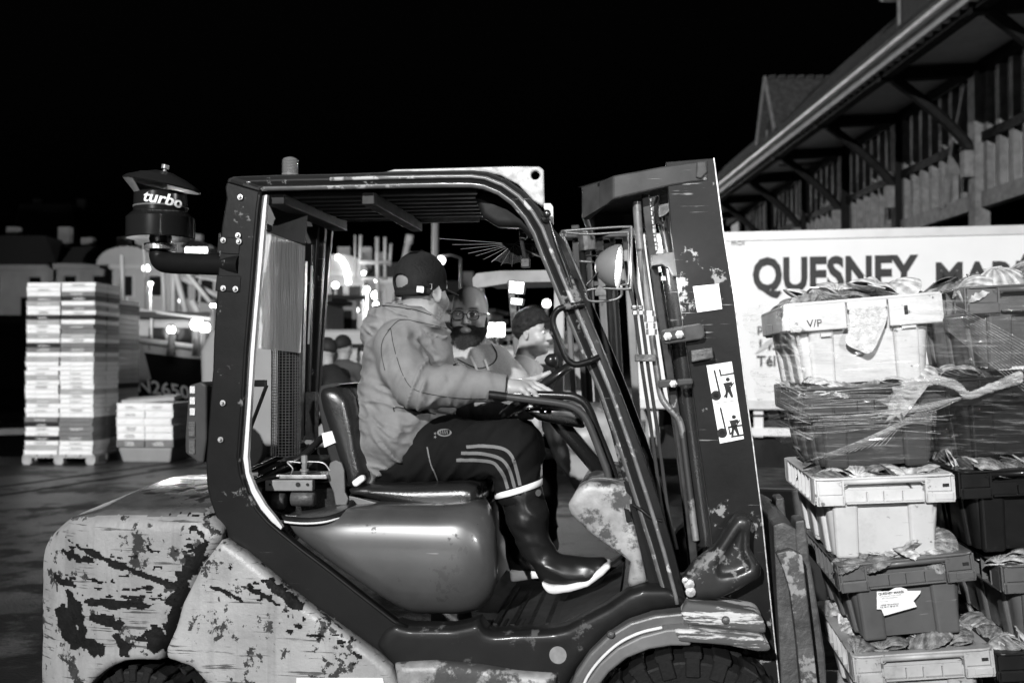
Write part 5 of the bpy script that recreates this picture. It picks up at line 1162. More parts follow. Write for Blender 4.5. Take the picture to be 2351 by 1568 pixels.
# ---------------------------------------------------------------- workers out of focus by the boats
def far_person(px, py_feet, Y, hgt, heading, cl, dk, label, arm=.1, bend=0.):
    p = at(px, py_feet, Y); p.z = 0; e = empty('person', p, heading); tag(e, label, 'person'); s = hgt/1.75
    c = mat('far_cloth%d' % int(cl*100), cl, .85, var=.3); d_ = mat('far_trousers%d' % int(dk*100), dk, .85)
    A = lambda *q: np.array(q, np.float32)*s
    sdf('jacket', lambda P: smin(smin(chain(P, [A(0, 0, .9), A(bend*.3, 0, 1.15), A(bend*.8, 0, 1.38)], [.15*s, .17*s, .13*s], .05), cap(P, A(bend*.8, -.17, 1.4), A(bend*.8, .17, 1.4), .07*s), .05),
        smin(chain(P, [A(bend*.8, -.21, 1.38), A(.05+bend, -.26, 1.12), A(.05+arm+bend, -.22, .92)], [.06*s, .05*s, .04*s], .02), chain(P, [A(bend*.8, .21, 1.38), A(.05+bend, .26, 1.12), A(.05+arm+bend, .2, .95)], [.06*s, .05*s, .04*s], .02), .02), .03), A(-.35, -.45, .7), A(.9, .45, 1.6), .028, c, e)
    sdf('trousers', lambda P: smin(chain(P, [A(0, -.09, .9), A(.02, -.1, .5), A(0, -.1, .08)], [.11*s, .085*s, .07*s], .02), chain(P, [A(0, .09, .9), A(.05, .1, .5), A(.05, .1, .08)], [.11*s, .085*s, .07*s], .02), .03), A(-.2, -.25, 0), A(.25, .25, 1.05), .03, d_, e)
    M_ = head_T(Vector((bend*.95, 0, 1.6))*s, 0, R(8), 0, s)
    sdf('head', lambda P: smin(head_core(in_frame(P, M_)), cap(P, A(bend*.9, 0, 1.55), A(bend*.85, 0, 1.42), .05*s), .02), np.array(M_.translation)-.2, np.array(M_.translation)+.2, .014, skin_b, e)
    sdf('hair', lambda P: smax(ell(in_frame(P, M_), (-.018, 0, .052), (.105, .085, .103)), .03-in_frame(P, M_)[:, 2]+in_frame(P, M_)[:, 0]*.4, .01), np.array(M_.translation)-.15, np.array(M_.translation)+.18, .016, mat('dark_hair', .015, .6), e)
    for s2 in (-1, 1):
        sdf('boot', lambda P: smax(cap(P, A(-.02+.025*(s2+1), s2*.1, .05), A(.17+.025*(s2+1), s2*.11, .04), .05*s, .04*s), -P[:, 2], .004), A(-.15, s2*.1-.1, -.02), A(.3, s2*.1+.1, .14), .024, mat('dark_shoe', .02, .6), e)
        w0 = A(.05+arm+bend, s2*.21, .935)
        hd3 = (A(.5, -s2*.15, -.75)); hd3 = hd3/np.linalg.norm(hd3)
        sdf('hand', lambda P: smin(cap(P, w0, w0+hd3*.08, .028, .024), smin(cap(P, w0+hd3*.08+A(0, .02, 0), w0+hd3*.16+A(0, .025, 0), .011), smin(cap(P, w0+hd3*.08-A(0, .02, 0), w0+hd3*.155-A(0, .028, 0), .011), cap(P, w0+hd3*.08, w0+hd3*.17, .011), .004), .004), .01), w0-.2, w0+.2, .014, skin_b, e)
far_person(812, 1010, 9.0, 1.72, R(150), .02, .015, 'worker in dark jacket bending by the moored boats, seen behind the seat back', .25, .35)
far_person(788, 1000, 10.5, 1.78, R(60), .05, .02, 'worker in charcoal jacket standing upright beside the bending worker', .08, 0)
far_person(838, 1000, 10.8, 1.7, R(-140), .28, .03, 'worker in pale top half hidden behind the hooded driver', .1, 0)
# ================================================================ ground, quay, water
def asphalt():
    m = mat('wet_asphalt', .034, .34, var=.9, vs=1.6, bump=1, bs=45, chips=(.006, 2.2, .96, .1), spec=.4, grime=.5); return m
QE = 15.5                                   # quay edge distance
g = MB().add([(-140, -60, 0), (60, -60, 0), (60, 140, 0), (3.2, 140, 0), (3.2, QE+.6, 0), (3.0, QE, 0), (-140, QE+3.2, 0)], [tuple(range(7))]).build('ground', asphalt())
tag(g, kind='structure')
gn = g.data.materials[0].node_tree
wl_ = MB().add([(-140, QE+3.2, -.004), (3.0, QE, -.004), (3.0, QE, -4), (-140, QE+3.2, -4)], [(0, 1, 2, 3)]).add([(3.2, QE+.6, -.004), (3.2, 140, -.004), (3.2, 140, -4), (3.2, QE+.6, -4)], [(0, 1, 2, 3)]).build('quay_wall', mat('quay_concrete', .12, .8, var=.3, vs=2)); tag(wl_, kind='structure')
wt = MB().add([(-400, QE-1, -1.2), (60, QE-1, -1.2), (60, 62, -1.2), (-400, 62, -1.2)], [(0, 1, 2, 3)]).build('water', mat('water', .01, .08, bump=.5, bs=3, spec=.6)); tag(wt, kind='structure')
bank = MB().add([(-400, 62, .3), (250, 62, .3), (600, 800, .3), (-900, 800, .3)], [(0, 1, 2, 3)]).add([(-400, 62, .3), (250, 62, .3), (250, 62, -3), (-400, 62, -3)], [(0, 1, 2, 3)]).build('far_bank', mat('far_road', .04, .8, var=.4, vs=.3)); tag(bank, kind='structure')
# kerb joints and stains: slab seams with real depth run across the quay
for i, (a, b) in enumerate([((0, 1118), (560, 1040)), ((0, 1138), (420, 1072))]):
    p, q = on_ground(*a), on_ground(*b); d = (q-p).normalized()
    o = MB().bar(p-d*4+Vector((0, 0, .002)), q+d*4+Vector((0, 0, .002)), .035, .012).build('paving_joint', mat('joint_tar', .012, .6)); tag(o, kind='structure')
kr = MB().bar(on_ground(-400, 1010)+Vector((0, 0, .06)), on_ground(420, 985)+Vector((0, 0, .06)), .22, .12).build('kerb', mat('quay_concrete', .12, .8)); tag(kr, kind='structure')

# ================================================================ lorry
TY = R(11); TO = at(1700, 700, 10.9); TO.z = 0
TRK = empty('lorry', TO, -TY); tag(TRK, 'white box lorry of a fish merchant parked before the timbered market hall', 'lorry')
TU = Vector((math.cos(TY), -math.sin(TY), 0)); TV = Vector((math.sin(TY), math.cos(TY), 0))
def LT(px, py, v=0.):
    d = ray(px, py); o = Vector((0, 0, CAMZ))-TO; t = (v-o.dot(TV))/d.dot(TV); p = o+d*t; return Vector((p.dot(TU), v, p.z))
x0 = LT(1463, 700).x; x1 = x0+7.4; zb = LT(1760, 942).z; zt_ = LT(1760, 531).z
tw = mat('lorry_white', .8, .4, var=.03, vs=1.5)
MB().box(((x0+x1)/2, 1.2, (zb+zt_)/2), ((x1-x0)/2, 1.2, (zt_-zb)/2)).build('box_body', tw, TRK, bevel=.02)
for z in (zb+.06, zt_-.05): MB().box(((x0+x1)/2, -.004, z), ((x1-x0)/2-.02, .012, .05)).build('edge_rail', mat('rail_alu', .6, .4, .2), TRK, bevel=.005)
lettm = mat('letter_dark', .045, .5)
def ttext(s, px, py, hpx, m=lettm, off=.012, sx=1, right=None):
    p = LT(px, py); h = hpx/(LT(px, py-100).z-p.z)*0; hm = (LT(px, py-hpx).z-p.z)/.72
    o = text('lettering', s, hm, m, TRK, side_M(p.x, -.018, p.z), .002, off*hm, 0, sx=sx)
    if right: 
        w_ = max(v.co.x for v in o.data.vertices)-min(v.co.x for v in o.data.vertices); tgt = LT(right, py).x-p.x; x_0 = min(v.co.x for v in o.data.vertices)
        for v in o.data.vertices: v.co.x = p.x+(v.co.x-x_0)*tgt/w_
    return o
ttext('QUESNEY', 1728, 667, 75, off=.035, right=2108)
ttext('MARÉE', 2148, 662, 60, off=.03, right=2420)
ttext('port', 1738, 762, 20, off=.02); ttext('14360', 1737, 803, 24, off=.02); ttext('Tél 02', 1737, 840, 24, off=.02)
ttext('FRCX', 1678, 563, 9, mat('letter_grey', .3, .5), off=.02); ttext('JM.A', 1850, 925, 8, mat('letter_grey', .3, .5), off=.01)
MB().prism([(LT(x, y).x, LT(x, y).z) for x, y in smooth_poly([(1735, 812), (1752, 790), (1778, 770), (1800, 745), (1800, 756), (1780, 782), (1758, 800)], 3)], -.0205, -.019).build('wave_emblem', mat('pale_print', .5, .4), TRK)
dk = mat('chassis_dark', .02, .6, var=.3)
MB().box(((x0+x1)/2, 1.2, zb-.12), ((x1-x0)/2-.1, .45, .10)).build('chassis', dk, TRK)
MB().box(((x0+x1)/2+.2, .05, LT(1760, 992).z), ((x1-x0)/2-.5, .015, .045)).build('side_guard', tw, TRK, bevel=.005)
MB().box(((x0+x1)/2+.2, .05, LT(1760, 955).z), ((x1-x0)/2-.5, .015, .012)).build('side_guard', dk, TRK, bevel=.003)
for px in (1500, 1742, 1990, 2240): p = LT(px, 970); MB().box((p.x, .07, p.z-.02), (.05, .02, .14)).build('guard_post', tw, TRK)
for u_ in (x0+1.6, x1-1.6):
    for v_ in (.3, 2.1):
        ty = MB().lathe([(.22, -.14), (.40, -.15), (.47, -.12), (.48, .12), (.40, .15), (.22, .14)], (u_, v_, .48), 28, Matrix.Rotation(R(90), 4, 'X')).build('wheel', rubber, TRK, True)
        MB().lathe([(.001, -.06), (.12, -.10), (.24, -.13), (.26, -.1)], (u_, v_, .48), 24, Matrix.Rotation(R(90), 4, 'X')).build('rim', mat('rim_grey', .2, .5, .3), ty)
cab = poly2
cb = MB().prism([(x1+.1, .5), (x1+2.1, .5), (x1+2.15, 1.5), (x1+1.9, 2.6), (x1+.1, 2.75)], .05, 2.3).build('cab', tw, TRK, bevel=.08, seg=3)
MB().prism([(x1+.8, 1.6), (x1+1.9, 1.6), (x1+1.78, 2.35), (x1+.8, 2.35)], .03, .06).build('cab_window', mat('dark_glass', .02, .1), TRK)
bl = MB().box((x0+.05, .12, zb-.2), (.03, .09, .07)).build('tail_light', mat('red_lens', .09, .25), TRK, bevel=.01)

# ================================================================ market hall
HL = empty('market_hall', (9.2, 18, 0), 0); tag(HL, 'half-timbered market hall with deep bracketed eaves and roof dormers', 'market hall')
AX = -.0107
hp = lambda X, Y, Z: Vector((X+AX*Y-9.2, Y-18, Z))      # X at camera side, along Y
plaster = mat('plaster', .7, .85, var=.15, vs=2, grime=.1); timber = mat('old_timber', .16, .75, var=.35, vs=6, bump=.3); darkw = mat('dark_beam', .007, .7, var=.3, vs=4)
soff = mat('soffit_board', .7, .8, var=.1, vs=3); tile = mat('roof_tile', .055, .7, var=.4, vs=7, bump=.5, bs=8); zinc = mat('gutter_zinc', .4, .45, .1, var=.15)
XE, XW, ZE, ZW, ZB, ZS = 7.0, 9.2, 7.0, 7.1, 4.56, 5.75
Y0, Y1 = 9, 40
def quad(name, a, b, c, d, m, th=None): return pydata(name, [a, b, c, d], [(0, 1, 2, 3)], m, HL)
def hbar(name, a, b, w_, h_, m, bevel=0): return MB().bar(a, b, w_, h_).build(name, m, HL, bevel=bevel)
wm = MB()
for y0_, y1_, z0_ in ((Y0, 19.2, ZB), (19.2, Y1, ZB)): wm.add([hp(XW+.06, y0_, z0_), hp(XW+.06, y1_, z0_), hp(XW+.06, y1_, ZW+.3), hp(XW+.06, y0_, ZW+.3)], [(0, 1, 2, 3)])
wall = wm.build('wall', plaster, HL)
quad('wall_infill', hp(XW+.1, 22.7, 0), hp(XW+.1, Y1, 0), hp(XW+.1, Y1, ZB), hp(XW+.1, 22.7, ZB), plaster)
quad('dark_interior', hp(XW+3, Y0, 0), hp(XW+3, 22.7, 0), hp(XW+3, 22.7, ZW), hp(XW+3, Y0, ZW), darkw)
y = 11.0; k = 0
random.seed(11)
while y < 38:
    hbar('stud', hp(XW, y, ZB+.05), hp(XW, y, ZW), .17, .15, timber); y += .48; k += 1
hbar('sill_beam', hp(XW-.02, Y0, ZB), hp(XW-.02, Y1, ZB), .22, .30, timber); hbar('wall_plate', hp(XW-.03, Y0, ZW-.02), hp(XW-.03, Y1, ZW-.02), .22, .24, darkw)
hbar('mid_rail', hp(XW-.05, Y0, ZS), hp(XW-.05, Y1, ZS), .14, .18, darkw)
for y_ in (15.2, 18.9, 22.7, 26.3, 29.8, 33.7, 37.4):
    hbar('post', hp(XW-.1, y_, 0 if y_ < 30 else 2), hp(XW-.1, y_, ZW-.1), .28, .28, timber if y_ < 20 else darkw)
    hbar('tie_rafter', hp(XW-.1, y_, ZW-.05), hp(XE+.2, y_, ZE-.05), .2, .24, darkw)
    pts = curve_pts([hp(XW-.12, y_, 5.35), hp(XW-.5, y_, 5.85), hp(XW-1.15, y_, 6.45), hp(XE+.5, y_, ZE-.12)], 5)
    MB().tube(pts, [.105]*len(pts), 6).build('eave_brace', darkw, HL)
    hbar('post_corbel', hp(XW-.25, y_, 5.0), hp(XW-.25, y_, 5.5), .34, .2, timber)
for a, b in ((18.9, 22.7), (22.7, 26.3), (15.2, 18.9)):
    if a < 19: hbar('brace', hp(XW-.09, a+.4, ZW-.2), hp(XW-.09, a+1.5, ZB+.1), .2, .12, timber)
quad('soffit', hp(XE, Y0, ZE+.08), hp(XE, Y1, ZE+.08), hp(XW, Y1, ZW+.14), hp(XW, Y0, ZW+.14), soff)
hbar('purlin', hp(XE+.32, Y0, ZE-.02), hp(XE+.32, Y1, ZE-.02), .2, .22, darkw); hbar('fascia', hp(XE+.03, Y0, ZE+.02), hp(XE+.03, Y1, ZE+.02), .04, .22, zinc)
y = Y0+1
while y < 38: hbar('rafter_end', hp(XE+.36, y, ZE+.0), hp(XE+.05, y, ZE-.0), .07, .10, soff); y += .33
# gutter: half round
gp = []
for Yy in (Y0, Y1):
    for a in np.linspace(0, math.pi, 9): gp.append(hp(XE-.07-.08*math.cos(a), Yy, ZE+.12-.09*math.sin(a)))
pydata('gutter', gp, [(i, i+1, 9+i+1, 9+i) for i in range(8)], zinc, HL, True)
# roof: tile courses as overlapping steps
rb = MB(); n = 10; prev = None
for i in range(n):
    t0, t1 = i*.22, (i+1)*.22
    a = hp(XE-.04+t0, Y0, ZE+.16+t0*1.06+.03); b = hp(XE-.04+t0, Y1, ZE+.16+t0*1.06+.03); c = hp(XE-.04+t1+.02, Y1, ZE+.16+t1*1.06-.005); d = hp(XE-.04+t1+.02, Y0, ZE+.16+t1*1.06-.005)
    rb.add([a, b, c, d, a-Vector((0, 0, .035)), b-Vector((0, 0, .035))], [(0, 1, 2, 3), (4, 5, 1, 0)])
rb.add([hp(XE-.04+2.2, Y0, ZE+.16+2.33), hp(XE-.04+2.2, Y1, ZE+.16+2.33), hp(XE+9, Y1, ZE+6), hp(XE+9, Y0, ZE+6)], [(0, 1, 2, 3)])
roof = rb.build('roof', tile, HL)
ym = Y0+.5                                    # raised tile edges along the eave
tm = MB()
while ym < Y1: tm.bar(hp(XE-.06, ym, ZE+.2), hp(XE+.2, ym, ZE+.47), .05, .03); ym += .27
tag(tm.build('tile_edge', tile, HL), kind='stuff')
for (yd, zr) in ((29.2, 9.85), (19.2, 10.6)):
    X0_, X1_ = 7.78, 10; dm = MB(); hw = 1.0; sl = 1.75
    r0, r1 = hp(X0_, yd, zr), hp(X1_, yd, zr)
    for s in (-1, 1):
        e0, e1 = hp(X0_, yd+s*hw, zr-sl), hp(X1_, yd+s*hw, zr-sl); nrm = Vector((0, s*.05, .03))
        dm.add([r0, r1, e1, e0, r0-nrm*1.5, r1-nrm*1.5, e1-nrm*1.5, e0-nrm*1.5], [(0, 1, 2, 3), (4, 5, 6, 7), (0, 3, 7, 4), (3, 2, 6, 7)])
    dr_ = dm.build('dormer_roof', tile, HL)
    for yy in np.linspace(X0_, X1_, 12): pass
    MB().add([hp(X0_+.25, yd-.7, zr-sl-.9), hp(X0_+.25, yd+.7, zr-sl-.9), hp(X0_+.25, yd+.7, zr-sl+.35), hp(X0_+.25, yd, zr-.2), hp(X0_+.25, yd-.7, zr-sl+.35)], [(0, 1, 2, 3, 4)]).build('dormer_front', mat('dormer_boards', .05, .7), HL)
    for s in (-1, 1):
        hbar('bargeboard', hp(X0_-.02, yd, zr+.02), hp(X0_-.02, yd+s*hw, zr-sl), .05, .14, timber)
        MB().box(hp(X0_+1.1, yd+s*.72, zr-sl-.3), (.9, .03, .7)).build('dormer_cheek', timber, HL)
    tb2 = MB()
    for j in range(9): tb2.bar(hp(X0_+.1+j*.28, yd, zr+.03), hp(X0_+.3+j*.28, yd, zr+.05), .12, .06)
    tag(tb2.build('ridge_tile', tile, HL), kind='stuff')

# ================================================================ fish boxes on pallets
styro = [mat('box_white', .86, .6, var=.05, vs=8), mat('box_mid', .18, .6, var=.1, vs=6), mat('box_dark', .03, .6, var=.2, vs=6), mat('box_grey', .42, .6, var=.1, vs=6)]
printm = mat('box_print', .25, .6)
_bx = {}
def box_mesh(W_, D_, H_, kind):
    key = (round(W_, 3), round(D_, 3), round(H_, 3), kind)
    if key in _bx: return _bx[key]
    mb = MB(); mb.box((0, 0, H_*.44), (W_/2-.008, D_/2-.008, H_*.42)); mb.box((0, 0, H_*.92), (W_/2, D_/2, H_*.07))
    for sx in (-1, 1): mb.box((sx*W_*.30, -D_/2+.002, H_*.45), (W_*.12, .006, H_*.16))
    o = mb.build('tmp', styro[kind], None); me = o.data; bpy.data.objects.remove(o); _bx[key] = me; return me
def fish_box(pos, W_, D_, H_, kind, rz, label, group, pr=False):
    me = box_mesh(W_, D_, H_, kind); o = bpy.data.objects.new('fish_box', me); col.objects.link(o); o.location = Vector(pos)+Vector((random.gauss(0, .004), random.gauss(0, .004), 0)); o.rotation_euler = (0, 0, rz+random.gauss(0, .012)); tag(o, label, 'fish box', group)
    if pr:
        p = MB()
        for k in range(random.randint(2, 3)): p.box((random.uniform(-.02, .02), -D_/2-.0032, H_*(.3+.2*k)), (W_*random.uniform(.12, .2), .001, H_*.04))
        q = tag(p.build('printed_line', printm if kind == 0 else styro[0], o), kind='stuff')
    return o
def pallet(pos, W_, D_, rz, label, h=.144):
    e = empty('pallet', pos, rz); tag(e, label, 'pallet'); m = mat('pallet_wood', .4, .8, var=.25, vs=5, bump=.3)
    for k in range(5): MB().box((-W_/2+W_*(k+.5)/5, 0, h-.011), (W_*.085, D_/2, .011)).build('top_board', m, e)
    for j in (-1, 0, 1):
        MB().box((0, j*(D_/2-.05), h-.033), (W_/2, .05, .011)).build('stringer_board', m, e)
        MB().box((j*(W_/2-.07), 0, .011), (.05, D_/2, .011)).build('bottom_board', m, e)
        for i in (-1, 0, 1): MB().box((i*(W_/2-.07), j*(D_/2-.05), .066), (.07, .05, .044)).build('block', m, e)
    return e
_u = 'first second third fourth fifth sixth seventh eighth ninth tenth eleventh twelfth thirteenth fourteenth fifteenth sixteenth seventeenth eighteenth nineteenth'.split()
_t = {2: 'twenty', 3: 'thirty', 4: 'forty'}; _te = {2: 'twentieth', 3: 'thirtieth', 4: 'fortieth'}
def nth(n): return _u[n-1] if n < 20 else (_te[n//10] if n % 10 == 0 else _t[n//10]+'-'+_u[n % 10-1])
def gpos(px, py): p = on_ground(px, py); return p
RZ = R(-4)
SX, SY = Vector((math.cos(RZ), math.sin(RZ), 0)), Vector((-math.sin(RZ), math.cos(RZ), 0))
pA = gpos(55, 1066); pB = gpos(215, 1073)
PW = 1.04; PD = .8; base1 = pA+SX*PW/2+SY*PD/2
pallet(base1, PW+.06, PD, RZ, 'pale wooden pallet under the tallest stack of fish boxes')
z = .144; zt1 = 1.5+(830-648)/2286*(base1.y-.4); Hb = (zt1-z)/37
random.seed(21)
pattern = [(0, 3)]*2+[(2, 3)]+[(0, 0)]*2+[(0, 0)]+[(1, 2)]*2+[(0, 0)]*2+[(0, 0), (0, 3), (0, 0), (0, 0), (0, 3), (0, 0), (0, 3), (0, 0), (0, 0), (0, 3)]
rows = [(0, 0), (3, 0), (0, 0), (2, 1), (0, 1), (0, 1), (2, 1), (1, 1), (0, 0), (0, 0)]+[(0, 0), (3, 0), (0, 0), (0, 3), (0, 0), (0, 0), (3, 0), (0, 0), (0, 0), (0, 0), (3, 3), (0, 0)]+[(1, 1), (2, 1), (0, 0), (3, 3), (0, 1), (0, 1), (3, 0), (2, 2), (0, 0), (0, 1), (3, 0), (1, 2), (0, 1), (0, 0), (0, 0)]
names = ['white', 'mid-grey', 'black', 'light grey']
nrow = len(rows)
for r_, (ka, kb) in enumerate(rows):
    jx = random.uniform(-.008, .008)+.01*(r_-18)/18; shr = .0 if r_ > 2 else -.05
    for i, k in ((0, ka), (1, kb)):
        for d in ((0, 1) if i else (0,)):
            p = base1+SX*((i-.5)*(PW/2)+jx)+SY*((d-.5)*PD/2 if i else 0)+Vector((0, 0, z+r_*Hb))
            fish_box(p, PW/2-.004, (PD/2 if i else PD)-.004, Hb-.003, k, RZ, '%s %s fish box, %s layer down in the tallest stack' % (('left', 'front right', 'rear right')[i+d], names[k], nth(nrow-r_)), 'boxes of the tallest stack', pr=(d == 0 and random.random() < .6))
# stack beside it, half hidden
base2 = Vector((at(289, 900, base1.y+.9).x-PW/2, base1.y+1.05, 0)); pallet(base2, PW, PD, RZ, 'wooden pallet half hidden behind the tallest stack')
zt2 = 1.5+(830-690)/2286*(base2.y); n2 = 30; H2 = (zt2-.144)/n2
for r_ in range(n2):
    k = 2 if r_ in (3, 12, 27, 28) else (1 if r_ in (20, 21) else 3)
    for i in (0, 1):
        fish_box(base2+SX*((i-.5)*(PW/2))+Vector((0, 0, .144+r_*H2)), PW/2-.004, PD-.01, H2-.003, k, RZ, '%s %s fish box, %s layer down in the half hidden stack' % (('left', 'right')[i], names[k], nth(n2-r_)), 'boxes of the half hidden stack', pr=random.random() < .3)
# low stack
pC = gpos(268, 1062); base3 = pC+SX*.42+SY*.4
n3 = 9; zt3 = 1.5+(830-915)/2286*base3.y; H3 = (zt3-.28)/6
tubm = mat('tub_grey', .30, .55, var=.1)
o = MB().add([(-.36, -.33, 0), (.36, -.33, 0), (.36, .33, 0), (-.36, .33, 0), (-.41, -.38, .22), (.41, -.38, .22), (.41, .38, .22), (-.41, .38, .22)], [(3, 2, 1, 0), (0, 1, 5, 4), (1, 2, 6, 5), (2, 3, 7, 6), (3, 0, 4, 7), (4, 5, 6, 7)]).build('fish_tub', tubm, None, bevel=.02); o.location = base3; o.rotation_euler = (0, 0, RZ); tag(o, 'grey plastic tub at the foot of the low stack of white boxes', 'tub')
for r_ in range(6):
    for i in (0, 1):
        k = 1 if r_ == 0 else 0
        fish_box(base3+SX*((i-.5)*.44)+Vector((0, 0, .23+r_*H3)), .435, .8, H3-.003, k, RZ, '%s %s fish box, %s layer down in the low stack' % (('left', 'right')[i], names[k], nth(6-r_)), 'boxes of the low stack', pr=random.random() < .7)
ob = fish_box(base3+SX*-.05+Vector((0, 0, .23+6*H3+.015)), .78, .5, .06, 3, RZ+R(5), 'light grey lid-like box lying askew on top of the low stack', 'boxes of the low stack'); ob.rotation_euler = (R(3), R(-4), RZ+R(8)); ob['group'] = 'loose boxes'

# ================================================================ second forklift
F2 = empty('forklift', toW((1.2, 2.0, 0)), -YAW); o2 = -Vector((1.2, 2.0, 0))
tag(F2, 'second forklift truck behind the seated driver, with two lit work lamps on its post', 'forklift')
def f2(o): o.location = o2; return o
g2 = mat('second_truck_paint', .07, .45, var=.3, vs=5, chips=(.03, 16, 1.1, .05)); p2 = mat('second_panel', .22, .5, var=.1, vs=3)
hp2 = poly([(1238, 975), (1236, 940), (1290, 930), (1400, 950), (1412, 965), (1440, 1010), (1452, 1060), (1450, 1180), (1330, 1150), (1300, 1095), (1272, 1060)], 1.7)
bulg = L(1345, 1010, 1.68)
def f2b(P):
    d = extr(P, hp2, 1.7, 2.7, .05); d = smin(d, ell(P, bulg, (.10, .035, .07)), .04); g_ = np.abs(P[:, 2]-bulg[2]+.02-(P[:, 0]-bulg[0])*.5+.03*np.sin(P[:, 0]*20)); return d+.004*np.exp(-(g_/.004)**2)
f2(sdf('rear_cover', f2b, (min(a for a, b in hp2)-.03, 1.62, min(b for a, b in hp2)-.03), (max(a for a, b in hp2)+.03, 2.75, max(b for a, b in hp2)+.03), .013, p2, F2))
f2(MB().box((1.25, 2.6, .55), (.5, .75, .28)).build('chassis', dk, F2, bevel=.04))
f2(MB().box((1.0, 1.76, .75), (.3, .03, .14)).build('battery_cover', g2, F2, bevel=.01))
def post2(a, b, v, w_=.05, m=g2, n='guard_post'): return f2(MB().bar(L(*a, v), L(*b, v), w_, .06).build(n, m, F2, bevel=.006))
post2((1100, 655), (1112, 960), 3.1, .06); post2((1176, 645), (1208, 1000), 2.8, .055); post2((1285, 640), (1282, 980), 2.7, .06, mat('pale_post', .35, .4, var=.2))
post2((1392, 640), (1440, 1000), 3.2, .05)
f2(MB().prism(poly([(1085, 640), (1095, 628), (1150, 622), (1440, 618), (1445, 645), (1180, 650), (1100, 662), (1088, 668)], 2.8), 2.78, 2.82).build('guard_rail', mat('rail_lit', .16, .5, var=.2), F2, bevel=.004))
f2(MB().prism(poly([(1095, 634), (1440, 622), (1440, 630), (1095, 642)], 2.8), 2.82, 3.6).build('roof_panel', g2, F2))
for i, x in enumerate((1298, 1325, 1352, 1378, 1408, 1440)):
    f2(MB().bar(L(x-4, 530-(i % 2)*12, 2.55+.05*i), L(x+26, 1010, 2.55+.05*i), .045 if i % 2 else .03, .05).build('mast_upright' if i % 2 else 'mast_channel', [g2, mat('mast_dark', .03, .4), mat('mast_grey', .12, .45, .3, var=.3)][i % 3], F2, bevel=.004))
f2(MB().bar(L(1290, 540, 2.55), L(1460, 536, 2.7), .12, .05).build('mast_crosshead', g2, F2, bevel=.01))
for x in (1335, 1392): f2(MB().tube([L(x, 560, 2.5), L(x+24, 1000, 2.5)], .018, 10).build('lift_hose', rubber, F2, True))
f2(MB().tube([L(1345, 530, 2.5), L(1350, 575, 2.5)], .05, 14).build('pulley', dirty, F2))
for u_ in (.8, 1.6):
    for v_ in (1.85, 3.2): f2(MB().lathe([(.1, -.1), (.24, -.1), (.27, -.07), (.27, .07), (.24, .1), (.1, .1), (.1, -.1)], (u_, v_, .27), 26, Matrix.Rotation(R(90), 4, 'X')).build('wheel', rubber, F2))
for (x0_, y0_, x1_, y1_, es) in ((1168, 644, 1205, 676, 5), (1172, 682, 1202, 702, 2.2)):
    hb = f2(MB().prism(poly([(x0_, y0_), (x1_, y0_+3), (x1_-3, y1_), (x0_-1, y1_-2)], 2.62), 2.62, 2.69).build('work_lamp', mat('lamp_body', .05, .5), F2, bevel=.006))
    MB().prism(poly([(x0_+2, y0_+2), (x1_-2, y0_+5), (x1_-5, y1_-2), (x0_+1, y1_-4)], 2.615), 2.613, 2.619).build('lit_lens', mat('lit_lens_%d' % int(es*10), .9, .4, emit=es), hb)
wp = toW(L(1187, 662, 2.56)); lamp('second_truck_lamp_beam', 'SPOT', wp, wp+Vector((-.35, -1, -.15)), 18, .03, 120, .7)

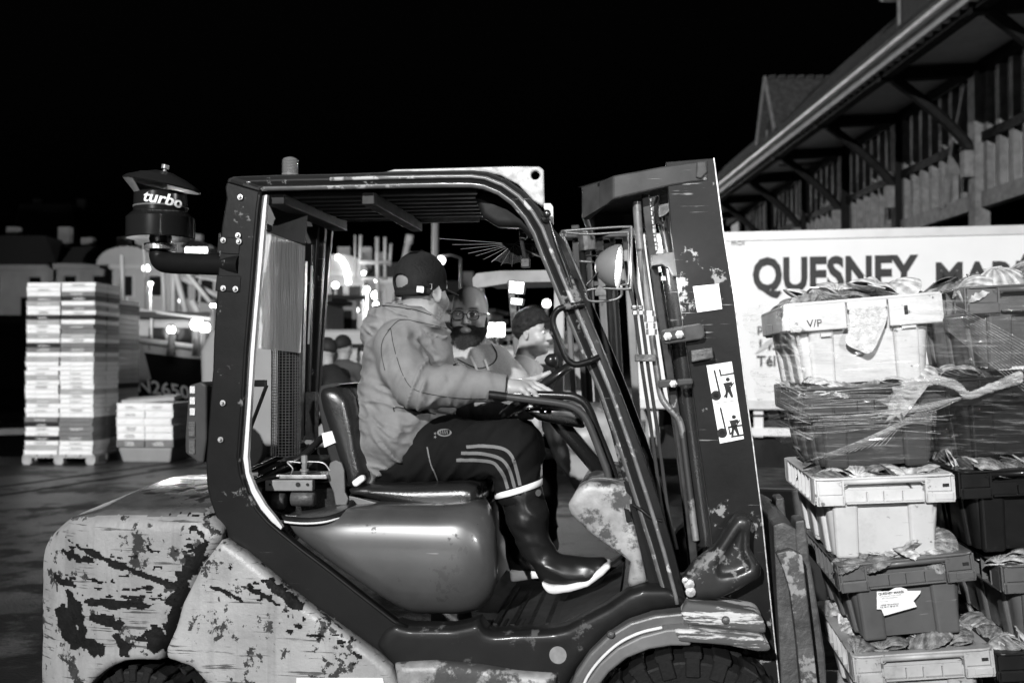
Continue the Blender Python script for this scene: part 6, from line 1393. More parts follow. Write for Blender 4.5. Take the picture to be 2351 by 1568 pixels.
# ================================================================ boats
def glow(px, py, Y, r, e, name='lamp_globe', parent=None):
    p = at(px, py, Y); return p
hullm = mat('hull_dark', .008, .6, spec=.08); hullw = mat('hull_white', .5, .5, var=.1, vs=2); cabm = mat('wheelhouse_white', .26, .5, var=.15, vs=2); glassd = mat('dark_glass', .02, .1); ropem = mat('rope_grey', .35, .7)
def boat(px, pyw, Y, Ln, dir_, label, hull=hullm, name=None, cab=(.45, .22, 1.9), booms=()):
    """hull lofted from frames, bow along +x; dir_ its heading"""
    p = at(px, pyw, Y); p.z = -1.2; e = empty('fishing_boat', p, dir_); tag(e, label, 'boat')
    st = np.linspace(0, 1, 15); rows_ = []; B_ = Ln*.15
    for t in st:
        b_ = B_*(1-max(0, (t-.45)/.55)**2.2)*(.82+.18*min(1, t*4)); sh = 2.75+.75*max(0, t-.45)**1.6*2.2+.1*(1-t)
        rows_.append([((t-.5)*Ln+ (0 if f < .5 else .25*f*t), s*b_*g_, sh*f) for s, f, g_ in ((-1, 1.0, 1), (-1, .93, .995), (-1, .55, .9), (-1, .2, .7), (1, .2, .7), (1, .55, .9), (1, .93, .995), (1, 1, 1))])
    vs = [v for r in rows_ for v in r]; fs = [(i*8+k, i*8+k+1, (i+1)*8+k+1, (i+1)*8+k) for i in range(14) for k in range(7)]+[tuple(range(8))]
    o = pydata('hull', vs, fs, hull, e, True); o.data.materials.append(hullw)
    for p_ in o.data.polygons:
        if p_.index < 98 and p_.index % 7 in (0, 6): p_.material_index = 1
    dkv = [r[1] for r in rows_]+[r[6] for r in rows_[::-1]]; pydata('deck', dkv, [tuple(range(len(dkv)))], mat('deck_grey', .12, .7), e)
    for s_ in (0, 7): MB().tube([Vector(r[s_]) for r in rows_], .06, 6).build('gunwale', hullw, e, True)
    cx0, cl_, ch = cab; zc_ = 2.3; x_ = (cx0-.5)*Ln
    cbn = MB().box((x_, 0, zc_+ch/2), (Ln*cl_/2, B_*.62, ch/2)).build('wheelhouse', cabm, e, bevel=.08)
    MB().box((x_, 0, zc_+ch+.05), (Ln*cl_/2+.2, B_*.7, .06)).build('wheelhouse_roof', mat('roof_edge', .03, .5), e, bevel=.02)
    nw = 4
    for k in range(nw):
        for s in (-1, 1): w_ = MB().box((x_-Ln*cl_/2+(k+.5)*Ln*cl_/nw, s*(B_*.62+.02), zc_+ch*.68), (Ln*cl_/nw*.3, .02, ch*.17)).build('window', glassd, e, bevel=.01)
    for s in (-1, 1):
        MB().tube([Vector((r[0][0], s*abs(r[0][1]), r[0][2]+.55)) for r in rows_[7:14]], .025, 5).build('guard_rail', hullw, e)
        for r in rows_[7:14:2]: MB().tube([Vector((r[0][0], s*abs(r[0][1]), r[0][2])), Vector((r[0][0], s*abs(r[0][1]), r[0][2]+.55))], .022, 5).build('stanchion', hullw, e)
    inv = e.matrix_basis.inverted() if False else None
    Mi = (Matrix.Translation(p) @ Matrix.Rotation(dir_, 4, 'Z')).inverted()
    for (xa, ya, xb, yb, Yb, r_) in booms: MB().tube([Mi @ at(xa, ya, Yb), Mi @ at(xb, yb, Yb)], r_, 7).build('boom', hullw, e, True)
    return e, Mi, rows_
b1, Mi1, rw1 = boat(690, 880, 19.5, 8.6, R(191), 'dark-hulled fishing boat with large white registration letters moored behind the fish boxes', cab=(.77, .22, 1.2),
    booms=[(395, 598, 442, 772, 19, .06), (398, 600, 430, 720, 19.5, .04), (410, 605, 490, 702, 18.6, .045), (372, 600, 380, 745, 20, .04), (440, 690, 480, 770, 18.6, .06), (398, 560, 398, 790, 20, .05), (330, 560, 335, 640, 20.5, .03), (280, 585, 283, 690, 21, .045), (420, 628, 560, 660, 19, .02), (420, 640, 520, 690, 19, .05)])
# registration letters standing on the quay side of the hull
ht_ = bvh([c for c in b1.children if c.name.startswith('hull')][0]); co_ = Mi1 @ Vector((0, 0, CAMZ))
tt = text('registration', 'CN2650', 1, mat('letter_white', .85, .5), b1, Matrix.Identity(4), 0, .02, -.12)
w_ = max(v.co.x for v in tt.data.vertices)
for v in tt.data.vertices:
    x, y = v.co.x/w_, v.co.y/.72; px, py = 283+x*152, 893+x*22-y*(31-2*x); pt = Mi1 @ at(px, py, 18); dr = (pt-co_).normalized(); h_ = ht_.ray_cast(co_, dr)
    v.co = h_[0]-dr*.03 if h_[0] else pt
boat(850, 820, 30, 12, R(20), 'fishing boat with twin lattice masts moored across the basin', hullw, cab=(.3, .3, 2.2), booms=[(828, 540, 826, 640, 32, .05), (866, 545, 868, 690, 31, .06), (884, 545, 884, 640, 33, .05), (825, 603, 898, 603, 31, .07), (815, 540, 815, 640, 33, .03), (898, 560, 895, 610, 31, .04), (830, 640, 890, 640, 31, .05)])
boat(640, 800, 26, 10, R(175), 'small trawler seen through the rear window of the forklift', mat('hull_mid', .06, .5), cab=(.5, .3, 1.9), booms=[(620, 560, 640, 760, 26, .05), (660, 580, 655, 760, 26, .04)])
boat(950, 800, 38, 13, R(-10), 'trawler with a slanting pale boom behind the driver\'s cap', hullw, cab=(.6, .3, 2.2), booms=[(940, 542, 905, 700, 37, .12), (941, 540, 938, 560, 37, .16), (970, 640, 960, 760, 38, .06)])

# ================================================================ town across the water
facm = [mat('facade_a', .34, .85, var=.15, vs=.3), mat('facade_b', .34, .85, var=.2, vs=.3), mat('facade_c', .32, .85, var=.15, vs=.4)]
trim = mat('trim_stone', .42, .8); slate = mat('slate', .03, .6); win_d = mat('window_dark', .012, .2)
win_l = mat('lit_window', .8, .5, emit=.45)
def house(px0, px1, pyroof, Y, m, label, floors=3, roofh=2., pediment=None, lit=(), nw=None, dark=False):
    a, b = at(px0, pyroof, Y), at(px1, pyroof, Y); wd = b.x-a.x; H_ = a.z; e = empty('house', ((a.x+b.x)/2, Y, .3), 0); tag(e, label, 'house')
    MB().box((0, 5, H_/2-.3), (wd/2, 5, H_/2)).build('wall', m, e)
    MB().box((0, -.1, H_-.3), (wd/2+.15, .3, .22)).build('cornice', trim if not dark else m, e)
    MB().prism([(-wd/2, H_-.25), (wd/2, H_-.25), (wd/2-1.2, H_+roofh), (-wd/2+1.2, H_+roofh)], .3, 9.7).build('roof', slate, e)
    for s in (-.3, .35): MB().box((wd*s, 4, H_+roofh+.3), (.5, .4, .9)).build('chimney', m, e)
    nw = nw or max(2, int(wd/2.4))
    for f in range(floors):
        for k in range(nw):
            x = -wd/2+(k+.5)*wd/nw; z = (f+.55)*(H_-.6)/floors
            fr = MB().box((x, -.05, z), (.62, .08, (H_/floors)*.30)).build('window', trim if not dark else m, e)
            MB().box((x, -.14, z), (.48, .02, (H_/floors)*.26)).build('pane', win_l if (f, k) in lit else win_d, fr)
    if pediment:
        x = at(pediment[0], pyroof, Y).x-(a.x+b.x)/2; r_ = pediment[1]
        pts = [(x+r_*math.cos(t), H_-.2+r_*.62*math.sin(t)) for t in np.linspace(math.pi, 0, 15)]; MB().prism(pts, -.5, .8).build('round_gable', m, e)
    return e
house(-60, 130, 615, 85, facm[1], 'dim long house at the left end of the row across the water', 3, 2.5, dark=True)
house(130, 262, 612, 84, facm[1], 'dim flat-fronted house between the long house and the round gable', 3, 1.4, dark=True)
house(258, 392, 612, 80, facm[0], 'pale house with a round gable across the water', 3, 1.2, pediment=(295, 2.4), lit=((0, 1), (1, 3)))
house(392, 505, 622, 82, facm[0], 'pale four-bay house right of the round gable', 3, 2, lit=((0, 2),))
house(560, 720, 640, 86, facm[1], 'house seen through the rear window of the cab', 3, 2, lit=((0, 3), (1, 1)))
house(755, 835, 628, 78, facm[2], 'lit casino front with a tall round arch', 2, 1, pediment=(781, 2.2), lit=())
house(835, 960, 645, 80, facm[2], 'pale house beside the lit arch', 3, 1.2, lit=((0, 1), (1, 2)))
house(960, 1090, 700, 95, facm[1], 'low dark house behind the bearded man', 2, 2, lit=((0, 1),), dark=True)
house(20, 180, 560, 130, mat('far_dark', .06, .9), 'faint larger roof rising behind the row of houses', 4, 5, dark=True)
house(-70, 250, 752, 55, mat('dark_filler', .012, .9), 'low dark block added on the far quay below the long house', 1, .4, dark=True, nw=3)  # dark block added to blacken the foot of the facades
# lit arch of the casino
ac = at(781, 640, 77.4); AR = empty('arch_sign', ac); tag(AR, 'glowing curved light over the casino arch', 'light')
MB().tube([Vector((1.0*math.cos(t)-.35, 0, 2.3*math.sin(t)-.6)) for t in np.linspace(R(5), R(88), 12)], .20, 8).build('light_tube', mat('sign_glow', .9, .4, emit=6), AR)
# hill
hl = MB(); xs = np.linspace(-320, 320, 40); hz = [30+14*math.sin(i*.35)+8*math.sin(i*.9+1) for i in range(40)]
for i in range(39): hl.add([(xs[i], 420, -2), (xs[i+1], 420, -2), (xs[i+1], 520, hz[i+1]*.6), (xs[i], 520, hz[i]*.6)], [(0, 1, 2, 3)])
tag(hl.build('hill', mat('hill_dark', .012, 1)), kind='structure')
# quay lamps, boat lights and shop lights: each a lit globe on its own post or bracket
def lamp_post(px, py, Y, r, e, label, base=.3, cat='street lamp', power=0, arm=0):
    p = at(px, py, Y); en = empty('street_lamp' if Y > 20 or Y < 16 else 'deck_lamp', (p.x+arm, Y, base)); tag(en, label, cat); h = p.z-base
    pl = MB().tube([Vector((0, 0, 0)), Vector((0, 0, h*.5)), Vector((0, 0, h+.1))], [.09, .06, .045], 8)
    if arm: pl.tube([Vector((0, 0, h+.1)), Vector((-arm*.5, 0, h+.25)), Vector((-arm, 0, h+r*1.1))], .035, 6)
    pl.build('pole', mat('pole_grey', .12, .5), en, True)
    MB().lathe([(.001, -r), (r*.7, -r*.7), (r, 0), (r*.7, r*.7), (.001, r)], (-arm, 0, h), 14).build('lamp_head', mat('globe_%d' % int(e*10), .9, .4, emit=e), en, True)
    if power: lamp('street_lamp_light', 'POINT', (p.x, Y+2.5 if Y > 19 else Y-.5, p.z), None, power*3, .2)
L_ = [(335, 616, 60, .22, 9, 'bright quay lamp just below the air intake', 2600), (490, 702, 17.5, .055, 40, 'starlike deck lamp beside the forklift rear post', 3), (345, 652, 62, .12, 5, 'small lamp under the bright quay lamp', 0), (415, 690, 55, .14, 4, 'small lamp above the boat wheelhouse', 0), (393, 757, 18.0, .075, 12, 'round lamp at the boat wheelhouse corner', 1.5), (452, 745, 17.9, .12, 11, 'glaring low lamp left of the rear post', 2), (470, 752, 17.6, .10, 9, 'glaring low lamp nearest the rear post', 0),
      (316, 778, 22, .07, 5, 'deck lamp in the wheelhouse window', 0), (348, 782, 21, .08, 5, 'second deck lamp beside the wheelhouse', 0), (835, 627, 60, .13, 6, 'small lamp on the masts across the basin', 0), (866, 643, 60, .17, 7, 'lamp above the starlike light across the basin', 300), (862, 678, 55, .22, 14, 'starlike floodlight across the basin', 1500), (863, 700, 55, .16, 10, 'lower floodlight across the basin', 0),
      (842, 664, 58, .16, 6, 'lamp left of the starlike floodlight', 0), (770, 655, 60, .2, 7, 'lamp at the foot of the lit arch', 700), (768, 692, 58, .22, 6, 'lamp below the lit arch', 0), (818, 712, 50, .14, 5, 'lamp over the moored boats', 0), (778, 728, 45, .18, 5, 'quay lamp over the market stalls', 0), (763, 730, 45, .13, 4, 'quay lamp beside the door frame', 0), (798, 738, 42, .16, 5, 'quay lamp right of the market stalls', 0), (779, 748, 40, .2, 8, 'low bright stall lamp', 80),
      (1255, 697, 30, .13, 7, 'lone round lamp seen under the second forklift roof', 0), (1012, 598, 45, .2, 9, 'lamp on the tall pale pole above the cap', 150), (650, 622, 28, .22, 14, 'bright lamp seen through the scratched window', 80), (600, 708, 26, .22, 8, 'bright lamp low behind the scratched window', 60), (1212, 722, 40, .1, 5, 'small lamp above the young man', 0), (1146, 800, 30, .08, 5, 'small lamp at shoulder height of the young man', 0)]
for px, py, Y, r, e, lb, pw in L_: lamp_post(px, py, Y, r, e, lb, base=.3 if Y > 61 else (1.6 if 17 < Y < 20 else -1.2 if Y > 16 else 0), power=pw, arm=.9 if px == 1012 else 0)
# strip lights under the stalls
for (xa, xb, py, Y, h, e, lb) in ((425, 476, 578, 40, .16, 9, 'row of lit lamps behind the intake pipe'), (1112, 1160, 757, 30, .2, 8, 'lit white awning strip beside the bearded man'), (1376, 1404, 772, 8.5, .05, 9, 'slanting strip light seen past the front pillar')):
    a, b = at(xa, py, Y), at(xb, py, Y); e_ = empty('strip_light', (a+b)/2); tag(e_, lb, 'light'); hw = (b.x-a.x)/2
    if xa == 1376:
        MB().tube([Vector((-hw, 0, -.085)), Vector((hw, 0, .085))], h, 8).build('light_tube', mat('strip_%d' % int(e), .9, .4, emit=e), e_); MB().bar((-hw, .05, -.12), (hw, .05, .05), .03).build('light_bracket', dk, e_)
    else:
        n = 4 if xa == 425 else 2
        for k in range(n): MB().box((-hw+(k+.5)*2*hw/n, 0, 0), (hw/n*.85, .03, h)).build('light_panel', mat('strip_%d' % int(e), .9, .4, emit=e), e_, bevel=.03)
        MB().box((0, .1, h+.05), (hw+.1, .3, .05)).build('light_housing', dk, e_)
        MB().box((0, .15, -1.3), (.06, .06, 1.3-h)).build('light_post', dk, e_)
pole = MB().tube([at(999, 512, 44)*1.0, Vector((at(999, 600, 44).x, 44, -2))], .14, 8).build('mast_pole', mat('pole_pale', .4, .5)); tag(pole, 'tall pale bare pole rising above the black cap', 'pole')
# parked van roofs by the basin
for i, (px, py, Y, lb) in enumerate(((815, 760, 14.2, 'pale van with rounded roof parked behind the workers'), (1135, 800, 13.0, 'pale van parked behind the second forklift'))):
    p = at(px, py, Y); e = empty('van', (p.x, Y, 0), R(-10)); tag(e, lb, 'van'); vm = mat('van_paint', .3, .35, coat=.3)
    MB().prism([(-1.9, .35), (1.6, .35), (2.2, .5), (2.25, .95), (1.7, 1.15), (1.15, p.z-.1), (.9, p.z), (-1.8, p.z), (-1.95, p.z-.3)], -.85, .85).build('body', vm, e, bevel=.08, seg=3)
    for (xa, xb) in ((-.2, .55), (.65, 1.35)): MB().prism([(xa, 1.15), (xb, 1.15), (xb-(.3 if xa > 0 else 0), p.z-.2), (xa, p.z-.2)], -.865, -.855).build('window', glassd, e)
    for x in (-1.3, 1.5):
        for s in (-1, 1): MB().lathe([(.001, -.1), (.3, -.1), (.33, 0), (.3, .1), (.001, .1)], (x, s*.78, .33), 20, Matrix.Rotation(R(90), 4, 'X')).build('wheel', rubber, e)
# unseen masts of the assumed floodlight and the added side and fill lamps
for kx, ky, kz, lb in ((KEY[0], KEY[1], KEY[2], 'assumed tall floodlight mast behind the photographer, towards the water'), (KEY2[0], KEY2[1], KEY2[2], 'added side lamp on a short post, out of view near the scallop crates'), (FILL[0], FILL[1], FILL[2], 'added fill lamp on a stand behind the photographer')):
    e = empty('added_lamp_mast', (kx, ky-.5, 0)); tag(e, lb, 'floodlight'); MB().tube([Vector((0, 0, 0)), Vector((0, 0, kz+.3))], [.14, .08], 12).build('pole', steel, e, True)
    hd = MB().box((0, .12, kz), (.28, .14, .2)).build('lamp_head', dk, e, bevel=.02)
# ================================================================ crates of scallops
cwhite = mat('crate_white', .5, .45, var=.1, vs=5, bump=.08, bs=50, grime=.3, coat=.05, chips=(.12, 55, 1.17, .05), scratch=(.25, -.01)); cgrey = mat('crate_grey', .085, .42, var=.25, vs=7, grime=.4, coat=.1, scratch=(.22, 0)); cdark = mat('crate_dark', .010, .4, var=.3, vs=5, grime=.3, coat=.2)
cmid = mat('crate_midgrey', .045, .42, var=.15, vs=5, grime=.3, coat=.15); cpale = mat('crate_pale', .36, .45, var=.2, vs=5, grime=.6, chips=(.08, 45, 1.12, .05), scratch=(.1, 0))
def crate(px, py, px2, H, mtl, label, v0=0., D=.72, style='rim', group=None):
    """px,py: near left top corner, px2: (x, y) near right top corner"""
    a = L(px, py, v0); b = L(px2[0], px2[1], v0); W_ = (b-a).length; tilt = -math.atan2(b.z-a.z, b.x-a.x)
    e = bpy.data.objects.new('crate', None); col.objects.link(e); Rm = Matrix.Rotation(-YAW, 4, 'Z') @ Matrix.Rotation(tilt, 4, 'Y')
    cen = a+(b-a)/2+Vector((0, D/2, 0)); dn = Matrix.Rotation(tilt, 3, 'Y') @ Vector((0, 0, -H)); org = cen+dn
    e.location = toW(org); e.rotation_euler = Rm.to_euler(); tag(e, label, 'crate', group)
    rim = .082 if style == 'rim' else .09; out = .022; w2, d2 = W_/2, D/2; iw, id_ = w2-.032, d2-.032
    # tub: tapered shell with wall thickness
    def ringz(hw, hd, z, r=.03, n=4):
        pts = []
        for cx_, cy_, a0 in ((hw-r, hd-r, 0), (-hw+r, hd-r, 90), (-hw+r, -hd+r, 180), (hw-r, -hd+r, 270)):
            for k in range(n+1): t = R(a0+90*k/n); pts.append((cx_+r*math.cos(t), cy_+r*math.sin(t), z))
        return pts
    rings = [ringz(iw-.028, id_-.028, .012), ringz(iw-.024, id_-.024, 0), ringz(iw-.020, id_-.020, .02), ringz(iw, id_, H-.008), ringz(iw, id_, H), ringz(iw-.006, id_-.006, H), ringz(iw-.028, id_-.028, .014)]
    N = len(rings[0]); vs = [p for r in rings for p in r]; fs = [(i*N+k, i*N+(k+1) % N, (i+1)*N+(k+1) % N, (i+1)*N+k) for i in range(1, len(rings)-1) for k in range(N)]; fs.append(tuple(range(N, 2*N))[::-1]); fs.append(tuple((len(rings)-1)*N+k for k in range(N)))
    autosmooth(pydata('tub', vs, fs, mtl, e), 35)
    # pillars on the long faces
    for s, n_ in ((-1, 'corner_pillar'), (1, 'corner_pillar')):
        for k in (-1, 1):
            x = k*W_*.27; mb = MB(); y0, y1 = s*(id_-.006), s*(id_+.014)
            mb.add([(x-.038, s*(id_-.03), -.008), (x+.030, s*(id_-.03), -.008), (x+.034, s*(id_-.008), -.008), (x-.034, s*(id_-.008), -.008), (x-.044, y0, H-.05), (x+.036, y0, H-.05), (x+.034, y1, H-.05), (x-.040, y1, H-.05)], [(3, 2, 1, 0), (0, 1, 5, 4), (1, 2, 6, 5), (2, 3, 7, 6), (3, 0, 4, 7), (4, 5, 6, 7)]); mb.build(n_, mtl, e, bevel=.01, seg=3)
    for s in (-1, 1):
        for k in (-1, 0, 1):
            y = k*D*.3; MB().add([(s*(iw-.03), y-.035, 0), (s*(iw-.03), y+.035, 0), (s*(iw-.01), y+.03, 0), (s*(iw-.01), y-.03, 0), (s*(iw-.005), y-.04, H-.05), (s*(iw-.005), y+.04, H-.05), (s*(iw+.012), y+.036, H-.05), (s*(iw+.012), y-.036, H-.05)], [(3, 2, 1, 0), (0, 1, 5, 4), (1, 2, 6, 5), (2, 3, 7, 6), (3, 0, 4, 7), (4, 5, 6, 7)]).build('side_pillar', mtl, e, bevel=.008)
    def frame(z0, z1, ho, hi): # flange ring as four bars butted
        mb = MB(); 
        o_ = ringz(w2, d2, z1, .03); i_ = ringz(w2-hi, d2-hi, z1, .022); n_ = len(o_); ob = [(x, y, z0) for x, y, z in o_]; ib = [(x, y, z0) for x, y, z in i_]
        mb.add(o_+i_+ob+ib, [f for k in range(n_) for f in ((k, (k+1) % n_, n_+(k+1) % n_, n_+k), (2*n_+k, 3*n_+k, 3*n_+(k+1) % n_, 2*n_+(k+1) % n_), (k, 2*n_+k, 2*n_+(k+1) % n_, (k+1) % n_), (n_+k, n_+(k+1) % n_, 3*n_+(k+1) % n_, 3*n_+k))]); return mb
    if style == 'rim':
        frame(H-.007, H, 0, .038).build('top_flange', mtl, e, bevel=.0025)
        for s in (-1, 1):
            for k in (-1, 1):             # panel boxes at both sides of the handle
                xa, xb = k*.13*W_/.45*1.0, k*(w2-.004); xm, hw = (xa+xb)/2, abs(xb-xa)/2
                MB().box((xm, s*(d2-.012), H-.03), (hw, .003, .022)).build('rim_panel', mtl, e, bevel=.002)
                MB().box((xm, s*(d2-.004), H-rim+.013), (hw, .004, .014)).box((xm, s*(d2-.018), H-rim+.027), (hw, .016, .0025)).box((xm, s*(d2-.018), H-rim), (hw, .018, .0025)).build('lower_lip', mtl, e, bevel=.0015)
                for xx in (xa+k*.002, xb-k*.006): MB().box((xx, s*(d2-.018), H-rim/2-.004), (.0028, .018, rim/2-.004)).build('rim_rib', mtl, e)
                if k == 1: MB().box((xm+.01, s*(d2+.0005), H-rim+.0155), (hw*.62, .002, .0105)).build('label_pocket', mat('pocket_'+mtl.name, .05, .6) if False else mtl, e, bevel=.002); MB().box((xm+hw*.45, s*(d2-.0085), H-.034), (hw*.22, .003, .0045)).build('slot', mat('slot_dark', .02, .8), e)
                ww = MB()
                for t in range(5): a_ = math.pi*(.15+.7*t/4); ww.bar((xa, s*(d2-.005), H-.006), (xa+.016*math.cos(a_)*k*-1, s*(d2-.005), H-.006-.02*math.sin(a_)), .002, .003)
                ww.tube([(xa+.018*math.cos(a_), s*(d2-.005), H-.006-.02*math.sin(a_)) for a_ in np.linspace(.3, math.pi-.3, 8)], .0014, 4); tag(ww.build('fan_web', mtl, e), kind='stuff')
            MB().tube([(-.13*W_/.45, s*(d2-.008), H-.014), (.13*W_/.45, s*(d2-.008), H-.014)], .009, 10).build('handle', mtl, e, True)
            MB().box((0, s*(d2-.022), H-rim+.02), (.125*W_/.45, .003, .020)).box((0, s*(d2-.012), H-rim+.003), (.125*W_/.45, .012, .0025)).build('handle_recess', mtl, e, bevel=.0015)
            for x in (-.05, .0, .055): MB().box((x, s*(d2-.014), H-rim+.018), (.0018, .009, .017)).build('recess_rib', mtl, e)
            # end faces: ribbed compartments
            MB().box((s*(w2-.018), 0, H-rim), (.018, d2-.03, .0025)).build('end_lip', mtl, e)
            for t in range(9): y = -d2+.03+t*(D-.06)/8; MB().box((s*(w2-.017), y, H-rim/2-.004), (.017, .0025, rim/2-.004)).build('end_rib', mtl, e)
            for y in (-d2+.05, d2-.05): MB().box((s*(w2-.003), y, H-rim/2), (.0025, .045, rim/2-.003)).build('end_panel', mtl, e, bevel=.002)
    else:
        frame(H-.012, H, 0, .03).build('top_flange', mtl, e, bevel=.005)
        for s in (-1, 1):
            for xa, xb, dz in ((-w2+.01, -w2*.22, .085), (w2*.30, w2-.006, .088), (-w2*.22, w2*.30, .03)):
                MB().box(((xa+xb)/2, s*(d2-.008), H-dz/2-.006), ((xb-xa)/2-.0015, .007, dz/2)).build('rim_panel', mtl, e, bevel=.005, seg=3)
            MB().box((-w2*.50, s*(d2-.022), H-.105), (.016, .012, .006)).build('rim_tab', mtl, e, bevel=.002); MB().box((w2*.55, s*(d2-.022), H-.098), (.022, .012, .006)).build('rim_tab', mtl, e, bevel=.002)
            MB().box((w2*.52, s*(d2+.0002), H-.048), (.0055, .002, .014)).build('slot', mat('slot_dark', .02, .8), e, bevel=.002)
            MB().box((s*(w2-.008), 0, H-.045), (.007, d2-.012, .04)).build('end_panel', mtl, e, bevel=.004)
    MB().box((0, 0, H-.045), (iw-.01, id_-.01, .004)).build('contents', mat('wet_dark', .02, .35, bump=1, bs=40), e)
    return e, Matrix.Translation(toW(org)) @ Rm, W_, D, H
# scallop shells: two ribbed valves each
def shell_mesh(seed, flat=.25):
    rnd = random.Random(seed); nr, na = 9, 41; vs = []; Rr = .055
    for side, hgt in ((1, .52), (-1, .14)):
        for i in range(nr+1):
            t = i/nr
            for j in range(na):
                a = -math.pi*.5+math.pi*j/(na-1); a2 = a*1.0; edge = 1-.05*(1-math.cos(2*a2)) ; rib = math.cos(13*2*a2*.5*2/1.0)
                # points fan out from the hinge
                rad = 2*Rr*math.cos(a*.62)**.9*t*edge; x = rad*math.cos(a*.62*1.0)*.93; y = rad*math.sin(a*.62)*1.35
                rim_ = math.sin(math.pi*min(1, t))**.8 if t < 1 else 0
                z = side*(hgt*Rr*2*.42*(1-(2*t-1)**2)*math.cos(a*.9)**.5 if True else 0)+ (.0026*rib*t if t > .1 else 0)
                if t >= .999: z = .0012*rib+side*.0004
                vs.append((x-Rr, y, z))
    fs = []
    for s in (0, 1):
        o = s*(nr+1)*na
        for i in range(nr):
            for j in range(na-1):
                q = (o+i*na+j, o+(i+1)*na+j, o+(i+1)*na+j+1, o+i*na+j+1); fs.append(q if s == 0 else q[::-1])
    k = len(vs); vs += [(-Rr-.004, -.024, .001), (-Rr-.004, .024, .001), (-Rr+.014, .02, .003), (-Rr+.014, -.02, .003), (-Rr-.004, -.024, -.002), (-Rr-.004, .024, -.002)]; fs += [(k, k+3, k+2, k+1), (k+4, k+5, k+2, k+3), (k, k+1, k+5, k+4)]
    vs = [(x+rnd.gauss(0, .0003), y, z+rnd.gauss(0, .0003)) for x, y, z in vs]
    me = bpy.data.meshes.new('scallop'); me.from_pydata(vs, [], fs); me.update(); me.polygons.foreach_set('use_smooth', [True]*len(fs))
    a = me.color_attributes.new('mask', 'FLOAT_COLOR', 'POINT')
    for i, v in enumerate(me.vertices):
        x, y, z = v.co; ang_ = math.atan2(y/1.35, x+Rr); rad = math.hypot(x+Rr, y/1.2)/Rr/2; q = .5+.5*math.cos(26*ang_/.62*.5); c = (.55*(1-q)+.35*(.5+.5*math.sin(rad*26+seed)))*(.7+.3*rnd.random()); a.data[i].color = (c, c, c, 1)
    return me
shm = mask_mat('scallop_shell', .62, .035, .35, bump=.5, bs=160, var=.35, vs=40); shd = mask_mat('scallop_shell_dark', .26, .02, .3, bump=.6, bs=160, var=.6, vs=40)
SH = []
for i in range(6):
    me = shell_mesh(i); me.materials.append(shm if i % 2 else shd); SH.append(me)
rs = random.Random(5)
def shells(cr, where, label, group, n, z_=.0, heap=.03, front=False, col_=None):
    e, M, W_, D, H = cr; cnt = 0; w2, d2 = W_/2-.05, D/2-.05
    for k in range(n):
        if front:
            if rs.random() < .62: x, y = -w2+2*w2*(k*.618 % 1), -d2+rs.uniform(0, .05)
            else: x, y = -w2+rs.uniform(0, .03), -d2+2*d2*(k*.618 % 1)
            zz = H-.012+rs.uniform(-.01, .02)
        else: x, y = -w2+2*w2*(k*.618 % 1), -d2+2*d2*((k+.5)/n); zz = H-.005+heap*(1-(x/w2)**2)*rs.uniform(.2, 1.1)+z_
        o = bpy.data.objects.new('scallop', SH[col_ if col_ is not None else rs.randrange(6)]); col.objects.link(o)
        s = rs.uniform(.9, 1.2); Rl = Matrix.Translation((x, y, zz)) @ Matrix.Rotation(rs.uniform(0, 6.28), 4, 'Z') @ Matrix.Rotation(rs.gauss(0, .38)+(.25 if front else .1), 4, 'X') @ Matrix.Rotation(rs.gauss(0, .38), 4, 'Y') @ Matrix.Scale(s, 4)
        o.matrix_world = M @ Rl; tag(o, label, 'scallop', group)
c1 = crate(1802, 698, (2166, 668), .258, cwhite, 'white crate at the top of the near stack, plain-rimmed, marked in pen', D=.72, style='plain')
c2 = crate(1839, 893, (2180, 872), .250, cmid, 'dark grey crate wrapped in film directly under the plain-rimmed white crate')
c3 = crate(1869, 1100, (2193, 1087), .246, cwhite, 'white crate with fan-webbed handle between two grey crates')
c4 = crate(1921, 1299, (2236, 1267), .240, cgrey, 'grey crate carrying a torn white paper label')
c5 = crate(1957, 1508, (2282, 1487), .240, cpale, 'pale soiled crate at the bottom of the near stack')
r1 = crate(2214, 658, (2600, 640), .25, cgrey, 'grey crate at the top of the far stack, heaped with scallops', v0=.04)
r2 = crate(2170, 872, (2560, 850), .26, cdark, 'black crate second from the top of the far stack', v0=.10)
r3 = crate(2200, 1083, (2560, 1066), .25, cdark, 'black crate third from the top of the far stack', v0=.06)
r4 = crate(2298, 1299, (2660, 1280), .25, cgrey, 'grey crate fourth from the top of the far stack, set off to the side', v0=.02)
r5 = crate(2284, 1502, (2650, 1482), .25, cdark, 'black crate at the bottom of the far stack', v0=.02)
shells(c1, 0, 'scallop heaped in the plain-rimmed white crate at the top of the near stack', 'scallops in the top white crate', 34, heap=.05)
shells(c2, 0, 'scallop at the edge of the film-wrapped dark grey crate', 'scallops in the wrapped crate', 14, front=True)
shells(c3, 0, 'scallop at the edge of the white crate with fan-webbed handle', 'scallops in the webbed white crate', 18, front=True)
shells(c4, 0, 'scallop at the edge of the grey crate with the torn label', 'scallops in the labelled crate', 20, front=True)
shells(c5, 0, 'scallop in the pale soiled crate at the bottom of the near stack', 'scallops in the bottom pale crate', 34, heap=.035)
shells(r1, 0, 'scallop heaped in the grey crate at the top of the far stack', 'scallops in the top grey crate', 36, heap=.06)
for c_, lb in ((r2, 'second'), (r3, 'third'), (r4, 'fourth'), (r5, 'bottom')): shells(c_, 0, 'scallop at the edge of the %s crate of the far stack' % lb, 'scallops in the %s crate of the far stack' % lb, 16, front=True)
# pallet on the forks
pu = L(2100, 1500, .3); e = pallet(toW((pu.x+.12, .42, .17)), 1.2, .8, -YAW, 'wooden pallet on the forks under both crate stacks')
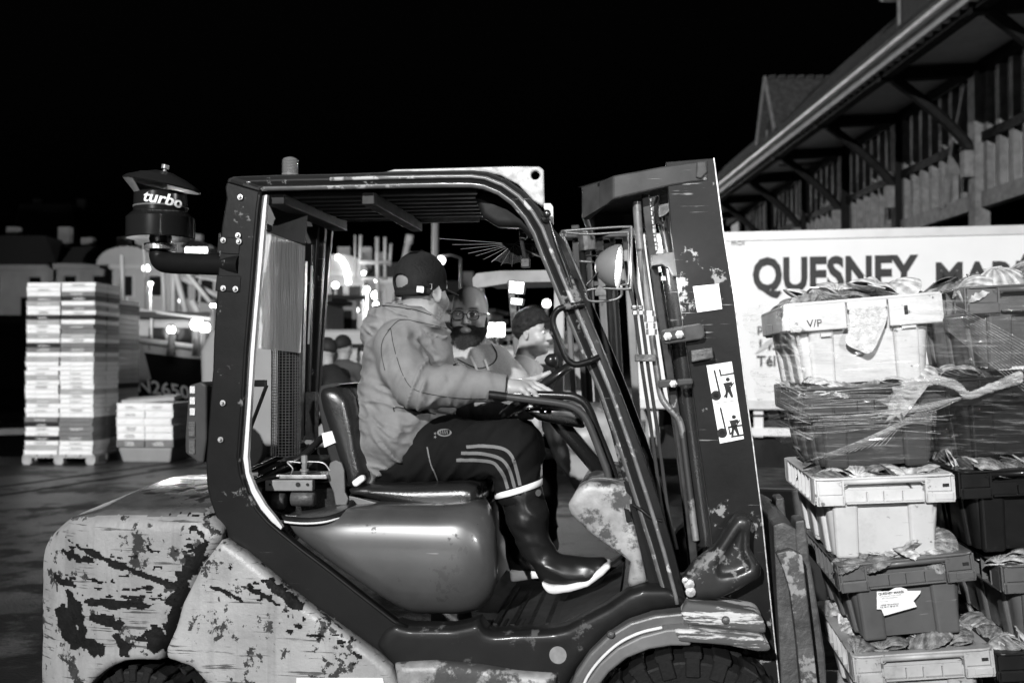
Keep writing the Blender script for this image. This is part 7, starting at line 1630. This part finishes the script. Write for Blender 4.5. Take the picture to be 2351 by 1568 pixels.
# pen mark, residue of an old label, paper label
pt = L(1852, 758, -.0); t = text('pen_mark', 'V/P', .033, ink, c1[0], Matrix.Identity(4), .0002, 0, .0)
def on_crate(o, cr, px, py, off=.0012, sc=1, rot=0):
    e, M, W_, D, H = cr; Mi = M.inverted(); co_ = Mi @ Vector((0, 0, CAMZ)); d = (Mi.to_3x3() @ ray(px, py)).normalized(); t_ = (-D/2-off-co_.y)/d.y; p = co_+d*t_
    o.data.transform(Matrix.Translation((p.x, -D/2-off, p.z)) @ Matrix.Rotation(rot, 4, 'Y') @ Matrix.Rotation(R(90), 4, 'X') @ Matrix.Scale(sc, 4)); return p
on_crate(t, c1, 1853, 752, .002)
def crate_poly(cr, pxs, y, th=.001):
    e, M, W_, D, H = cr; Mi = M.inverted(); co_ = Mi @ Vector((0, 0, CAMZ)); out_ = []
    for px, py in pxs: d = (Mi.to_3x3() @ ray(px, py)).normalized(); t_ = (y-co_.y)/d.y; p = co_+d*t_; out_.append((p.x, p.z))
    return out_
rp = crate_poly(c1, smooth_poly([(1950, 712), (1985, 706), (2030, 703), (2036, 730), (2026, 760), (2008, 800), (1992, 812), (1975, 806), (1950, 795), (1940, 780), (1952, 750)], 3), -.36)
MB().prism(rp, -.3615, -.3595).build('label_residue', mat('foam_residue', .55, .7, bump=1, bs=90, var=.3, vs=60), c1[0])
fy = -.36+.012
for pts, nm in ((([(2012, 1372), (2062, 1345), (2082, 1352), (2105, 1392), (2030, 1413)]), 'paper_label'), (([(2013, 1357), (2114, 1355), (2112, 1362), (2080, 1398), (2013, 1398)]), 'paper_label')):
    lb_ = MB().prism(crate_poly(c4, pts, fy-.001), fy-.0015-(.0014 if pts[0][1] == 1357 else 0), fy-.001-(.001 if pts[0][1] == 1357 else 0)).build(nm, sticker, c4[0])
for s, px, py, sz, bo_ in (('QUESNEY MARÉE', 2017, 1366, .0098, .0004), ('COQUILLES ST-JACQUES', 2020, 1371, .0058, .0), ('PECTEN-MAXIMUS', 2025, 1375.5, .0056, 0), ('Noyer  Dragon', 2021, 1382, .004, 0), ('14360 TROUVILLE', 2022, 1391, .0068, .0002), ('Tél. 02 31 88 05 72', 2021, 1396, .0068, .0002)):
    t = text('printed_text', s, sz, ink, c4[0], Matrix.Identity(4), .0001, bo_); on_crate(t, c4, px, py, -.0087, 1)
# stretch film round the two top levels
film = mat('film_base', .75, .12)
def film_mat(name, lo_, hi_, p0, p1, ax=(1, 1, 14)):
    m = bpy.data.materials.new(name); m.use_nodes = True; n = m.node_tree.nodes; l = m.node_tree.links; b = n['Principled BSDF']
    b.inputs['Base Color'].default_value = (.8, .8, .8, 1); b.inputs['Roughness'].default_value = .08; b.inputs['Specular IOR Level'].default_value = .8; b.inputs['Coat Weight'].default_value = .6; b.inputs['Coat Roughness'].default_value = .06
    tc = n.new('ShaderNodeTexCoord'); mp = n.new('ShaderNodeMapping'); mp.inputs['Scale'].default_value = ax; mp.inputs['Rotation'].default_value = (0, .18, 0); l.new(tc.outputs['Object'], mp.inputs[0])
    t = n.new('ShaderNodeTexNoise'); t.inputs['Scale'].default_value = 6; t.inputs['Detail'].default_value = 8; t.inputs['Roughness'].default_value = .7; l.new(mp.outputs[0], t.inputs[0])
    r = n.new('ShaderNodeMapRange'); r.inputs[1].default_value = p0; r.inputs[2].default_value = p1; r.inputs[3].default_value = lo_; r.inputs[4].default_value = hi_; l.new(t.outputs[0], r.inputs[0]); l.new(r.outputs[0], b.inputs['Alpha'])
    bp = n.new('ShaderNodeBump'); bp.inputs['Strength'].default_value = 1; bp.inputs['Distance'].default_value = .03; l.new(t.outputs[0], bp.inputs['Height']); l.new(bp.outputs[0], b.inputs['Normal']); MATS[name] = m; return m
fm = film_mat('stretch_film', .03, .6, .53, .78); fm2 = film_mat('stretch_film_dense', .15, .9, .42, .68, (2, 2, 9))
FL = empty('stretch_film', toW(L(2000, 1080, 0)), -YAW); tag(FL, 'clear stretch film wound round the upper crates with a twisted loose end', 'stretch film'); fo_ = -L(2000, 1080, 0)
prof_l = [(1760, 690), (1765, 730), (1772, 760), (1784, 790), (1783, 830), (1776, 860), (1778, 890), (1790, 925), (1808, 965), (1815, 1010), (1822, 1040), (1850, 1065)]
mb = MB(); cols_ = []
nz = 46; 
for i in range(nz+1):
    t = i/nz*(len(prof_l)-1); k = min(int(t), len(prof_l)-2); f = t-k; px = prof_l[k][0]*(1-f)+prof_l[k+1][0]*f; py = prof_l[k][1]*(1-f)+prof_l[k+1][1]*f
    f0 = L(px+38+i*.4, py, -.012); row = []
    ul = f0.x-.035; ru = ul+1.05; zt0 = f0.z
    ringp_ = [(ru, .78), (ru-.5, .80), (ul+.02, .78), (ul-.02, .72), (ul-.025, .5), (ul-.022, .25), (ul-.02, .06), (ul-.002, .0), (ul+.03, -.018)]+[(ul+.03+(ru-ul-.03)*q/14, -.02-.004*math.sin(q)) for q in range(1, 15)]
    for j, (u_, v_) in enumerate(ringp_):
        nn = vnoise(np.array([[u_, v_, zt0*3]], np.float32), 9, 2)[0]*.03+vnoise(np.array([[u_*3, v_*3, zt0]], np.float32), 22, 4)[0]*.01
        row.append(Vector((u_+nn*(1 if j < 8 else .2), v_-abs(nn)*(.8 if j >= 7 else 0), zt0+(u_-ul)*.07)))
    cols_.append(row)
nc = len(cols_[0])
for r_ in cols_: mb.v += r_
for i in range(nz):
    for j in range(nc-1): mb.f.append((i*nc+j, (i+1)*nc+j, (i+1)*nc+j+1, i*nc+j+1))
o = mb.build('film_sheet', fm, FL, True); o.location = fo_
# taut strands and the twisted tail
def strand(pxs, r_, m, name='film_strand', n=7, sm=6):
    pts = curve_pts([L(*p) for p in pxs], sm); rr_ = [r_*(.7+.6*abs(math.sin(i*1.7))*random.random()+.25) for i in range(len(pts))]
    o = MB().tube(pts, rr_, n).build(name, m, FL, True); o.location = fo_
random.seed(8)
for k in range(26):
    x0_, y0_ = random.uniform(1800, 1870), random.uniform(900, 1000); x1_ = random.uniform(2050, 2190); strand([(x0_, y0_, -.03), ((x0_+x1_)/2, y0_+random.uniform(-6, 6)-8, -.032), (x1_, y0_+random.uniform(-30, 5), -.035)], .0007, fm2, n=4, sm=4)
for k in range(22):
    y_ = random.uniform(735, 1010); strand([(1775+random.uniform(0, 20), y_-30, .2), (1812+(y_-700)*.12, y_, -.02), (1830+(y_-700)*.12, y_+6, -.024)], .0009, fm2, n=4, sm=4)
for k in range(16):
    y_ = 705+k*5; strand([(2165, 690+k*4, -.02), (2260, 735+k*6, -.01), (2380, 800+k*8, .0)], .0008, fm2, n=4, sm=4)
for k in range(14):
    strand([(1850+k*14, 1060-k*3, -.02), (2000+k*6, 1000-k*2, -.03), (2150, 925+k*4, -.036)], .0007, fm2, n=4, sm=4)
for dy, r_ in ((-5, .007), (0, .012), (5, .008), (9, .005)): strand([(2070, 885+dy, -.035), (2120, 878+dy, -.045), (2150, 872+dy*.8, -.06), (2195, 885+dy*.8, -.07), (2222, 908+dy*.4, -.07), (2262, 895+dy*.6, -.06), (2300, 880+dy*1.0, -.05), (2345, 862+dy*1.6, -.04)], r_, fm2)
for k in range(18): strand([(1980+k*9, 960-k*1.5+random.uniform(-6, 6), -.034), (2110+k*2, 935+random.uniform(-8, 8), -.045), (2222, 908, -.06)], .0012, fm2, n=4, sm=4)
kn = L(2060, 930, -.04)
for k in range(14):
    a = [kn+Vector((random.gauss(0, .035), random.gauss(0, .008), random.gauss(0, .03))) for _ in range(4)]; o = MB().add(a, [(0, 1, 2), (1, 3, 2)]).build('film_crease', fm2, FL); o.location = fo_
